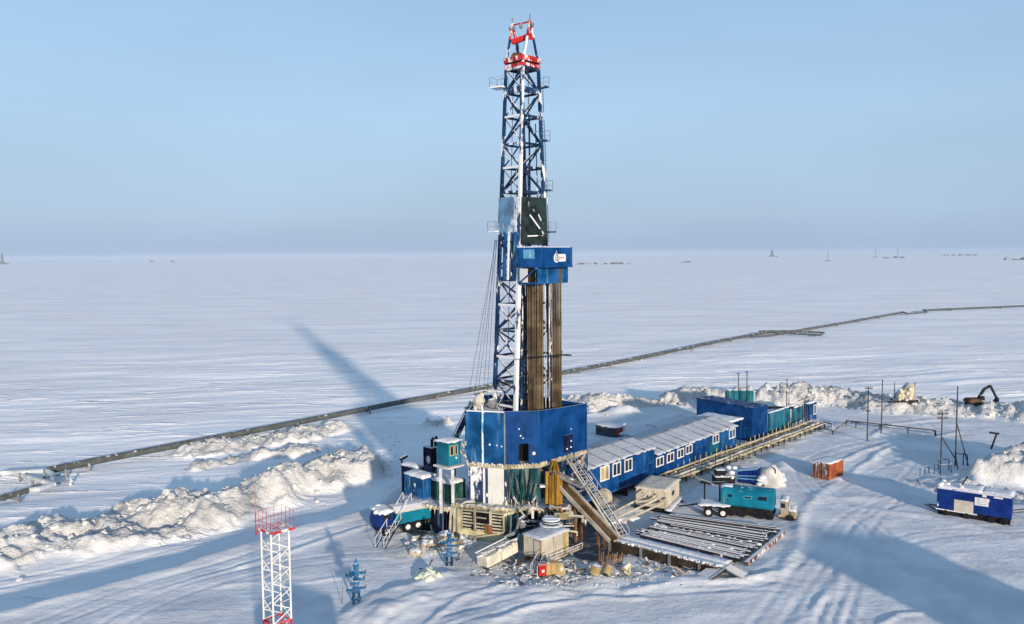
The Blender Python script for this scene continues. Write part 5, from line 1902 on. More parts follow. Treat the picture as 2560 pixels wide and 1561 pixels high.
        m.build('snow_cap', M['snow'], t)
        k += 1
    for x, y0, y1, lb in ((1842, 1010, 932, 'slim dark mast among the turquoise tanks, the one nearer the rig'), (1863, 1008, 928, 'slim dark mast among the turquoise tanks, the one farther from the rig')):
        c = G(x, y0, 2.2)
        t = thing('slim_mast', lb, 'mast', V((c.x, c.y - 0.9, 0)))
        z1 = D(x, y1, c.y).z
        m = MB()
        m.tube((0, 0, 0), (0, 0, z1), 0.10, 7, 0.07)
        m.build('pole', M['wood_pole'], t)
        m = MB()
        m.bar((-0.35, 0, z1 + 0.05), (0.15, 0, z1 - 0.05), 0.14)
        m.bar((0, 0, z1 - 0.5), (0.2, 0, z1 - 0.5), 0.1)
        m.build('head', M['black'], t)
    c = G(1966, 1040)
    t = thing('light_pole', 'double light pole rising behind the teal containers at the far end of the row', 'pole', V((c.x, c.y, 0)))
    z1 = D(1966, 948, c.y).z
    m = MB()
    m.tube((0, 0, 0), (0, 0, z1), 0.11, 7, 0.07)
    m.build('pole', M['wood_pole'], t)
    m = MB()
    m.tube((0.45, 0, 0), (0.4, 0, z1 - 1.5), 0.09, 7, 0.06)
    m.build('second_pole', M['grey'], t)
    m = MB()
    m.bar((0, 0, z1 - 1.0), (0.42, 0, z1 - 1.8), 0.08)
    m.bar((-0.3, 0, z1 - 0.2), (0.3, 0, z1 - 0.2), 0.09)
    m.build('cross_arm', M['black'], t)
    # containers closing the row
    for (xn, yb, yt, xl, xr, mt, pm, lb, em) in (
            (1923, 1088, 1033, 1919, 1975, 'teal', 'teal', 'teal container standing next to the tall blue hall', 'teal'),
            (1977, 1063, 1022, 1972, 2007, 'teal', 'white', 'teal container with a whitened end frame, between the darker teal and the blue one', 'paleblue'),
            (2022, 1055, 1010, 2008, 2041, 'blue', 'blue', 'blue container with dark gear on top, last in the row', 'blue')):
        Bq = bground(xn, yb, yt, xl, xr, TR)
        Bq['ly'] = min(Bq['ly'], 3.2) if xn < 2000 else Bq['ly']
        c_ = container('container', lb, 'container', Bq, mt, doors=xn > 2000, snow_th=0.16, post=pm, group='containers at the far end of the row')
        if xn > 2000:
            m = MB()
            h = Bq['h']
            m.bar((0.2, 0.5, h + 0.3), (1.4, 2.0, h + 0.7), 0.14)
            m.bar((0.4, 2.2, h + 0.2), (1.8, 0.8, h + 0.9), 0.12)
            m.bar((0.2, 1.0, h + 0.1), (2.5, 1.0, h + 0.3), 0.2)
            m.build('roof_gear', M['black'], c_)
            window(c_, (Bq['lx'] * 0.55, 0, h * 0.3), (1, 0, 0), (0, -1, 0), Bq['lx'] * 0.4, h * 0.55, 0.12, 'white', 'glass', 1)
    a, b = G(1890, 1022, 3.2), G(1985, 1020, 3.4)
    t = thing('roof_duct', 'black duct lying along the roofs of the teal containers beyond the tall blue hall', 'duct', V((a.x, a.y, 0)))
    m = MB()
    m.path([a - V((a.x, a.y, 0)), (a + b) / 2 + V((0, 0, 0.15)) - V((a.x, a.y, 0)), b - V((a.x, a.y, 0))], 0.22, 8)
    m.build('duct', M['black_bare'], t)
    for f in (0.05, 0.5, 0.95):
        m = MB()
        q = a.lerp(b, f) - V((a.x, a.y, 0))
        m.tube((q.x, q.y, -0.1), q, 0.08, 6)
        m.build('leg', M['black_bare'], t)
    # trodden walkway with frozen pipes in front of the row
    a, b = G(1660, 1222), G(2062, 1068)
    L = (b - a).length
    ang = math.atan2(b.y - a.y, b.x - a.x)
    t = thing('service_walkway', 'long dirty plank walkway with frozen pipes and short posts along the front of the cabins', 'walkway', V((a.x, a.y, 0.0)), ang)
    m = MB()
    n = 90
    for i in range(n):
        x = L * i / n
        if random.random() < 0.1:
            continue
        m.box(x, x + L / n * random.uniform(0.8, 0.98), random.uniform(-.1, .15), random.uniform(1.5, 1.9), 0.55 + random.uniform(0, .06), 0.68)
    m.build('planks', M['planks'], t)
    for y, z, r, mt in ((-0.25, 0.75, 0.14, 'yellow_pale'), (0.35, 0.85, 0.16, 'beige_ice'), (1.9, 1.0, 0.12, 'yellow_pale'), (2.5, 0.5, 0.2, 'beige_ice')):
        m = MB()
        pts = [(L * i / 14, y + random.uniform(-.12, .12), z + random.uniform(-.08, .08)) for i in range(15)]
        m.path(pts, r, 7)
        m.build('pipe', M[mt], t)
    m = MB()
    for i in range(34):
        x = L * (i + 0.5) / 34
        m.bar((x, 2.1, 0), (x + random.uniform(-.1, .1), 2.1, random.uniform(1.3, 2.0)), 0.1)
    m.build('short_posts', M['yellow_pale'], t)
    m = MB()
    for i in range(26):
        x = L * (i + 0.5) / 26
        m.bar((x, -0.35, -0.1), (x, -0.35, 0.7), 0.14)
        m.bar((x, -0.4, 0.45), (x, 2.0, 0.45), 0.14)
    m.build('trestles', M['black'], t)
    m = MB()
    for i in range(130):
        x, y = L * random.random(), random.uniform(-0.6, 2.2)
        m.ball((x, y, 0.62 + random.uniform(0, .15)), random.uniform(0.1, 0.3), 6, 0.6)
    tag(m.build('ice_lumps', M['beige_ice'], t, smooth=True), None, None, None, 'stuff')
    m = MB()
    for i in range(8):
        x = L * 0.93 * i / 8
        m.tube((x, -0.35, 0.7), (x, -0.35, 1.7), 0.04, 5)
    m.tube((0, -0.35, 1.7), (L * 0.4, -0.35, 1.7), 0.035, 5)
    m.build('hand_rail', M['black'], t)
    # thin black service pipe looping out over the snow
    def pt(x, y, z): 
        return G(x, y, z)
    a = G(2070, 1082)
    t = thing('service_pipe', 'thin black pipe on low stands, crossing the snow from cabin row to utility poles', 'pipe', V((a.x, a.y, 0)))
    m = MB()
    run = [pt(2062, 1056, 1.2), pt(2080, 1060, 1.2), pt(2082, 1077, 0.7), pt(2115, 1052, 1.0), pt(2140, 1054, 1.1), pt(2337, 1076, 1.1), pt(2340, 1090, 0.2)]
    m.path(run, 0.13, 7)
    m.path([pt(2060, 1073, .5), pt(2083, 1076, .5), pt(2130, 1056, .7), pt(2330, 1084, .6)], 0.07, 6)
    m.build('pipe', M['black'], t, world=True)
    m = MB()
    for p in (pt(2082, 1077, .7), pt(2115, 1052, 1.0), pt(2140, 1054, 1.1), pt(2200, 1061, 1.1), pt(2270, 1069, 1.1), pt(2337, 1076, 1.1)):
        m = MB()
        m.bar(V((p.x, p.y, gz(p.x, p.y) - 0.2)), p, 0.12)
        m.bar(p + V((-.4, 0, -.2)), p + V((.4, 0, -.2)), 0.1)
        m.build('stand', M['black'], t, world=True)
M['hall_roof'] = paint('blue_roof_sheet', (0.002, 0.03, 0.13), 0.5, top=0.12, var=0.35)
M['grey_rib'] = paint('roof_rib', (0.06, 0.07, 0.085), 0.7, top=0.45, var=0.4)
M['hut_dark'] = paint("dark_hut", (0.035, 0.05, 0.065), 0.7, top=0.9, frost=0.1, var=0.4)
M['tank_teal'] = paint("turquoise_tank", (0.012, 0.12, 0.135), 0.5, streak=0.4, streak_col=(0.06, 0.21, 0.23), var=0.35)
make_camp()
# ------------------------------------------------------------------ V-door ramp, stair, catwalk and pipe rack
def make_ramp():
    a = D(1392, 1200, 84.6)                    # head of the slide at the drill floor
    b = D(1534, 1352, 78.2)
    b.z = max(b.z, 0.9)
    t = thing('pipe_slide', 'brown worn pipe slide with pale rims, sloping from the drill floor to the catwalk', 'ramp', V((b.x, b.y, 0)))
    d = b - a
    side = V((d.y, -d.x, 0)).normalized() * -1  # towards the right/away
    up = side.cross(d).normalized()
    if up.z < 0: up = -up
    w = 1.25
    m = MB()
    m.para(a - side * w / 2, d, side * w, up * 0.12)
    m.build('slide_bed', M['slide_brown'], t, world=True)
    for s_, mt in ((-1, 'rim_pale'), (1, 'rim_pale')):
        m = MB()
        m.bar(a + side * (w / 2 + 0.06) * s_ + up * 0.16, b + side * (w / 2 + 0.06) * s_ + up * 0.16, 0.14, 0.42)
        m.build('rim', M[mt], t, world=True)
    m = MB()
    for f in (0.2, 0.4, 0.6, 0.8):
        c = a + d * f
        m.bar(c - up * 0.2 - side * w / 2, c - up * 0.2 + side * w / 2, 0.25)
        if f in (0.4, 0.8):
            for s_ in (-1, 1):
                q = c + side * (w / 2 - 0.2) * s_
                m.bar(V((q.x, q.y, -0.1)), q - up * 0.2, 0.22)
    m.build('support_frame', M['rust'], t, world=True)
    # grey upper apron
    m = MB()
    q0, q1 = D(1372, 1184, 83.6), D(1452, 1222, 81.8)
    m.para(q0, q1 - q0, side * 0.9, V((0, 0, 0.25)))
    m.build('apron', M['apron_grey'], t, world=True)
    # stairway on the right of the slide
    a2, b2 = D(1428, 1158, 86.5), D(1556, 1352, 79.2)
    st = thing('ramp_stair', 'dark stair with a pale handrail climbing beside the brown pipe slide', 'stair', V((b2.x, b2.y, b2.z)))
    stairs(st, V((0, 0, 0)), a2 - b2, 1.0, side, 'steel', 'rim_pale', 0.26)
    # bright tube rail between slide and stair
    m = MB()
    m.tube(D(1418, 1150, 85.6), D(1545, 1348, 78.9), 0.11, 8)
    m.build('rail_tube', M['rim_pale'], t, world=True)
    # gear at the head of the slide: stacks of dark beams and rusty brackets
    g0 = D(1440, 1180, 86.5)
    g = thing('ramp_head_frame', 'tangle of rusty brackets and frosted beams round the head of the pipe slide', 'frame', V((g0.x, g0.y, 0)))
    for k in range(16):
        m = MB()
        c = D(random.uniform(1400, 1470), random.uniform(1165, 1235), random.uniform(84.5, 87))
        dd = V((random.uniform(-1, 1), random.uniform(-.4, .4), random.uniform(-1, 0.7)))
        m.bar(c, c + dd * random.uniform(0.5, 1.3), random.uniform(0.08, 0.18))
        m.build('bracket', M[('rust', 'beige_ice', 'steel')[k % 3]], g, world=True)
    m = MB()
    for x, y0, y1 in ((1405, 1165, 1345), (1448, 1160, 1300), (1462, 1165, 1260)):
        p = D(x, y0, 86.2)
        m.bar(V((p.x, 86.2, 0)), p, 0.2)
    m.build('post', M['steel'], g, world=True)
    # catwalk
    ca, cb = G(1524, 1362), G(1800, 1434)
    zc = 1.15
    ca, cb = G(1530, 1340, zc), G(1818, 1412, zc)
    u = (cb - ca).normalized()
    n = V((-u.y, u.x, 0))
    L = (cb - ca).length
    t = thing('pipe_catwalk', 'long low snow dusted pipe catwalk with a dark timber front, running out from the slide', 'catwalk', V((ca.x, ca.y, 0)), math.atan2(u.y, u.x))
    m = MB()
    m.box(0, L, -0.9, 1.2, zc - 0.15, zc)
    m.build('deck', M['catwalk'], t)
    m = MB()
    m.box(0.2, L - 0.6, -0.85, -0.65, -0.2, zc - 0.15)
    m.box(0.2, L - 0.6, 0.95, 1.15, -0.2, zc - 0.15)
    m.build('front_beam', M['timber_dark'], t)
    m = MB()
    for i in range(60):
        x = random.uniform(0.1, L - 0.4)
        r = random.uniform(0.07, 0.2)
        m.ball((x, -0.9 + random.uniform(-0.05, 0.1), zc - random.uniform(-0.03, 0.12)), r, 6, 0.7)
    m.snow(0.2, L - 0.3, -0.8, -0.3, zc, 0.10, seed=50)
    m.snow(0.4, L - 0.1, 0.2, 1.15, zc, 0.07, seed=51)
    m.build('edge_snow', M['snow'], t, smooth=True)
    m = MB()
    for x in (0.15, L * .3, L * .55, L * .8):
        m.box(x, x + 0.25, -0.98, -0.86, -0.1, zc - 0.02)
    m.build('frame_post', M['grey'], t)
    m = MB()
    m.box(0.0, 0.6, -1.1, 1.3, zc - 0.1, zc + 0.35)
    m.build('stop_block', M['rust'], t, bevel=0.06)
    # loading ramps at the end
    for p0, p1, lb in (((1812, 1415), (1880, 1452), 'flat timber loading ramp lying off the far tip of the catwalk'), ((1798, 1414), (1742, 1452), 'snow covered timber loading ramp at the near side of the catwalk tip')):
        q0, q1 = G(*p0, 1.0), G(*p1)
        r = thing('loading_ramp', lb, 'ramp', V((q1.x, q1.y, gz(q1.x, q1.y))))
        d = q1 - q0
        s_ = V((-d.y, d.x, 0)).normalized()
        m = MB()
        for k in range(5):
            m.bar(q0 + s_ * (0.32 * k - 0.5), q1 + s_ * (0.32 * k - 0.5), 0.28, 0.12)
        bd = m.build('boards', M['catwalk'], r, world=True)
        m = MB()
        m.bar(q0 + s_ * 1.0 + V((0, 0, .05)), q1 + s_ * 1.0, 0.12, 0.2)
        m.build('side_beam', M['timber_dark'], r, world=True)
    # pipe rack: parallel snow topped pipes on sleepers
    # corners: far end (1630,1294)-(1935,1345), near end (1545,1345)-(1840,1405)
    r00, r01, r10, r11 = G(1588, 1336, .5), G(1852, 1400, .5), G(1668, 1287, .5), G(1948, 1322, .5)
    t = thing('pipe_rack', 'low sleeper rack of dark timbers under the rows of snow topped pipes', 'rack', V((r00.x, r00.y, 0)))
    for f in (0.06, 0.28, 0.5, 0.72, 0.94):
        m = MB()
        a, b = r00.lerp(r01, f), r10.lerp(r11, f)
        m.bar(V((a.x, a.y, 0.22)), V((b.x, b.y, 0.22)), 0.3, 0.34)
        m.build('sleeper', M['timber_dark'], t, world=True)
    m = MB()
    m.bar(V((r01.x, r01.y, 0.2)) + u * 0.5, V((r11.x, r11.y, 0.2)) + u * 0.5, 0.35, 0.4)
    m.build('end_beam', M['rust_frost'], t, world=True)
    n = 36
    for i in range(n):
        f = (i + 0.5) / n + random.uniform(-0.006, 0.006)
        if 0.40 < f < 0.56 and i % 2 or 0.66 < f < 0.8 and i % 3 == 0:
            continue
        a, b = r00.lerp(r10, f), r01.lerp(r11, f)
        e0, e1 = random.uniform(-0.06, 0.10) if i % 3 else random.uniform(0.0, 0.22), random.uniform(-0.05, 0.03)
        b = b + V((random.uniform(-.12, .12), random.uniform(-.12, .12), 0))
        d = b - a
        a2, b2 = a + d * e0, b + d * e1
        m = MB()
        z = 0.39 + 0.11 + random.choice((0, 0, 0.0, 0.16))
        r_ = 0.11 if i % 5 else 0.15
        m.tube(V((a2.x, a2.y, z)), V((b2.x, b2.y, z)), r_, 8)
        m.tube(V((a2.x, a2.y, z)), V((a2.x, a2.y, z)) + d.normalized() * 0.35, r_ * 1.35, 8)
        m.tube(V((b2.x, b2.y, z)) - d.normalized() * 0.35, V((b2.x, b2.y, z)), r_ * 1.35, 8)
        o = m.build('stored_pipe', M['pipe_ground'], None)
        tag(o, 'dark snow topped drill pipe lying on the low rack beside the catwalk', 'drill pipe', 'snow topped pipes on the ground rack')
    m = MB()
    for k in range(4):
        a = r00.lerp(r10, 0.12 + 0.22 * k)
        b = r01.lerp(r11, 0.12 + 0.22 * k)
    # drifted snow on the rack
    sn = thing('rack_snow', 'uneven lying snow over the middle of the pipe rack', 'snow', V((r00.x, r00.y, 0.5)))
    m = MB()
    for k in range(130):
        f, g_ = random.random(), random.random()
        c = r00.lerp(r10, f).lerp(r01.lerp(r11, f), g_)
        m.ball(V((c.x, c.y, 0.48)), random.uniform(0.1, 0.36), 7, 0.5)
    m.build('drift', M['snow'], sn, world=True, smooth=True)
    sn['kind'] = 'stuff'
    return t
M['slide_brown'] = paint('worn_slide', (0.085, 0.052, 0.025), 0.7, streak=0.2, streak_col=(0.03, 0.02, 0.012), var=0.4)
M['rim_pale'] = paint("pale_worn_rim", (0.42, 0.38, 0.30), 0.6, frost=0.1, streak=0.2, streak_col=(0.12, 0.09, 0.05), var=0.3)
M['apron_grey'] = paint("grey_worn_plate", (0.17, 0.16, 0.16), 0.6, top=0.25, var=0.3)
M['catwalk'] = paint("snow_dusted_deck", (0.20, 0.19, 0.18), 0.8, top=0.85, var=0.35)
M['timber_dark'] = paint("dark_timber", (0.035, 0.026, 0.018), 0.85, top=0.65, var=0.4)
M['rust_frost'] = paint("rusty_beam", (0.14, 0.065, 0.05), 0.8, top=0.9, frost=0.5, fscale=1.5, var=0.4)
make_ramp()

# ------------------------------------------------------------------ vehicles and trailers in the yard
def make_beige_box():
    Bq = bground(1664, 1285, 1228, 1590, 1697, rad(62))
    t = thing('manifold_cabin', 'beige box cabin with snowy roof and three pipe booms leaning from its front', 'cabin', Bq['loc'], Bq['rz'])
    lx, ly, h = Bq['lx'], Bq['ly'], Bq['h']
    m = MB()
    m.box(0, lx, 0, ly, 0.55, h)
    m.build('body', M['beige_box'], t, bevel=0.05)
    m = MB()
    for y in (0.0, ly * 0.26, ly - 0.1):
        m.box(-0.03, 0.0, y, y + 0.1, 0.58, h - 0.05)
    for x in (0.0, lx - 0.1):
        m.box(x, x + 0.1, -0.03, 0, 0.58, h - 0.05)
    m.box(-0.04, 0.0, 0, ly, h - 0.14, h - 0.02)
    m.build('trim', M['cream'], t)
    m = MB()
    m.box(lx * 0.3, lx * 0.72, -0.04, -0.004, 0.65, h * 0.85)
    d = m.build('door', M['beige_box'], t)
    m = MB()
    m.box(lx * 0.42, lx * 0.6, -0.06, -0.041, h * 0.55, h * 0.75)
    m.build('door_window', M['glass'], d)
    m = MB()
    m.snow(-.08, lx + .08, -.08, ly + .08, h, 0.16, seed=12)
    m.build('roof_snow', M['snow_dirty'], t, smooth=True)
    m = MB()
    for x in (0.1, lx - 0.4):
        m.box(x, x + 0.3, -0.5, ly + 0.3, -0.1, 0.55)
    m.build('skid', M['black'], t)
    m = MB()
    m.snow(-0.2, lx + 0.2, -0.6, 0.0, 0.52, 0.14, seed=13)
    m.build('sill_snow', M['snow'], t, smooth=True)
    for k, (xa, ya, da, xb, yb) in enumerate(((1613, 1240, -3.0, 1512, 1292), (1640, 1250, -3.2, 1520, 1305), (1657, 1258, -3.4, 1540, 1312))):
        m = MB()
        a = D(xa, ya, Bq['loc'].y - 0.6)
        b = G(xb, yb, 0.7)
        m.tube(a, b, 0.12, 8)
        bm = m.build('pipe_boom', M['rim_pale'], t, world=True)
        m = MB()
        d = (a - b).normalized()
        m.tube(a, a + V((0.5, 0.2, 0.55)), 0.10, 7)
        m.tube(a, a + V((-0.35, 0.2, 0.45)), 0.10, 7)
        m.build('fork', M['rim_pale'], bm, world=True)
        m = MB()
        m.bar(b, V((b.x, b.y, -0.1)), 0.12)
        m.build('foot', M['rim_pale'], bm, world=True)
    return t
M['beige_box'] = paint("beige_enamel", (0.47, 0.44, 0.35), 0.55, top=0.9, streak=0.15, streak_col=(0.3, 0.26, 0.18), var=0.18)
make_beige_box()
def make_reel():
    c = G(1511, 1272)
    c = D(1513, 1242, c.y)
    t = thing('hose_reel', 'round cream cable reel standing on edge between the stair and the beige cabin', 'reel', V((c.x, c.y, 0)))
    ax = V((-0.62, -0.78, 0))
    zc = c.z
    for s_, mt in ((0.0, 'yellow_pale'), (-1.0, 'cream')):
        m = MB()
        p = V((0, 0, zc)) - ax * s_ * 1.0
        m.tube(p, p + ax * 0.12, 1.0, 20)
        m.tube(p + ax * 0.12, p + ax * 0.16, 0.35, 12)
        m.build('flange', M['cream'], t)
    m = MB()
    m.tube(V((0, 0, zc)) + ax * 0.12, V((0, 0, zc)) + ax * 1.0, 0.78, 18)
    m.build('drum', M['rim_pale'], t)
    m = MB()
    m.box(-1.0, 0.6, -0.9, 0.3, -0.1, zc - 0.95)
    m.build('cradle', M['grey'], t)
make_reel()
def make_trailer():
    c = G(1790, 1290)
    t = thing('axle_trailer', 'flat black trailer with snowy bed and white hubs, beside the turquoise wagon', 'trailer', V((c.x, c.y, 0)), rad(-14))
    m = MB()
    m.box(-2.0, 1.5, -0.2, 2.2, 0.95, 1.2)
    m.bar((-2.0, 1.0, 1.0), (-4.2, 1.0, 0.55), 0.25, 0.2)
    m.build('bed', M['black'], t)
    m = MB()
    m.snow(-2.0, 1.5, -0.2, 2.2, 1.2, 0.16, seed=31)
    m.build('bed_snow', M['snow'], t, smooth=True)
    for x in (-0.85, 0.75):
        wheel(t, (x, -0.3, 0.48), (0, 1, 0), 0.55, 0.35)
        wheel(t, (x, 2.2, 0.48), (0, 1, 0), 0.55, 0.35)
    m = MB()
    for x in (-1.3, 0.4):
        m.bar((x, 1.6, 1.2), (x, 1.6, 3.4), 0.12)
    m.bar((-1.9, 1.6, 3.3), (1.0, 1.6, 3.5), 0.16)
    m.bar((-1.7, 1.4, 3.6), (-0.6, 1.4, 3.3), 0.25)
    m.build('post_frame', M['black'], t)
make_trailer()
M['cab_dirty'] = paint('dirty_cab', (0.27, 0.24, 0.18), 0.6, top=0.9, frost=0.2, streak=0.4, streak_col=(0.08, 0.06, 0.04), var=0.3)
def make_turquoise():
    # wheeled wagon, long side to the camera
    p0, p1 = G(1800, 1288, 0.0), G(1934, 1304, 0.0)
    u = (p1 - p0).normalized()
    L = (p1 - p0).length
    t = thing('turquoise_wagon', 'turquoise wheeled cabin wagon with dark windows, parked beside the pipe rack', 'wagon', V((p0.x, p0.y, 0)), math.atan2(u.y, u.x))
    z0, z1 = 1.15, HZ(p1, 1934, 1232)
    W = 2.6
    m = MB()
    prof = [(0.12, z0), (0, z0 + 0.25), (0, z1 - 0.75), (0.12, z1 - 0.42), (0.38, z1 - 0.17), (0.8, z1 - 0.03), (W * 0.5, z1), (W - 0.8, z1 - 0.03), (W - 0.38, z1 - 0.17), (W - 0.12, z1 - 0.42), (W, z1 - 0.75), (W, z0)]
    m.prism([(0, y, z) for y, z in prof], (L, 0, 0))
    bd_ = m.build('body', M['cyan'], t, bevel=0.16)
    bd_.modifiers[0].segments = 3
    bd_.modifiers[0].angle_limit = rad(60)
    for x, w, y, h in ((0.9, 0.42, 0.55, 0.34), (2.6, 0.9, 0.5, 0.3), (4.1, 0.5, 0.55, 0.3), (L - 1.55, 0.8, 0.45, 0.45)):
        m = MB()
        m.box(x, x + w, -0.035, -0.003, z1 - 1.0 - h * 0.1, z1 - 1.0 - h * 0.1 + h)
        f = m.build('window', M['navy' if x != 2.6 else 'paleblue'], t)
        m = MB()
        m.box(x + 0.07, x + w - 0.07, -0.045, -0.036, z1 - 0.95 - h * 0.1, z1 - 1.05 - h * 0.1 + h)
        m.build('pane', M['glass'], f)
    m = MB()
    m.box(0.3, 0.95, -0.03, -0.003, z0 + 0.1, z1 - 1.15)
    m.build('door', M['teal'], t)
    m = MB()
    m.box(0, L * 0.97, 0.2, W - 0.2, 0.75, z0 - 0.02)
    m.box(L * 0.45, L * 0.65, 0.0, 0.3, 0.3, z0 - 0.02)
    m.build('chassis', M['black_bare'], t)
    for x in (1.2, 2.35, L - 1.5, L - 0.5):
        wheel(t, (x, 0.25, 0.5), (0, 1, 0), 0.52, 0.32, 'black_bare')
        wheel(t, (x, W - 0.25, 0.5), (0, 1, 0), 0.52, 0.32, 'black_bare')
    m = MB()
    m.snow(0.0, 1.2, 0.7, W - 0.7, z1 - 0.06, 0.12, seed=15)
    m.build('roof_snow', M['snow'], t, smooth=True)
    # cream truck cab in front of it
    c = G(1950, 1302)
    k = thing('truck_cab', 'cream truck cab with a rimed bonnet coupled to the end of the turquoise wagon', 'truck', V((c.x, c.y, 0)), math.atan2(u.y, u.x))
    m = MB()
    m.prism([(0, -0.1, 0.8), (1.9, -0.1, 0.8), (1.9, -0.1, 1.5), (1.1, -0.1, 1.75), (0.75, -0.1, 2.9), (0, -0.1, 2.95)], (0, 2.3, 0))
    m.build('cab_body', M['cab_dirty'], k, bevel=0.06)
    m = MB()
    m.box(0.1, 0.62, -0.13, -0.102, 1.9, 2.55)
    m.build('side_window', M['glass'], k)
    m = MB()
    m.box(1.9, 2.0, 0.1, 2.0, 0.75, 1.35)
    m.box(-0.2, 2.0, 0.0, 2.1, 0.55, 0.8)
    m.build('bumper', M['planks'], k)
    m = MB()
    m.snow(0, 0.9, -0.1, 2.2, 2.93, 0.22, seed=16)
    m.snow(1.0, 1.9, -0.1, 2.2, 1.62, 0.2, seed=17)
    m.build('cab_snow', M['snow'], k, smooth=True)
    for y in (0.0, 2.1):
        wheel(k, (1.2, y, 0.5), (0, 1, 0), 0.52, 0.32, 'black')
    k.scale = (0.85, 0.85, 0.80)
make_turquoise()
def make_blue_shield():
    Bq = bground(1893, 1216, 1172, 1843, 1904, rad(56))
    Bq['ly'], Bq['lx'] = Bq['ly'], 1.3
    t = thing('tilted_body', 'deep blue ribbed dump body with white edge lines, beyond the turquoise wagon', 'truck body', Bq['loc'], Bq['rz'])
    ly, h = Bq['ly'], Bq['h']
    m = MB()
    m.prism([(0, 0, 0.2), (0, ly, 0.2), (0, ly, h * 0.75), (0, 0, h)], (1.3, 0, 0))
    m.build('shell', M['royal'], t, bevel=0.04)
    m = MB()
    for f in (0.3, 0.52, 0.95):
        m.bar((-0.03, 0.0, 0.2 + (h - 0.2) * f), (-0.03, ly, 0.2 + (h * 0.75 - 0.2) * f), 0.08, 0.14)
    m.build('white_lines', M['paleblue'], t)
    m = MB()
    for i in range(5):
        m.box(-0.06, 0, i * ly / 5, i * ly / 5 + 0.1, 0.22, h * (0.98 - 0.05 * i))
    m.build('ribs', M['royal'], t)
    m = MB()
    for i in range(3):
        m.tube((0.4, -0.4 + i * ly / 2, 0.0), (0.9, -0.4 + i * ly / 2, 0.0), 0.4, 10)
    m.build('rollers', M['black'], t)
    # black machine under snow by the walkway
    c = G(1812, 1212)
    k = thing('snowed_machine', 'black machine half buried under lumps of snow, left of the deep blue body', 'machine', V((c.x, c.y, 0)))
    m = MB()
    m.box(-1.3, 1.3, -0.2, 1.6, 0.0, 1.1)
    m.box(-1.1, 0.2, 0.2, 1.3, 1.1, 1.9)
    m.build('body', M['black'], k, bevel=0.1)
    m = MB()
    for i in range(14):
        m.ball((random.uniform(-1.4, 1.5), random.uniform(-0.5, 1.4), random.uniform(0.9, 2.1)), random.uniform(0.2, 0.5), 7, 0.6)
    tag(m.build('snow_lumps', M['snow'], k, smooth=True), None, None, None, 'stuff')
    m = MB()
    for x in (-1.0, 0.1, 0.9):
        m.bar((x, 1.2, 1.5), (x + 0.1, 1.2, 3.6), 0.07)
    m.bar((-1.0, 1.2, 3.3), (1.0, 1.2, 3.5), 0.07)
    m.build('frame', M['black'], k)
    # white round fuel tank under snow
    c = G(1928, 1220)
    k = thing('round_tank', 'cream white round tank end with a dark filler pipe, snowed in beyond the turquoise wagon', 'tank', V((c.x, c.y, 0)))
    m = MB()
    d = V((0.35, 0.93, 0)) 
    p = V((0, 0.3, 1.0))
    rs = [(0.0, 0.15), (0.06, 0.5), (0.2, 0.85), (0.45, 1.15), (0.85, 1.38), (1.3, 1.48), (3.0, 1.48)]
    m.ball(p + d * 1.2 + V((0, 0, -0.1)), 1.55, 22, 0.98)
    for i_ in range(len(m.v)):
        q_ = m.v[i_]
        m.v[i_] = q_ + (q_ - p - d * 1.2).normalized() * 0.7 * mnoise.noise(q_ * 0.8 + V((5, 3, 1)))
    m.build('tank_shell', M['tank_cream'], k, smooth=True)
    m = MB()
    for i in range(26):
        a = random.uniform(-0.3, 3.4)
        m.ball(p + d * random.uniform(-0.2, 2.6) + V((1.5 * math.cos(a), 0, 1.1 * math.sin(a) - 0.5)), random.uniform(0.25, 0.6), 9, 0.5)
    m.build('tank_snow', M['snow'], k, smooth=True)
    m = MB()
    m.path([p + V((0.1, 0.3, 1.3)), p + V((0.15, 0.0, 1.6)), p + V((0.45, -0.35, 1.45)), p + V((0.5, -0.4, 0.9))], 0.06, 6)
    m.build('filler_pipe', M['black_bare'], k)
M['tank_cream'] = paint('snowed_cream_tank', (0.52, 0.51, 0.49), 0.7, frost=0.4, var=0.15, bump=0.9)
make_blue_shield()
def make_orange():
    Bq = bground(2072, 1203, 1160, 2031, 2107, rad(38))
    container('shipping_container', 'orange shipping container with rimed doors standing alone on the snow', 'container', Bq, 'orange', door_mat='orange_frost', snow_th=0.05, post='orange_frost')
make_orange()
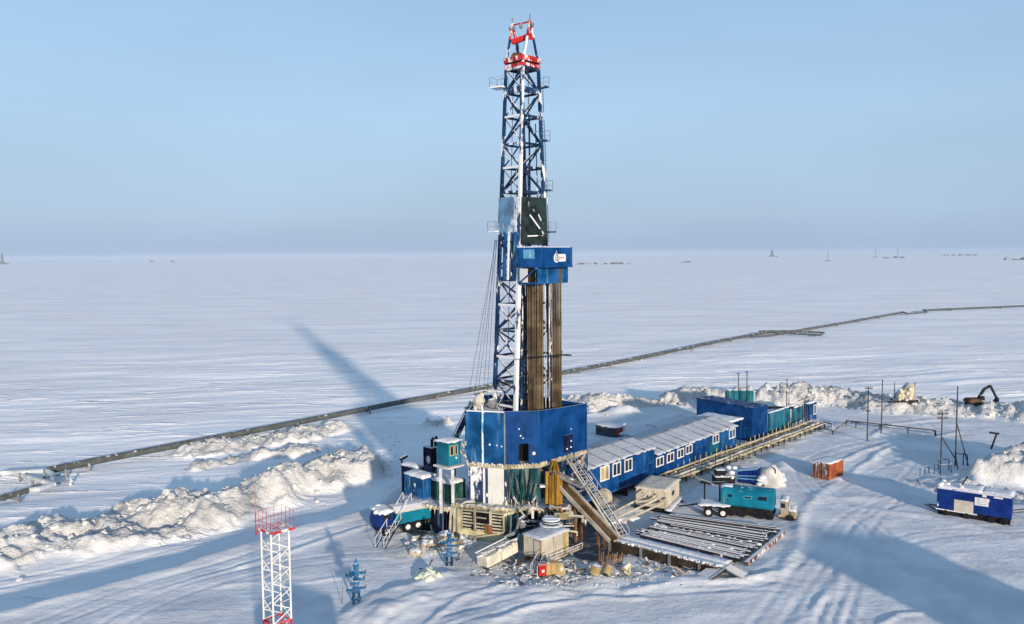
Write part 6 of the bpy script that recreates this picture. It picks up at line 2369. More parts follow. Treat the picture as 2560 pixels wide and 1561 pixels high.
def make_blue_wagon():
    p0, p1 = G(2341, 1284, 0.1), G(2528, 1314, 0.1)
    u = (p1 - p0).normalized()
    L = (p1 - p0).length
    t = thing('sledge_wagon', 'royal blue wagon with a cream panel and pale notice, parked by the snow heap', 'wagon', V((p0.x, p0.y, 0)), math.atan2(u.y, u.x))
    z0, z1 = 0.75, HZ(p1, 2528, 1243)
    W = 2.7
    m = MB()
    m.prism([(0, y, z) for y, z in ((0, z0), (0, z1 - 0.25), (0.2, z1), (W - 0.2, z1), (W, z1 - 0.25), (W, z0))], (L, 0, 0))
    m.build('body', M['royal'], t, bevel=0.04)
    f0, f1 = reach(p0, u, 2397) , reach(p0, u, 2446)
    m = MB()
    m.box(f0, f1, -0.04, -0.003, z0 - 0.02, z0 + (z1 - z0) * 0.52)
    m.build('cream_panel', M['cream'], t)
    f0, f1 = reach(p0, u, 2449), reach(p0, u, 2484)
    m = MB()
    m.box(f0, f1, -0.035, -0.003, z0 + (z1 - z0) * 0.40, z0 + (z1 - z0) * 0.76)
    nb = m.build('notice_board', M['white'], t)
    m = MB()
    zz0, zz1 = z0 + (z1 - z0) * 0.40, z0 + (z1 - z0) * 0.76
    for k in range(4):
        z = zz0 + (zz1 - zz0) * (0.18 + 0.2 * k)
        m.box(f0 + 0.2, f0 + (f1 - f0) * (0.45 if k % 2 else 0.85), -0.045, -0.036, z, z + 0.06)
    m.build('notice_lines', M['paleblue'], nb)
    for x, fz in ((2473, 0.86), (2481, 0.68)):
        s = reach(p0, u, x)
        m = MB()
        m.box(s - 0.22, s + 0.2, -0.06, -0.003, z0 + (z1 - z0) * (fz - 0.05), z0 + (z1 - z0) * (fz + 0.06))
        m.build('wall_lamp', M['white'], t, bevel=0.03)
    s = reach(p0, u, 2508)
    m = MB()
    m.box(s - 0.4, s + 0.45, -0.03, -0.003, z1 - 0.42, z1 - 0.25)
    m.build('number_plate', M['white'], t)
    s = reach(p0, u, 2356)
    m = MB()
    m.box(s - 0.08, s + 0.08, -0.03, -0.003, z0 + 0.25, z0 + 0.7)
    m.build('marker', M['paleblue'], t)
    m = MB()
    m.box(-0.1, L * 0.55, -0.02, 0.25, z0 - 0.14, z0 - 0.03)
    m.build('sill_snow', M['snow'], t)
    m = MB()
    m.box(0.1, L - 0.1, 0.3, 0.5, 0.0, z0 - 0.05)
    m.box(0.1, L - 0.1, W - 0.5, W - 0.3, 0.0, z0 - 0.05)
    m.bar((0.1, 0.4, 0.4), (-1.3, 0.9, 0.75), 0.16)
    m.bar((0.1, W - 0.4, 0.4), (-1.3, 0.9, 0.75), 0.16)
    m.build('sledge', M['black'], t)
    for x in (0.9, 3.0, L - 1.9, L - 0.7):
        wheel(t, (x, 0.1, 0.35), (0, 1, 0), 0.36, 0.25, 'black_bare')
    m = MB()
    m.snow(0.0, L * 0.6, 0.2, W, z1, 0.12, seed=41)
    m.snow(L * 0.6, L, 0.5, W, z1, 0.06, seed=42)
    for i in range(9):
        m.ball((random.uniform(0.0, L * 0.45), random.uniform(0.2, 2.4), z1 + 0.15), random.uniform(0.15, 0.35), 7, 0.8)
    m.build('roof_snow', M['snow'], t, smooth=True)
    m = MB()
    m.bar((2.2, 1.5, z1), (2.9, 1.5, z1 + 1.3), 0.14)
    m.build('stove_pipe', M['black'], t)
    # tow pipe leaving to the right
    a = D(2531, 1275, p1.y + 1.5)
    k = thing('tow_pipe', 'pair of thin black pipes running off behind the royal blue wagon', 'pipe', V((a.x, a.y, 0)))
    m = MB()
    m.tube((0, 0, a.z), (9, 2.2, a.z - 0.1), 0.1, 7)
    m.tube((0, 0.1, a.z - 0.35), (9, 2.3, a.z - 0.45), 0.08, 7)
    m.build('pipe', M['black'], k)
    m = MB()
    for x in (2.2, 5.5, 8.5):
        m.bar((x, x * 0.24, -0.1), (x, x * 0.24, a.z - 0.05), 0.12)
    m.build('stand', M['black'], k)
make_blue_wagon()
def make_left_truck():
    # tank truck in the shade under the left platform
    a, b = G(946, 1352, 0), G(1070, 1326, 0)
    u = (b - a).normalized()
    t = thing('parked_truck', 'truck with a turquoise body and snowy white cab parked behind the long stair', 'truck', V((a.x, a.y, gz(a.x + 1, a.y + 1))), math.atan2(u.y, u.x))
    L = (b - a).length
    m = MB()
    m.box(2.1, L + 0.4, 0, 2.5, 1.0, 2.25)
    m.build('cargo_body', M['cyan'], t, bevel=0.05)
    m = MB()
    m.box(2.0, L + 0.45, -0.05, 2.55, 2.25, 2.42)
    m.prism([(2.0, -0.05, 2.42), (2.0, 2.55, 2.42), (2.0, 1.8, 2.75), (2.0, 0.7, 2.75)], (L - 1.6, 0, 0))
    m.build('cargo_roof', M['cream'], t)
    m = MB()
    m.prism([(0.0, 0, 0.9), (0.0, 0, 1.7), (0.35, 0, 2.6), (1.8, 0, 2.65), (1.8, 0, 0.9)], (0, 2.4, 0))
    cb = m.build('cab', M['royal'], t, bevel=0.08)
    m = MB()
    m.snow(0.2, 1.8, 0, 2.4, 2.6, 0.3, seed=61)
    for i in range(12):
        m.ball((random.uniform(0.1, 1.5), random.uniform(-0.05, 2.3), random.uniform(2.4, 2.75)), random.uniform(0.2, 0.4), 8, 0.7)
    m.build('cab_snow', M['snow'], t, smooth=True)
    m = MB()
    m.box(0.5, 1.5, -0.03, -0.003, 1.75, 2.35)
    m.build('side_window', M['glass'], t)
    m = MB()
    m.tube((1.0, -0.1, 2.2), (1.0, -0.22, 2.2), 0.22, 12)
    m.build('mirror', M['black'], t)
    m = MB()
    m.box(0.1, L + 0.3, 0.3, 2.1, 0.65, 1.0)
    m.build('chassis', M['black_bare'], t)
    for x in (0.9, 3.4, 4.6):
        for y in (0.1, 2.3):
            wheel(t, (x, y, 0.55), (0, 1, 0), 0.55, 0.35)
make_left_truck()
# ------------------------------------------------------------------ white and red lattice mast in the foreground
def make_lattice():
    dep = 50.0
    pl, pm, pr = D(655, 1400, dep), D(690, 1400, dep - 0.6), D(724, 1400, dep + 0.1)
    z1 = D(690, 1332, dep - 0.6).z
    cx, cy, s = D(689.5, 1400, dep).x, dep, 0.62
    k = rad(43)
    cor = [V((s * 1.414 * math.cos(k + rad(a)), s * 1.414 * math.sin(k + rad(a)), 0)) for a in (180 + 2, 270 - 2, 0 + 2, 90 - 2)]
    cor = [V((-0.87, -0.05, 0)), V((0.0, -0.86, 0)), V((0.87, 0.05, 0)), V((0, 0.86, 0))]
    g = gz(cx, cy)
    t = thing('lattice_mast', 'slender white lattice mast with a red railed top platform and a thin red whip', 'mast', V((cx, cy, g)))
    H = z1 - g
    zr = D(690, 1556, dep - 0.6).z - g
    for c in cor:
        m = MB()
        m.tube(c + V((0, 0, zr - 0.05)), c + V((0, 0, H)), 0.062, 7)
        o = m.build('leg', M['white'], t)
        m = MB()
        m.tube(c + V((0, 0, -0.2)), c + V((0, 0, zr - 0.05)), 0.066, 7)
        m.build('red_leg', M['red'], o)
    nb = 4
    zb = [zr - 0.05 + (H - zr - 0.5) * i / nb for i in range(nb + 1)]
    low = [zr - 0.05 - 0.95 * i for i in range(1, int(zr / 0.95) + 1)]
    for a, b in ((0, 1), (1, 2), (2, 3), (3, 0)):
        for i in range(nb):
            for s_ in (0, 1):
                m = MB()
                z0, z2 = zb[i], zb[i + 1]
                zm = (z0 + z2) / 2
                p, q = cor[a], cor[b]
                if s_ == 0:
                    m.bar(p + V((0, 0, z0)), q + V((0, 0, zm)), 0.055)
                else:
                    m.bar(q + V((0, 0, zm)), p + V((0, 0, z2)), 0.055)
                m.build('lattice_bar', M['white'], t)
        m = MB()
        for i in range(len(low)):
            z2 = low[i]
            m.bar(cor[a] + V((0, 0, z2)), cor[b] + V((0, 0, z2 + 0.95)), 0.055)
        m.bar(cor[a] + V((0, 0, zr - 0.1)), cor[b] + V((0, 0, zr - 0.1)), 0.09)
        m.build('red_bracing', M['red'], t)
    m = MB()
    w = 0.93
    P = [V((-1.02, 0.0, H)), V((0.05, -1.02, H)), V((1.22, 0.0, H)), V((0.1, 1.15, H))]
    for a, b in ((0, 1), (1, 2), (2, 3), (3, 0)):
        m.bar(P[a] + V((0, 0, 0.08)), P[b] + V((0, 0, 0.08)), 0.16, 0.16)
    for f in (0.15, 0.4, 0.85):
        m.bar(P[0].lerp(P[1], f) + V((0, 0, 0.1)), P[3].lerp(P[2], f) + V((0, 0, 0.1)), 0.30, 0.06)
    for f in (0.2, 0.55, 0.9):
        m.bar(P[1].lerp(P[2], f) + V((0, 0, 0.14)), P[0].lerp(P[3], f) + V((0, 0, 0.14)), 0.2, 0.06)
    pf = m.build('top_platform', M['red_frost'], t)
    m = MB()
    up = V((0, 0, 1.25))
    for a, b in ((0, 1), (1, 2), (2, 3), (3, 0)):
        for f in (0.0, 0.33, 0.66):
            c = P[a].lerp(P[b], f)
            m.tube(c, c + up, 0.016, 5)
        for h in (0.5, 1.0):
            m.tube(P[a] + up * h, P[b] + up * h, 0.011, 5)
    m.build('railing', M['mesh_red'], t)
    m = MB()
    a, b = D(640, 1338, dep - 0.2) - V((cx, cy, g)), D(637, 1214, dep - 0.2) - V((cx, cy, g))
    m.tube(a, a.lerp(b, 0.45), 0.038, 6)
    m.tube(a, P[0] + V((0, 0, 0.1)), 0.03, 5)
    wh = m.build('whip_pole', M['red'], t)
    m = MB()
    m.tube(a.lerp(b, 0.45), b, 0.034, 6, 0.02)
    m.build('whip_tip', M['whip'], wh)
M['whip'] = paint("pinkish_rimed_red", (0.42, 0.13, 0.13), 0.6, frost=0.2, fscale=3, var=0.2)
make_lattice()

# ------------------------------------------------------------------ well heads
def wellhead(x, yb, yt, label, seed):
    rnd = random.Random(seed)
    c = G(x, yb)
    c.z = gz(c.x, c.y)
    H = D(x, yt, c.y).z - c.z
    t = thing('wellhead', label, 'wellhead', c, 0, 'blue wellheads in front of the rig')
    m = MB()
    for dx in (-0.26, 0.2):
        m.tube((dx, 0, -0.2), (dx, 0, H * 0.27), 0.12, 8)
    m.box(-0.42, 0.36, -0.2, 0.2, H * 0.08, H * 0.12)
    m.build('casing_legs', M['wh_dark'], t)
    z = H * 0.25
    prof = []
    def flange(z, r=0.3): return [(0.16, z), (r, z), (r, z + 0.1), (0.16, z + 0.1)]
    zs = [H * f for f in (0.25, 0.33, 0.42, 0.52, 0.62, 0.70, 0.78, 0.86)]
    for i, zz in enumerate(zs):
        prof += flange(zz, 0.34 if i < 2 else 0.27)
        if i % 2 == 0 and i < 7:
            prof += [(0.24, zz + 0.14), (0.27, zz + 0.22), (0.24, zz + 0.3)]
    prof += [(0.12, H * 0.9), (0.08, H * 0.97), (0.04, H)]
    prof.sort(key=lambda p: 0)
    m = MB()
    m.lathe((0, 0, 0), prof, 12)
    m.build('valve_tree', M['blue_gear'], t)
    for f, s_, ln in ((0.31, -1, 0.75), (0.36, 1, 0.7), (0.55, 1, 0.62), (0.62, -1, 0.8), (0.69, 1, 0.75), (0.66, -1, 0.5), (0.45, -1, 0.4)):
        zz = H * f
        m = MB()
        m.tube((0, 0, zz), (s_ * ln, 0, zz), 0.10, 8)
        m.tube((s_ * ln * 0.45, 0, zz), (s_ * (ln * 0.45 + 0.12), 0, zz), 0.2, 8)
        m.tube((s_ * (ln - 0.25), 0, zz), (s_ * (ln - 0.1), 0, zz), 0.17, 8)
        o = m.build('side_arm', M['blue_gear'], t)
        m = MB()
        e = V((s_ * (ln + 0.05), 0, zz + 0.02))
        for k in range(10):
            a0, a1 = 2 * math.pi * k / 10, 2 * math.pi * (k + 1) / 10
            m.tube(e + V((0, 0.2 * math.cos(a0), 0.2 * math.sin(a0))), e + V((0, 0.2 * math.cos(a1), 0.2 * math.sin(a1))), 0.035, 5)
        m.bar(e - V((0, .2, 0)), e + V((0, .2, 0)), 0.03)
        m.bar(e - V((0, 0, .2)), e + V((0, 0, .2)), 0.03)
        m.build('handwheel', M['wh_dark'], o)
    for zz in (H * 0.58, H * 0.4):
        m = MB()
        e = V((0, -0.42, zz))
        m.tube((0, 0, zz), (0, -0.42, zz), 0.09, 7)
        for k in range(10):
            a0, a1 = 2 * math.pi * k / 10, 2 * math.pi * (k + 1) / 10
            m.tube(e + V((0.2 * math.cos(a0), 0, 0.2 * math.sin(a0))), e + V((0.2 * math.cos(a1), 0, 0.2 * math.sin(a1))), 0.035, 5)
        m.build('handwheel', M['blue_gear'], t)
    return t
M['wh_dark'] = paint("dark_blue_valve", (0.006, 0.045, 0.11), 0.5, top=0.5, var=0.4)
wellhead(892, 1512, 1396, 'bright blue wellhead standing alone on open snow, nearest the lattice mast', 1)
wellhead(1124, 1414, 1322, 'bright blue wellhead standing by the ice heap at the foot of the pump room', 2)

# ------------------------------------------------------------------ utility poles
def pole(x, yb, yt, label, arms=(), braces=(), mt='wood_pole', r=0.11):
    c = G(x, yb)
    c.z = gz(c.x, c.y)
    H = D(x, yt, c.y).z - c.z
    t = thing('utility_pole', label, 'pole', c, 0, 'utility poles on the far pad')
    m = MB()
    m.tube((0, 0, -0.3), (0, 0, H), r, 8, r * 0.7)
    m.build('post', M[mt], t)
    for z, w in arms:
        m = MB()
        m.bar((-w, -0.1, H * z), (w, -0.1, H * z), 0.11, 0.13)
        a = m.build('cross_arm', M['wood_pole'], t)
        m = MB()
        for s_ in (-0.9, -0.45, 0.45, 0.9):
            m.tube((w * s_, -0.1, H * z), (w * s_, -0.1, H * z + 0.32), 0.05, 6)
        m.build('insulator', M['grey'], a)
    for px, py, z in braces:
        m = MB()
        q = G(px, py)
        m.tube((0, 0, H * z), q - c - V((0, 0, 0.2)), r * 0.7, 7)
        m.build('stay', M['wood_pole'], t)
    return t
pole(2168, 1104, 967, 'dark utility pole with one short cross arm, nearest the tall blue hall', ((0.97, 0.6), (0.55, 0.35)))
pole(2203, 1086, 949, 'bare dark utility pole, second out from the tall blue hall', ())
pole(2351, 1186, 1030, 'utility pole with two short cross arms standing by the pipe frames', ((0.97, 0.7), (0.90, 0.7)), ((2392, 1150, 0.6),))
pole(2388, 1165, 966, 'tallest bare utility pole propped by two long stays, by the pipe frames', (), ((2422, 1165, 0.55), (2398, 1190, 0.13)))
def make_frames():
    c = G(2370, 1180)
    for k, (pts, lb) in enumerate((([(2360, 1160, 1163 - 26), (2372, 1162, 1137), (2372, 1160, 1136)], 0), )):
        pass
    def frame(label, segs, stand_h):
        p0 = G(*segs[0])
        t = thing('pipe_barrier', label, 'barrier', V((p0.x, p0.y, gz(p0.x, p0.y))))
        g = V((p0.x, p0.y, 0))
        m = MB()
        top = [G(x, y) - g + V((0, 0, stand_h)) for x, y in segs]
        m.path(top, 0.075, 6)
        m.build('top_pipe', M['frame_blue'], t)
        for q in top:
            m = MB()
            m.tube(V((q.x, q.y, -0.3)), q, 0.07, 6)
            m.build('leg', M['frame_blue'], t)
        return t
    frame('square blue grey pipe frame on legs, behind the two armed utility pole', [(2388, 1160), (2408, 1162), (2418, 1164), (2408, 1158)], 1.5)
    frame('blue grey pipe frame on legs at the foot of the two armed utility pole', [(2336, 1186), (2352, 1190), (2378, 1188), (2372, 1176), (2346, 1174)], 1.5)
    frame('low blue grey pipe rail bent at one end, nearest the royal blue wagon', [(2293, 1206), (2300, 1214), (2352, 1200)], 0.35)
    frame('small blue grey pipe hoop on the snow near the royal blue wagon', [(2300, 1190), (2312, 1186), (2322, 1184)], 1.1)
M['frame_blue'] = paint("blue_grey_tube", (0.06, 0.10, 0.17), 0.6, top=0.6, var=0.3)
make_frames()
def make_sign():
    c = G(2476, 1122)
    t = thing('floodlight_stand', 'leaning black floodlight stand behind the big snow heap', 'floodlight', V((c.x, c.y, gz(c.x, c.y))))
    m = MB()
    m.bar((0, 0, -0.3), (0.9, 0, 2.4), 0.18)
    m.build('arm', M['black_bare'], t)
    m = MB()
    m.bar((-0.2, 0, 2.55), (1.2, 0, 2.35), 0.3, 0.3)
    m.build('lamp_head', M['black'], t)
make_sign()

# ------------------------------------------------------------------ excavator on the far bank
def make_excavator():
    c = G(2440, 1003, 2.0)
    z = gz(c.x, c.y)
    t = thing('excavator', 'dark excavator with its boom arched over the far snow bank', 'excavator', V((c.x, c.y, z)))
    m = MB()
    for y in (-1.0, 1.0):
        m.prism([(-1.9, y - 0.25, 0.2), (-1.5, y - 0.25, -0.1), (1.5, y - 0.25, -0.1), (1.9, y - 0.25, 0.2), (1.6, y - 0.25, 0.7), (-1.6, y - 0.25, 0.7)], (0, 0.5, 0))
    m.build('tracks', M['black_bare'], t)
    m = MB()
    m.box(-2.0, 0.7, -1.2, 1.2, 0.75, 1.6)
    m.box(-2.3, -1.2, -1.1, 1.1, 0.8, 1.35)
    m.build('house', M['slide_brown'], t, bevel=0.12)
    m = MB()
    m.prism([(0.1, -1.2, 1.6), (1.3, -1.2, 1.2), (1.2, -1.2, 2.3), (0.3, -1.2, 2.5)], (0, 1.0, 0))
    cb = m.build('cab', M['black'], t, bevel=0.06)
    m = MB()
    m.box(0.4, 1.0, -1.23, -1.203, 1.75, 2.25)
    m.build('cab_window', M['glass'], cb)
    k0, k1, k2, k3 = (0.6, 0.3, 1.4), (1.9, 0.3, 3.6), (3.2, 0.3, 4.3), (4.7, 0.3, 1.5)
    m = MB()
    m.bar(k0, k1, 0.42, 0.5)
    m.bar(k1, k2, 0.40, 0.46)
    m.build('boom', M['black_bare'], t)
    m = MB()
    m.bar(k2, k3, 0.34, 0.4)
    m.build('stick', M['black_bare'], t)
    m = MB()
    m.prism([(4.9, -0.2, 1.7), (5.0, -0.2, 0.9), (4.5, -0.2, 0.5), (4.1, -0.2, 0.8), (4.5, -0.2, 1.3)], (0, 1.0, 0))
    m.build('bucket', M['black_bare'], t)
    t.scale = (0.85, 0.85, 0.85)
    m = MB()
    m.tube((0.9, 0.3, 2.2), (2.0, 0.3, 3.2), 0.12, 6)
    m.tube((2.2, 0.3, 4.0), (3.5, 0.3, 4.25), 0.1, 6)
    m.build('cylinder', M['grey'], t)
make_excavator()
def make_cream_pile():
    c = G(2258, 1028)
    t = thing('covered_machine', 'cream coloured machine crusted with snow, on a black skid near the far bank', 'machine', V((c.x, c.y, gz(c.x, c.y))))
    m = MB()
    m.box(-1.9, 2.4, -0.8, 1.2, 0.0, 0.45)
    m.bar((-3.2, -0.6, 0.15), (1.5, -0.6, 0.25), 0.3)
    m.build('skid', M['black'], t)
    m = MB()
    m.prism([(-1.4, -0.6, 0.45), (1.8, -0.6, 0.45), (1.8, -0.6, 3.2), (0.9, -0.6, 3.6), (-0.2, -0.6, 2.4), (-1.2, -0.6, 1.6)], (0, 1.6, 0))
    m.build('housing', M['beige_ice'], t, bevel=0.15)
    m = MB()
    for i in range(10):
        m.ball((random.uniform(-1.4, 1.9), -0.7 + random.uniform(-.1, .1), random.uniform(0.5, 3.0)), random.uniform(0.2, 0.45), 7)
    tag(m.build('snow_crust', M['snow_dirty'], t, smooth=True), None, None, None, 'stuff')
    m = MB()
    for x, h in ((-1.5, 3.6), (2.3, 3.7)):
        m.bar((x, 0.5, 0.3), (x, 0.5, h), 0.14)
    m.bar((-2.2, 0.6, 0.8), (3.2, 0.6, 0.9), 0.2)
    m.build('frame', M['grey'], t)
make_cream_pile()

# ------------------------------------------------------------------ long pipeline over the tundra
def make_pipeline():
    ZP = -0.75
    main = [(118, 1177), (310, 1139), (640, 1076), (830, 1040), (1000, 1006), (1170, 976), (1400, 934), (1560, 903), (1700, 874), (1800, 853), (1930, 829)]
    P = [G(x, y, ZP) for x, y in main]
    P2 = [G(1898, 829.5, ZP), G(1988, 828.5, ZP)]
    P3 = [G(1985, 829, ZP), G(2120, 806, ZP), G(2258, 781, ZP)]
    P4 = [G(2308, 776, ZP), G(2560, 765, ZP), G(2760, 757, ZP)]
    loops = [[G(118, 1177, ZP), G(132, 1186, ZP), G(134, 1212, ZP), G(58, 1190, ZP)], [G(-60, 1200, ZP), G(-5, 1184, ZP), G(110, 1178, ZP)], [G(72, 1226, ZP), G(0, 1247, ZP), G(-200, 1296, ZP)], [G(134, 1212, ZP), G(96, 1224, ZP), G(72, 1226, ZP)],
             [G(1930, 832, ZP), G(2052, 838, ZP), G(2060, 832, ZP), G(1996, 829, ZP)], [G(2258, 781, ZP), G(2268, 784, ZP), G(2318, 781, ZP), G(2308, 776, ZP)], [G(1880, 841, ZP), G(1935, 839, ZP), G(1992, 828, ZP)]]
    g0 = P[0]
    t = thing('pipeline', 'long grey pipeline on low trestles crossing the tundra behind the rig, with square expansion loops', 'pipeline', V((g0.x, g0.y, -1.75)))
    def run(pts, r, mt, nm):
        m = MB()
        q = []
        for a, b in zip(pts[:-1], pts[1:]):
            n = max(1, int((b - a).length / 40))
            q += [a.lerp(b, i / n) for i in range(n)]
        q.append(pts[-1])
        m.path(q, r, 10)
        o = m.build(nm, M[mt], t, world=True)
        return q
    run(P, 0.52, 'pipeline', 'main_pipe')
    off = V((0.5, 0.85, 0)).normalized() * 1.5
    run([p + off for p in P], 0.42, 'pipeline', 'second_pipe')
    for L in (P2, P3, P4):
        run(L, 0.5, 'pipeline', 'main_pipe')
    for i, L in enumerate(loops):
        run(L, 0.36, 'grey_white' if i in (0, 1, 3) else 'pipeline', 'loop_pipe')  # pale left loops: sunlight and lying snow put into the colour
    # trestles
    sup = []
    for pts, step in ((P, 14.0), (P3, 22.0), (P4, 26.0), (loops[2], 9.0), (loops[0], 8.0), (loops[1], 9.0)):
        for a, b in zip(pts[:-1], pts[1:]):
            n = max(1, int((b - a).length / step))
            d = (b - a).normalized()
            s_ = V((-d.y, d.x, 0))
            if s_.y < 0: s_ = -s_
            for i in range(n):
                sup.append((a.lerp(b, (i + 0.5) / n), s_))
    proto = None
    for c, s_ in sup[:96]:
        m = MB()
        g = -1.75
        for k in (-0.75, 2.1):
            q = c + s_ * k
            gg = gz(q.x, q.y) - 0.3
            m.para(V((q.x - 0.13, q.y - 0.13, gg)), (0.26, 0, 0), (0, 0.26, 0), (0, 0, c.z + 0.05 - gg))
        m.bar(c - s_ * 1.0 + V((0, 0, -0.62)), c + s_ * 2.4 + V((0, 0, -0.62)), 0.22, 0.2)
        m.build('trestle', M['trestle'], t, world=True)
M['trestle'] = paint("snowy_trestle", (0.20, 0.20, 0.20), 0.7, top=0.8, frost=0.3, fscale=1.0, var=0.3)
make_pipeline()

# ------------------------------------------------------------------ clutter round the foot of the rig
M['litter_dark'] = paint('dark_litter', (0.075, 0.062, 0.048), 0.85, top=0.45, streak=0.5, streak_col=(0.22, 0.16, 0.09), var=0.5)
M['bank_snow'] = snow_mat('bank_snow', (0.54, 0.535, 0.52))
def make_clutter():
    # red drum and crate under the cream cabin
    c = G(1355, 1440)
    z = gz(c.x, c.y)
    t = thing('fire_box', 'bright red fire box standing in the snow under the cream cabin', 'fire box', V((c.x, c.y, z)), rad(20))
    m = MB()
    m.box(-0.42, 0.42, -0.35, 0.35, -0.1, 1.15)
    m.build('box', M['red'], t, bevel=0.04)
    m = MB()
    m.box(-0.16, 0.1, -0.37, -0.353, 0.45, 0.7)
    m.build('plate', M['white'], t)
    m = MB()
    m.box(-0.46, 0.46, -0.39, 0.39, 1.152, 1.22)
    m.build('lid', M['red'], t)
    c = G(1382, 1440)
    t = thing('wooden_crate', 'tan plywood crate with a pale board leaning on it, beside the red fire box', 'crate', V((c.x, c.y, gz(c.x, c.y))), rad(-10))
    m = MB()
    m.box(-0.55, 0.45, -0.3, 0.6, -0.1, 1.3)
    m.build('box', M['tan'], t, bevel=0.02)
    m = MB()
    for x in (-0.55, -0.1, 0.37):
        m.box(x, x + 0.08, -0.33, -0.303, -0.05, 1.28)
    m.build('battens', M['yellow_pale'], t)
    m = MB()
    m.prism([(0.5, -0.4, 0.0), (1.2, -0.4, 0.35), (1.0, -0.3, 1.2), (0.3, -0.3, 1.35)], (0.03, 0.1, 0))
    m.build('leaning_board', M['yellow_pale'], t)
    # bundle of upright rods with drums
    c = G(1525, 1418)
    t = thing('rod_bundle', 'bundle of brown rods standing on end beside the yellow drums in front of the catwalk', 'rod bundle', V((c.x, c.y, gz(c.x, c.y))))
    for i in range(12):
        m = MB()
        x = -1.1 + 0.19 * i
        m.tube((x, 0.1 * (i % 3), -0.1), (x + 0.12 + 0.03 * i, 0.25 + 0.1 * (i % 3), 1.35 - 0.03 * i + random.uniform(-.2, .2)), 0.07, 6)
        m.build('rod', M['brown' if i % 3 else 'rust'], t)
    lab = ['yellow grey drum lying against the rods, nearest the cream cabin', 'yellow drum standing at the foot of the brown rods', 'yellow drum on its side at the catwalk end of the rod bundle']
    for k, (x, y, r, h, tilt) in enumerate(((1486, 1445, 0.5, 0.8, 0.25), (1515, 1440, 0.36, 0.75, 0.5), (1560, 1432, 0.34, 0.8, 1.25))):
        c = G(x, y)
        t = thing('yellow_drum', lab[k], 'drum', V((c.x, c.y, gz(c.x, c.y))), 0.4 * k, 'yellow drums by the rods')
        a = V((math.sin(tilt), 0, math.cos(tilt)))
        b = V((0, 0, r * math.sin(tilt) - 0.08))
        m = MB()
        m.tube(b, b + a * h, r, 14)
        m.build('shell', M['yellow_pale'], t)
        m = MB()
        for f in (0.02, 0.35, 0.68, 0.96):
            m.tube(b + a * h * f, b + a * h * (f + 0.04), r * 1.05, 14)
        m.build('hoops', M['yellow'], t)
        m = MB()
        m.tube(b + a * h, b + a * (h + 0.06), r * 0.85, 14, r * 0.6)
        m.build('snow_cap', M['snow'], t)
    # jumble of offcuts: each a separate bit, lying in the churned snow
    rl = random.Random(9)
    for nm, mt, lbl, n in (('ground_litter', 'litter_dark', 'dark frozen spoil and small scrap strewn over the snow round the rig foot', 210), ('ice_litter', 'bank_snow', 'small broken lumps of ice strewn over the snow round the rig foot', 170)):
        m = MB()
        for _ in range(n):
            x, y = (rl.gauss(1390, 75), rl.gauss(1432, 16)) if rl.random() < 0.7 else (rl.uniform(1180, 1760), rl.gauss(1430, 14))
            c = G(x, y)
            s_ = rl.choice((0.06, 0.08, 0.1, 0.14, 0.22))
            b = len(m.v)
            cc = V((c.x, c.y, gz(c.x, c.y) + 0.02))
            m.ball(cc, s_, 6, 0.7)
            for i in range(b, len(m.v)):
                d = m.v[i] - cc
                m.v[i] = cc + V((d.x * rl.uniform(0.5, 2.2), d.y * rl.uniform(0.5, 1.4), d.z * rl.uniform(0.5, 1.3)))
        tag(m.build(nm, M[mt], None, loc=(0, 0, 0)), lbl, None, None, 'stuff')
    bits = [(1290, 1440, 0), (1405, 1418, 2), (1440, 1428, 0), (1470, 1405, 0), (1400, 1450, 2), (1575, 1440, 1), (1280, 1420, 2), (1620, 1418, 0), (1640, 1425, 1),
            (1150, 1395, 2), (1065, 1360, 0), (1095, 1375, 1), (1688, 1445, 0), (1710, 1440, 1), (1725, 1430, 2), (1760, 1432, 0), (1290, 1400, 1), (1432, 1405, 1), (1300, 1458, 2)]
    lb = ('rusty bent steel offcut lying in the soiled snow round the rig foot', 'frosted broken plank lying in the soiled snow round the rig foot', 'black steel bracket lying in the soiled snow round the rig foot')
    gp = ('steel offcuts in the soiled snow', 'broken planks in the soiled snow', 'black brackets in the soiled snow')
    for x, y, k in bits:
        c = G(x, y)
        z = gz(c.x, c.y)
        m = MB()
        n = 3
        for i in range(n):
            a = random.uniform(0, 6.28)
            d = V((math.cos(a), math.sin(a), random.uniform(0.0, 0.5)))
            p = V((c.x, c.y, z + 0.06)) + d * random.uniform(-.2, .1)
            m.bar(p, p + d * random.uniform(0.4, 1.1), random.uniform(0.08, 0.2), random.uniform(0.05, 0.12))
        o = m.build(('steel_offcut', 'broken_plank', 'steel_bracket')[k], M[('rust', 'planks', 'black')[k]], None)
        tag(o, lb[k], ('scrap', 'plank', 'bracket')[k], gp[k])
    # iced trough left of the cabin
    a, b = G(1205, 1404, 0.6), G(1282, 1364, 0.9)
    t = thing('iced_trough', 'ice caked cream trough lying on the snow left of the cream cabin', 'trough', V((a.x, a.y, gz(a.x, a.y))))
    m = MB()
    d = b - a
    m.bar(a, b, 1.5, 1.1)
    m.build('trough', M['cream_ice'], t, world=True, bevel=0.1)
    m = MB()
    for f in (0.05, 0.35, 0.65, 0.95):
        c = a + d * f
        m.bar(c + V((-0.6, -0.5, 0.55)), c + V((0.6, 0.6, 0.58)), 0.12)
    m.bar(a + V((-0.65, 0.35, 0.7)), b + V((-0.65, 0.35, 0.7)), 0.1)
    m.build('frame', M['white'], t, world=True)
    m = MB()
    for i in range(40):
        c = a + d * random.random() + V((random.uniform(-.9, .8), random.uniform(-.9, .7), random.uniform(-0.5, 0.6)))
        m.ball(c, random.uniform(0.1, 0.33), 7, 0.7)
    tag(m.build('ice_lumps', M['snow_dirty'], t, world=True, smooth=True), None, None, None, 'stuff')
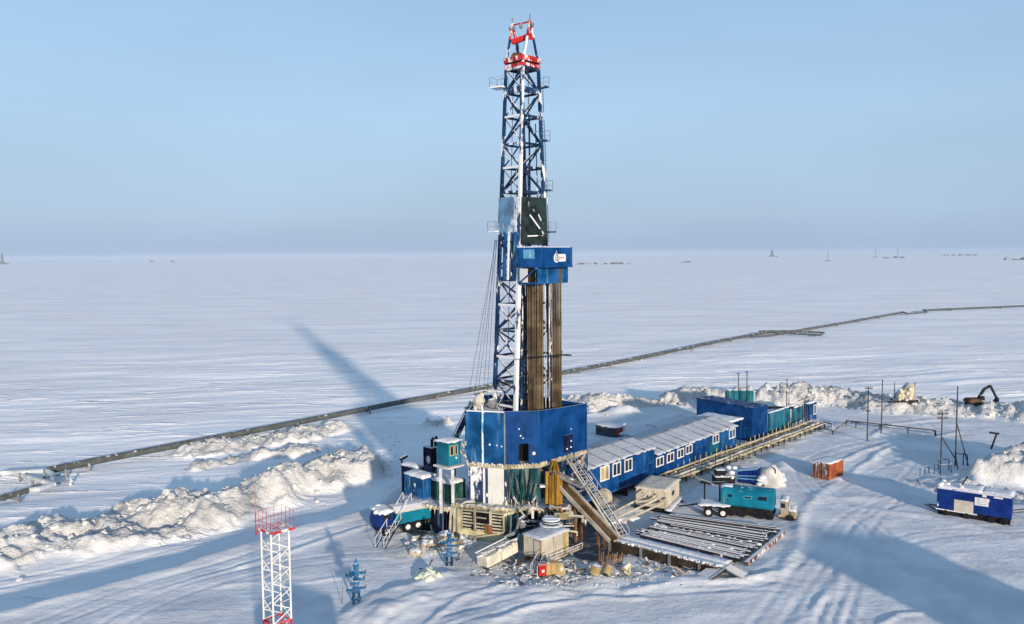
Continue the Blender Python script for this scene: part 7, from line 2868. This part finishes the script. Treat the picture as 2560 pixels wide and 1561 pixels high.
    # beam leaning
    t = thing('flow_line', 'long rimed flow line pipe climbing from the trough to the pump room', 'pipe', G(1270, 1362))
    m = MB()
    m.path([G(1262, 1366, 0.8), D(1292, 1350, 79.2), D(1300, 1335, 79.4)], 0.13, 7)
    m.build('pipe', M['paleblue'], t, world=True)
    m = MB()
    m.bar(G(1265, 1366, 0.7), G(1264, 1368, -0.1), 0.14)
    m.build('stand', M['grey'], t, world=True)
    # ice hummocks by the pump room and second well
    for k, (x, y, r, h, lb_) in enumerate(((1112, 1368, 1.6, 2.2, 'tall cream ice hummock behind the second wellhead'), (1072, 1445, 1.1, 0.7, 'small greenish ice hummock with black branches on open snow'), (1160, 1362, 1.3, 1.0, 'low cream ice hummock against the pump room wall'), (1078, 1368, 2.7, 1.0, 'long low cream ice apron left of the second wellhead'))):
        c = G(x, y)
        m = MB()
        for i in range(22):
            a = random.uniform(0, 6.28)
            q = random.random() ** 0.8
            m.ball((c.x + r * q * math.cos(a), c.y + r * q * math.sin(a), gz(c.x, c.y) - 0.1 + h * (1 - q) * random.uniform(0.2, 0.65)), random.uniform(0.3, 0.65), 12, random.uniform(0.5, 0.95))
        for i in range(len(m.v)):
            q_ = m.v[i]
            m.v[i] = q_ + V((mnoise.noise(q_ * 2.1), mnoise.noise(q_ * 2.1 + V((9, 0, 0))), mnoise.noise(q_ * 2.1 + V((0, 9, 0))))) * 0.28
        o = m.build('ice_hummock', M['beige_ice' if k != 1 else 'ice_green'], None, smooth=True)
        tag(o, lb_, 'ice heap')
    c = G(1058, 1432)
    t = thing('bent_bar', 'forked black iron bar sticking out of the snow by the greenish ice hummock', 'iron bar', V((c.x, c.y, gz(c.x, c.y))))
    m = MB()
    m.bar((-0.4, 0, 0.5), (0.6, 0, 0.1), 0.12)
    m.bar((0.3, 0, 0.2), (0.9, 0, 1.3), 0.1)
    m.build('bar', M['black'], t)
    for x, y0, y1, lb_ in ((855, 1508, 1462, 'thin grey marker stake on open snow, left of the lone wellhead'), (1082, 1405, 1378, 'thin grey marker stake behind the greenish ice hummock')):
        c = G(x, y0)
        m = MB()
        z = gz(c.x, c.y)
        m.tube((c.x, c.y, z - 0.2), (c.x + 0.08, c.y, D(x, y1, c.y).z), 0.035, 5)
        m.tube((c.x, c.y, z - 0.05), (c.x, c.y, z + 0.12), 0.06, 5)
        o = m.build('marker_stake', M['grey'], None)
        tag(o, lb_, 'stake')
    # small hanging arm on the rack pipes' right
    c = D(1408, 888, 86.0)
    t = thing('tugger_arm', 'small black swing arm sticking out from the standing drill pipes above the blue wall', 'arm', V((c.x, c.y, c.z)))
    m = MB()
    m.bar((-4.6, 0.3, -0.35), (0.5, 0, 0.05), 0.09, 0.12)
    m.bar((-0.9, 0, 0.0), (0.9, 0, -0.02), 0.12, 0.16)
    m.build('arm', M['black_bare'], t)
    m = MB()
    m.tube((-0.2, 0, 0.05), (-0.1, 0, 0.45), 0.05, 6)
    m.build('hook', M['black_bare'], t)
M['cream_ice'] = paint("cream_ice", (0.58, 0.55, 0.47), 0.5, streak=0.3, streak_col=(0.2, 0.17, 0.12), var=0.2, bump=0.7)
M['ice_green'] = paint("greenish_ice", (0.58, 0.62, 0.50), 0.4, var=0.15, bump=0.8, frost=0.2)
make_clutter()

# ------------------------------------------------------------------ lumps of ploughed snow on the banks
def make_chunks():
    r = random.Random(5)
    m = MB()
    def lump(x, y, s):
        z = gz(x, y)
        b = len(m.v)
        m.ball((x, y, z + s * 0.05), s, 6, r.uniform(0.5, 0.9))
        rot = Matrix.Rotation(r.uniform(0, 6.28), 3, 'Z') @ Matrix.Rotation(r.uniform(-.6, .6), 3, 'X')
        c = V((x, y, z + s * 0.05))
        for i in range(b, len(m.v)):
            d = m.v[i] - c
            d = rot @ V((d.x * r.uniform(0.55, 1.5), d.y * r.uniform(0.5, 1.4), d.z * r.uniform(0.5, 1.4)))
            m.v[i] = c + d
    for k, (pts, wd, amp) in enumerate(BERMS):
        n = (520, 90, 50, 40, 800, 100, 50, 40)[k]
        segs = list(zip(pts[:-1], pts[1:]))
        ws = [math.hypot(b[0] - a[0], b[1] - a[1]) for a, b in segs]
        for _ in range(n):
            a, b = r.choices(segs, ws)[0]
            t = r.random()
            o = r.gauss(0, wd * 0.42)
            dx, dy = b[0] - a[0], b[1] - a[1]
            l = math.hypot(dx, dy)
            x, y = a[0] + dx * t - dy / l * o, a[1] + dy * t + dx / l * o
            lump(x, y, r.choice((0.10, 0.12, 0.15, 0.2, 0.26, 0.42)) * amp * r.uniform(0.7, 1.3))
    for _ in range(120):
        x, y = G(r.uniform(820, 1000), r.uniform(1080, 1200), -1.7)[:2]
        lump(x, y, r.uniform(0.08, 0.25))
    for _ in range(110):
        x, y = G(r.uniform(1250, 1680), r.uniform(1440, 1475))[:2]
        lump(x, y, r.uniform(0.04, 0.13))
    o = m.build('snow_chunks', M['bank_snow'], None, smooth=False, loc=(0, 0, 0))
    tag(o, 'loose lumps of ploughed snow scattered over the banks', None, None, 'stuff')
make_chunks()

# ------------------------------------------------------------------ far away: other sites on the horizon
def far_pt(x, d):
    r = ray(x, 640)
    return V((r.x * d / r.y, d, -1.75))
def far_rig(x, d, h, w, label):
    c = far_pt(x, d)
    t = thing('distant_derrick', label, 'derrick', c)
    m = MB()
    s = w * 0.16
    for a, b in ((-1, -1), (1, -1), (1, 1), (-1, 1)):
        m.bar((a * s, b * s, 0), (a * s * 0.3, b * s * 0.3, h), w * 0.06)
    for i in range(6):
        f = i / 6
        q = s * (1 - 0.7 * f)
        m.bar((-q, -q, h * f), (q, -q, h * (f + 0.16)), w * 0.03)
    m.build('mast', M['far_dark_hazed'], t)
    m = MB()
    m.prism([(-w * 0.3, -w * 0.3, 0), (w * 0.55, -w * 0.3, 0), (w * 0.3, -w * 0.3, h * 0.2), (-w * 0.2, -w * 0.3, h * 0.25)], (0, w * 0.5, 0))
    m.box(w * 0.55, w * 0.9, -w * 0.2, w * 0.2, 0, h * 0.1)
    m.build('base', M['far_dark_hazed'], t)
def far_mast(x, d, h, label):
    c = far_pt(x, d)
    t = thing('distant_mast', label, 'mast', c)
    m = MB()
    for a in (-1, 1):
        m.bar((a * h * 0.05, 0, 0), (a * h * 0.015, 0, h), h * 0.03)
    for i in range(8):
        m.bar((-h * 0.05, 0, h * i / 8), (h * 0.045, 0, h * (i + 1) / 8), h * 0.015)
    m.build('tower', M['far_pale'], t)
    m = MB()
    m.box(-h * 0.25, h * 0.2, -h * .1, h * .1, 0, h * 0.08)
    m.build('hut', M['far_dark_hazed'], t)
def far_block(x0, x1, d, h, label, seed):
    a, b = far_pt(x0, d), far_pt(x1, d)
    t = thing('distant_site', label, 'works', (a + b) / 2)
    rr = random.Random(seed)
    W = (b - a).length
    n = max(2, int(W / 22))
    for i in range(n):
        m = MB()
        x = -W / 2 + W * (i + rr.random() * 0.4) / n
        ww = W / n * rr.uniform(0.4, 0.95)
        hh = h * rr.uniform(0.35, 1.0)
        m.box(x, x + ww, 0, 12, 0, hh)
        m.prism([(x, 0, hh), (x + ww, 0, hh), (x + ww * 0.5, 0, hh * 1.25)], (0, 12, 0))
        m.build('building', M['far_dark_hazed' if rr.random() < 0.75 else 'far_pale'], t)
    if seed == 1:
        m = MB()
        m.box(-W / 2 - 12, W / 2 + 25, -14, -9, -0.5, 1.2)
        m.build('snow_bank', M['far_pale'], t)
def make_far():
    far_rig(5, 4400, 56, 34, 'faint derrick on the horizon at the far left edge')
    far_rig(1930, 5600, 48, 44, 'faint derrick on the horizon between the main derrick and the two pale masts')
    far_mast(2070, 2700, 34, 'short dark mast on the far plain below the horizon')
    far_mast(2189, 4200, 46, 'pale far mast on the horizon, nearer of two to the short dark mast')
    far_mast(2244, 4000, 48, 'pale far mast on the horizon, farther of two from the short dark mast')
    far_block(1444, 1585, 2300, 5.5, 'low dark works on the far plain just right of the derrick', 1)
    far_block(1700, 1725, 2600, 5, 'small pale works on the far plain, nearest to the low dark works', 2)
    far_block(2210, 2262, 3600, 7, 'thin strip of dark huts below the pale far masts', 3)
    far_block(2360, 2440, 5000, 9, 'long thin strip of grey works at the horizon right of the pale masts', 4)
    far_block(2510, 2570, 2600, 7, 'dark works on the far plain at the right picture edge', 5)
    far_block(372, 384, 5200, 12, 'tiny grey block near the horizon left of the derrick, the outer of two', 6)
    far_block(426, 436, 5200, 11, 'tiny grey block near the horizon left of the derrick, the inner of two', 7)
M['far_dark_hazed'] = paint("far_dark_hazed", (0.11, 0.12, 0.14), 0.8, var=0.2)  # paler grey, the fading by distance haze painted in
M['far_pale'] = paint("far_pale", (0.25, 0.26, 0.28), 0.8, var=0.2)
make_far()

# ------------------------------------------------------------------ two buildings behind the camera side that throw the long shadows
def near_building(x, y, w, l, h, rz, label, name):
    t = thing(name, label, 'building', V((x, y, gz(x, y) - 0.2)), rz)
    m = MB()
    m.box(-w / 2, w / 2, 0, l, 0, h)
    m.prism([(-w / 2, 0, h), (w / 2, 0, h), (0, 0, h + 0.8)], (0, l, 0))
    m.build('wall_body', M['blue_wall'], t)
    m = MB()
    m.snow(-w / 2 - .2, w / 2 + .2, -.2, l + .2, h, 0.2, seed=90, slope=lambda X, Y: 0.82 * (1 - abs(X) / (w / 2)) + 0.0)
    m.build('roof_snow', M['snow'], t, smooth=True)
    window(t, (-0.6, 0, h * 0.45), (1, 0, 0), (0, -1, 0), 1.2, 1.0, 0.12)
    m = MB()
    m.box(w / 2 - 1.6, w / 2 - 0.6, -0.05, -0.003, 0.1, 2.2)
    m.build('door', M['navy'], t)
az = math.atan2(-0.343, 0.939)
near_building(50.5, 36.0, 12.0, 7.0, 7.8, math.atan2(0.343, 0.939), 'blue storage hall with a snowy gable roof beyond the right picture edge', 'storage_hall')
near_building(-13.0, 50.5, 6.0, 3.5, 2.9, math.atan2(0.343, 0.939), 'small blue hut with a snowy gable roof below the lower picture edge', 'watch_hut')
# ------------------------------------------------------------------ frosty air over the plain
def make_haze():
    s, z0, z1 = 43000.0, -9.0, 70.0
    v = [(-s, -s, z0), (s, -s, z0), (s, s, z0), (-s, s, z0), (-s, -s, z1), (s, -s, z1), (s, s, z1), (-s, s, z1)]
    f = [(0, 3, 2, 1), (4, 5, 6, 7), (0, 1, 5, 4), (1, 2, 6, 5), (2, 3, 7, 6), (3, 0, 4, 7)]
    me = bpy.data.meshes.new("haze")
    me.from_pydata(v, [], f)
    o = bpy.data.objects.new("haze", me)
    o["kind"] = "stuff"
    COL.objects.link(o)
    m, nt, b = mat_new("haze_air")
    nt.nodes.remove(b)
    pv = N(nt, "ShaderNodeVolumePrincipled")
    pv.inputs["Color"].default_value = (0.46, 0.56, 0.70, 1)
    pv.inputs["Density"].default_value = HAZE_DENSITY
    pv.inputs["Anisotropy"].default_value = -0.15
    nt.links.new(pv.outputs[0], nt.nodes["Material Output"].inputs["Volume"])
    me.materials.append(m)
HAZE_DENSITY = 0.00007
make_haze()
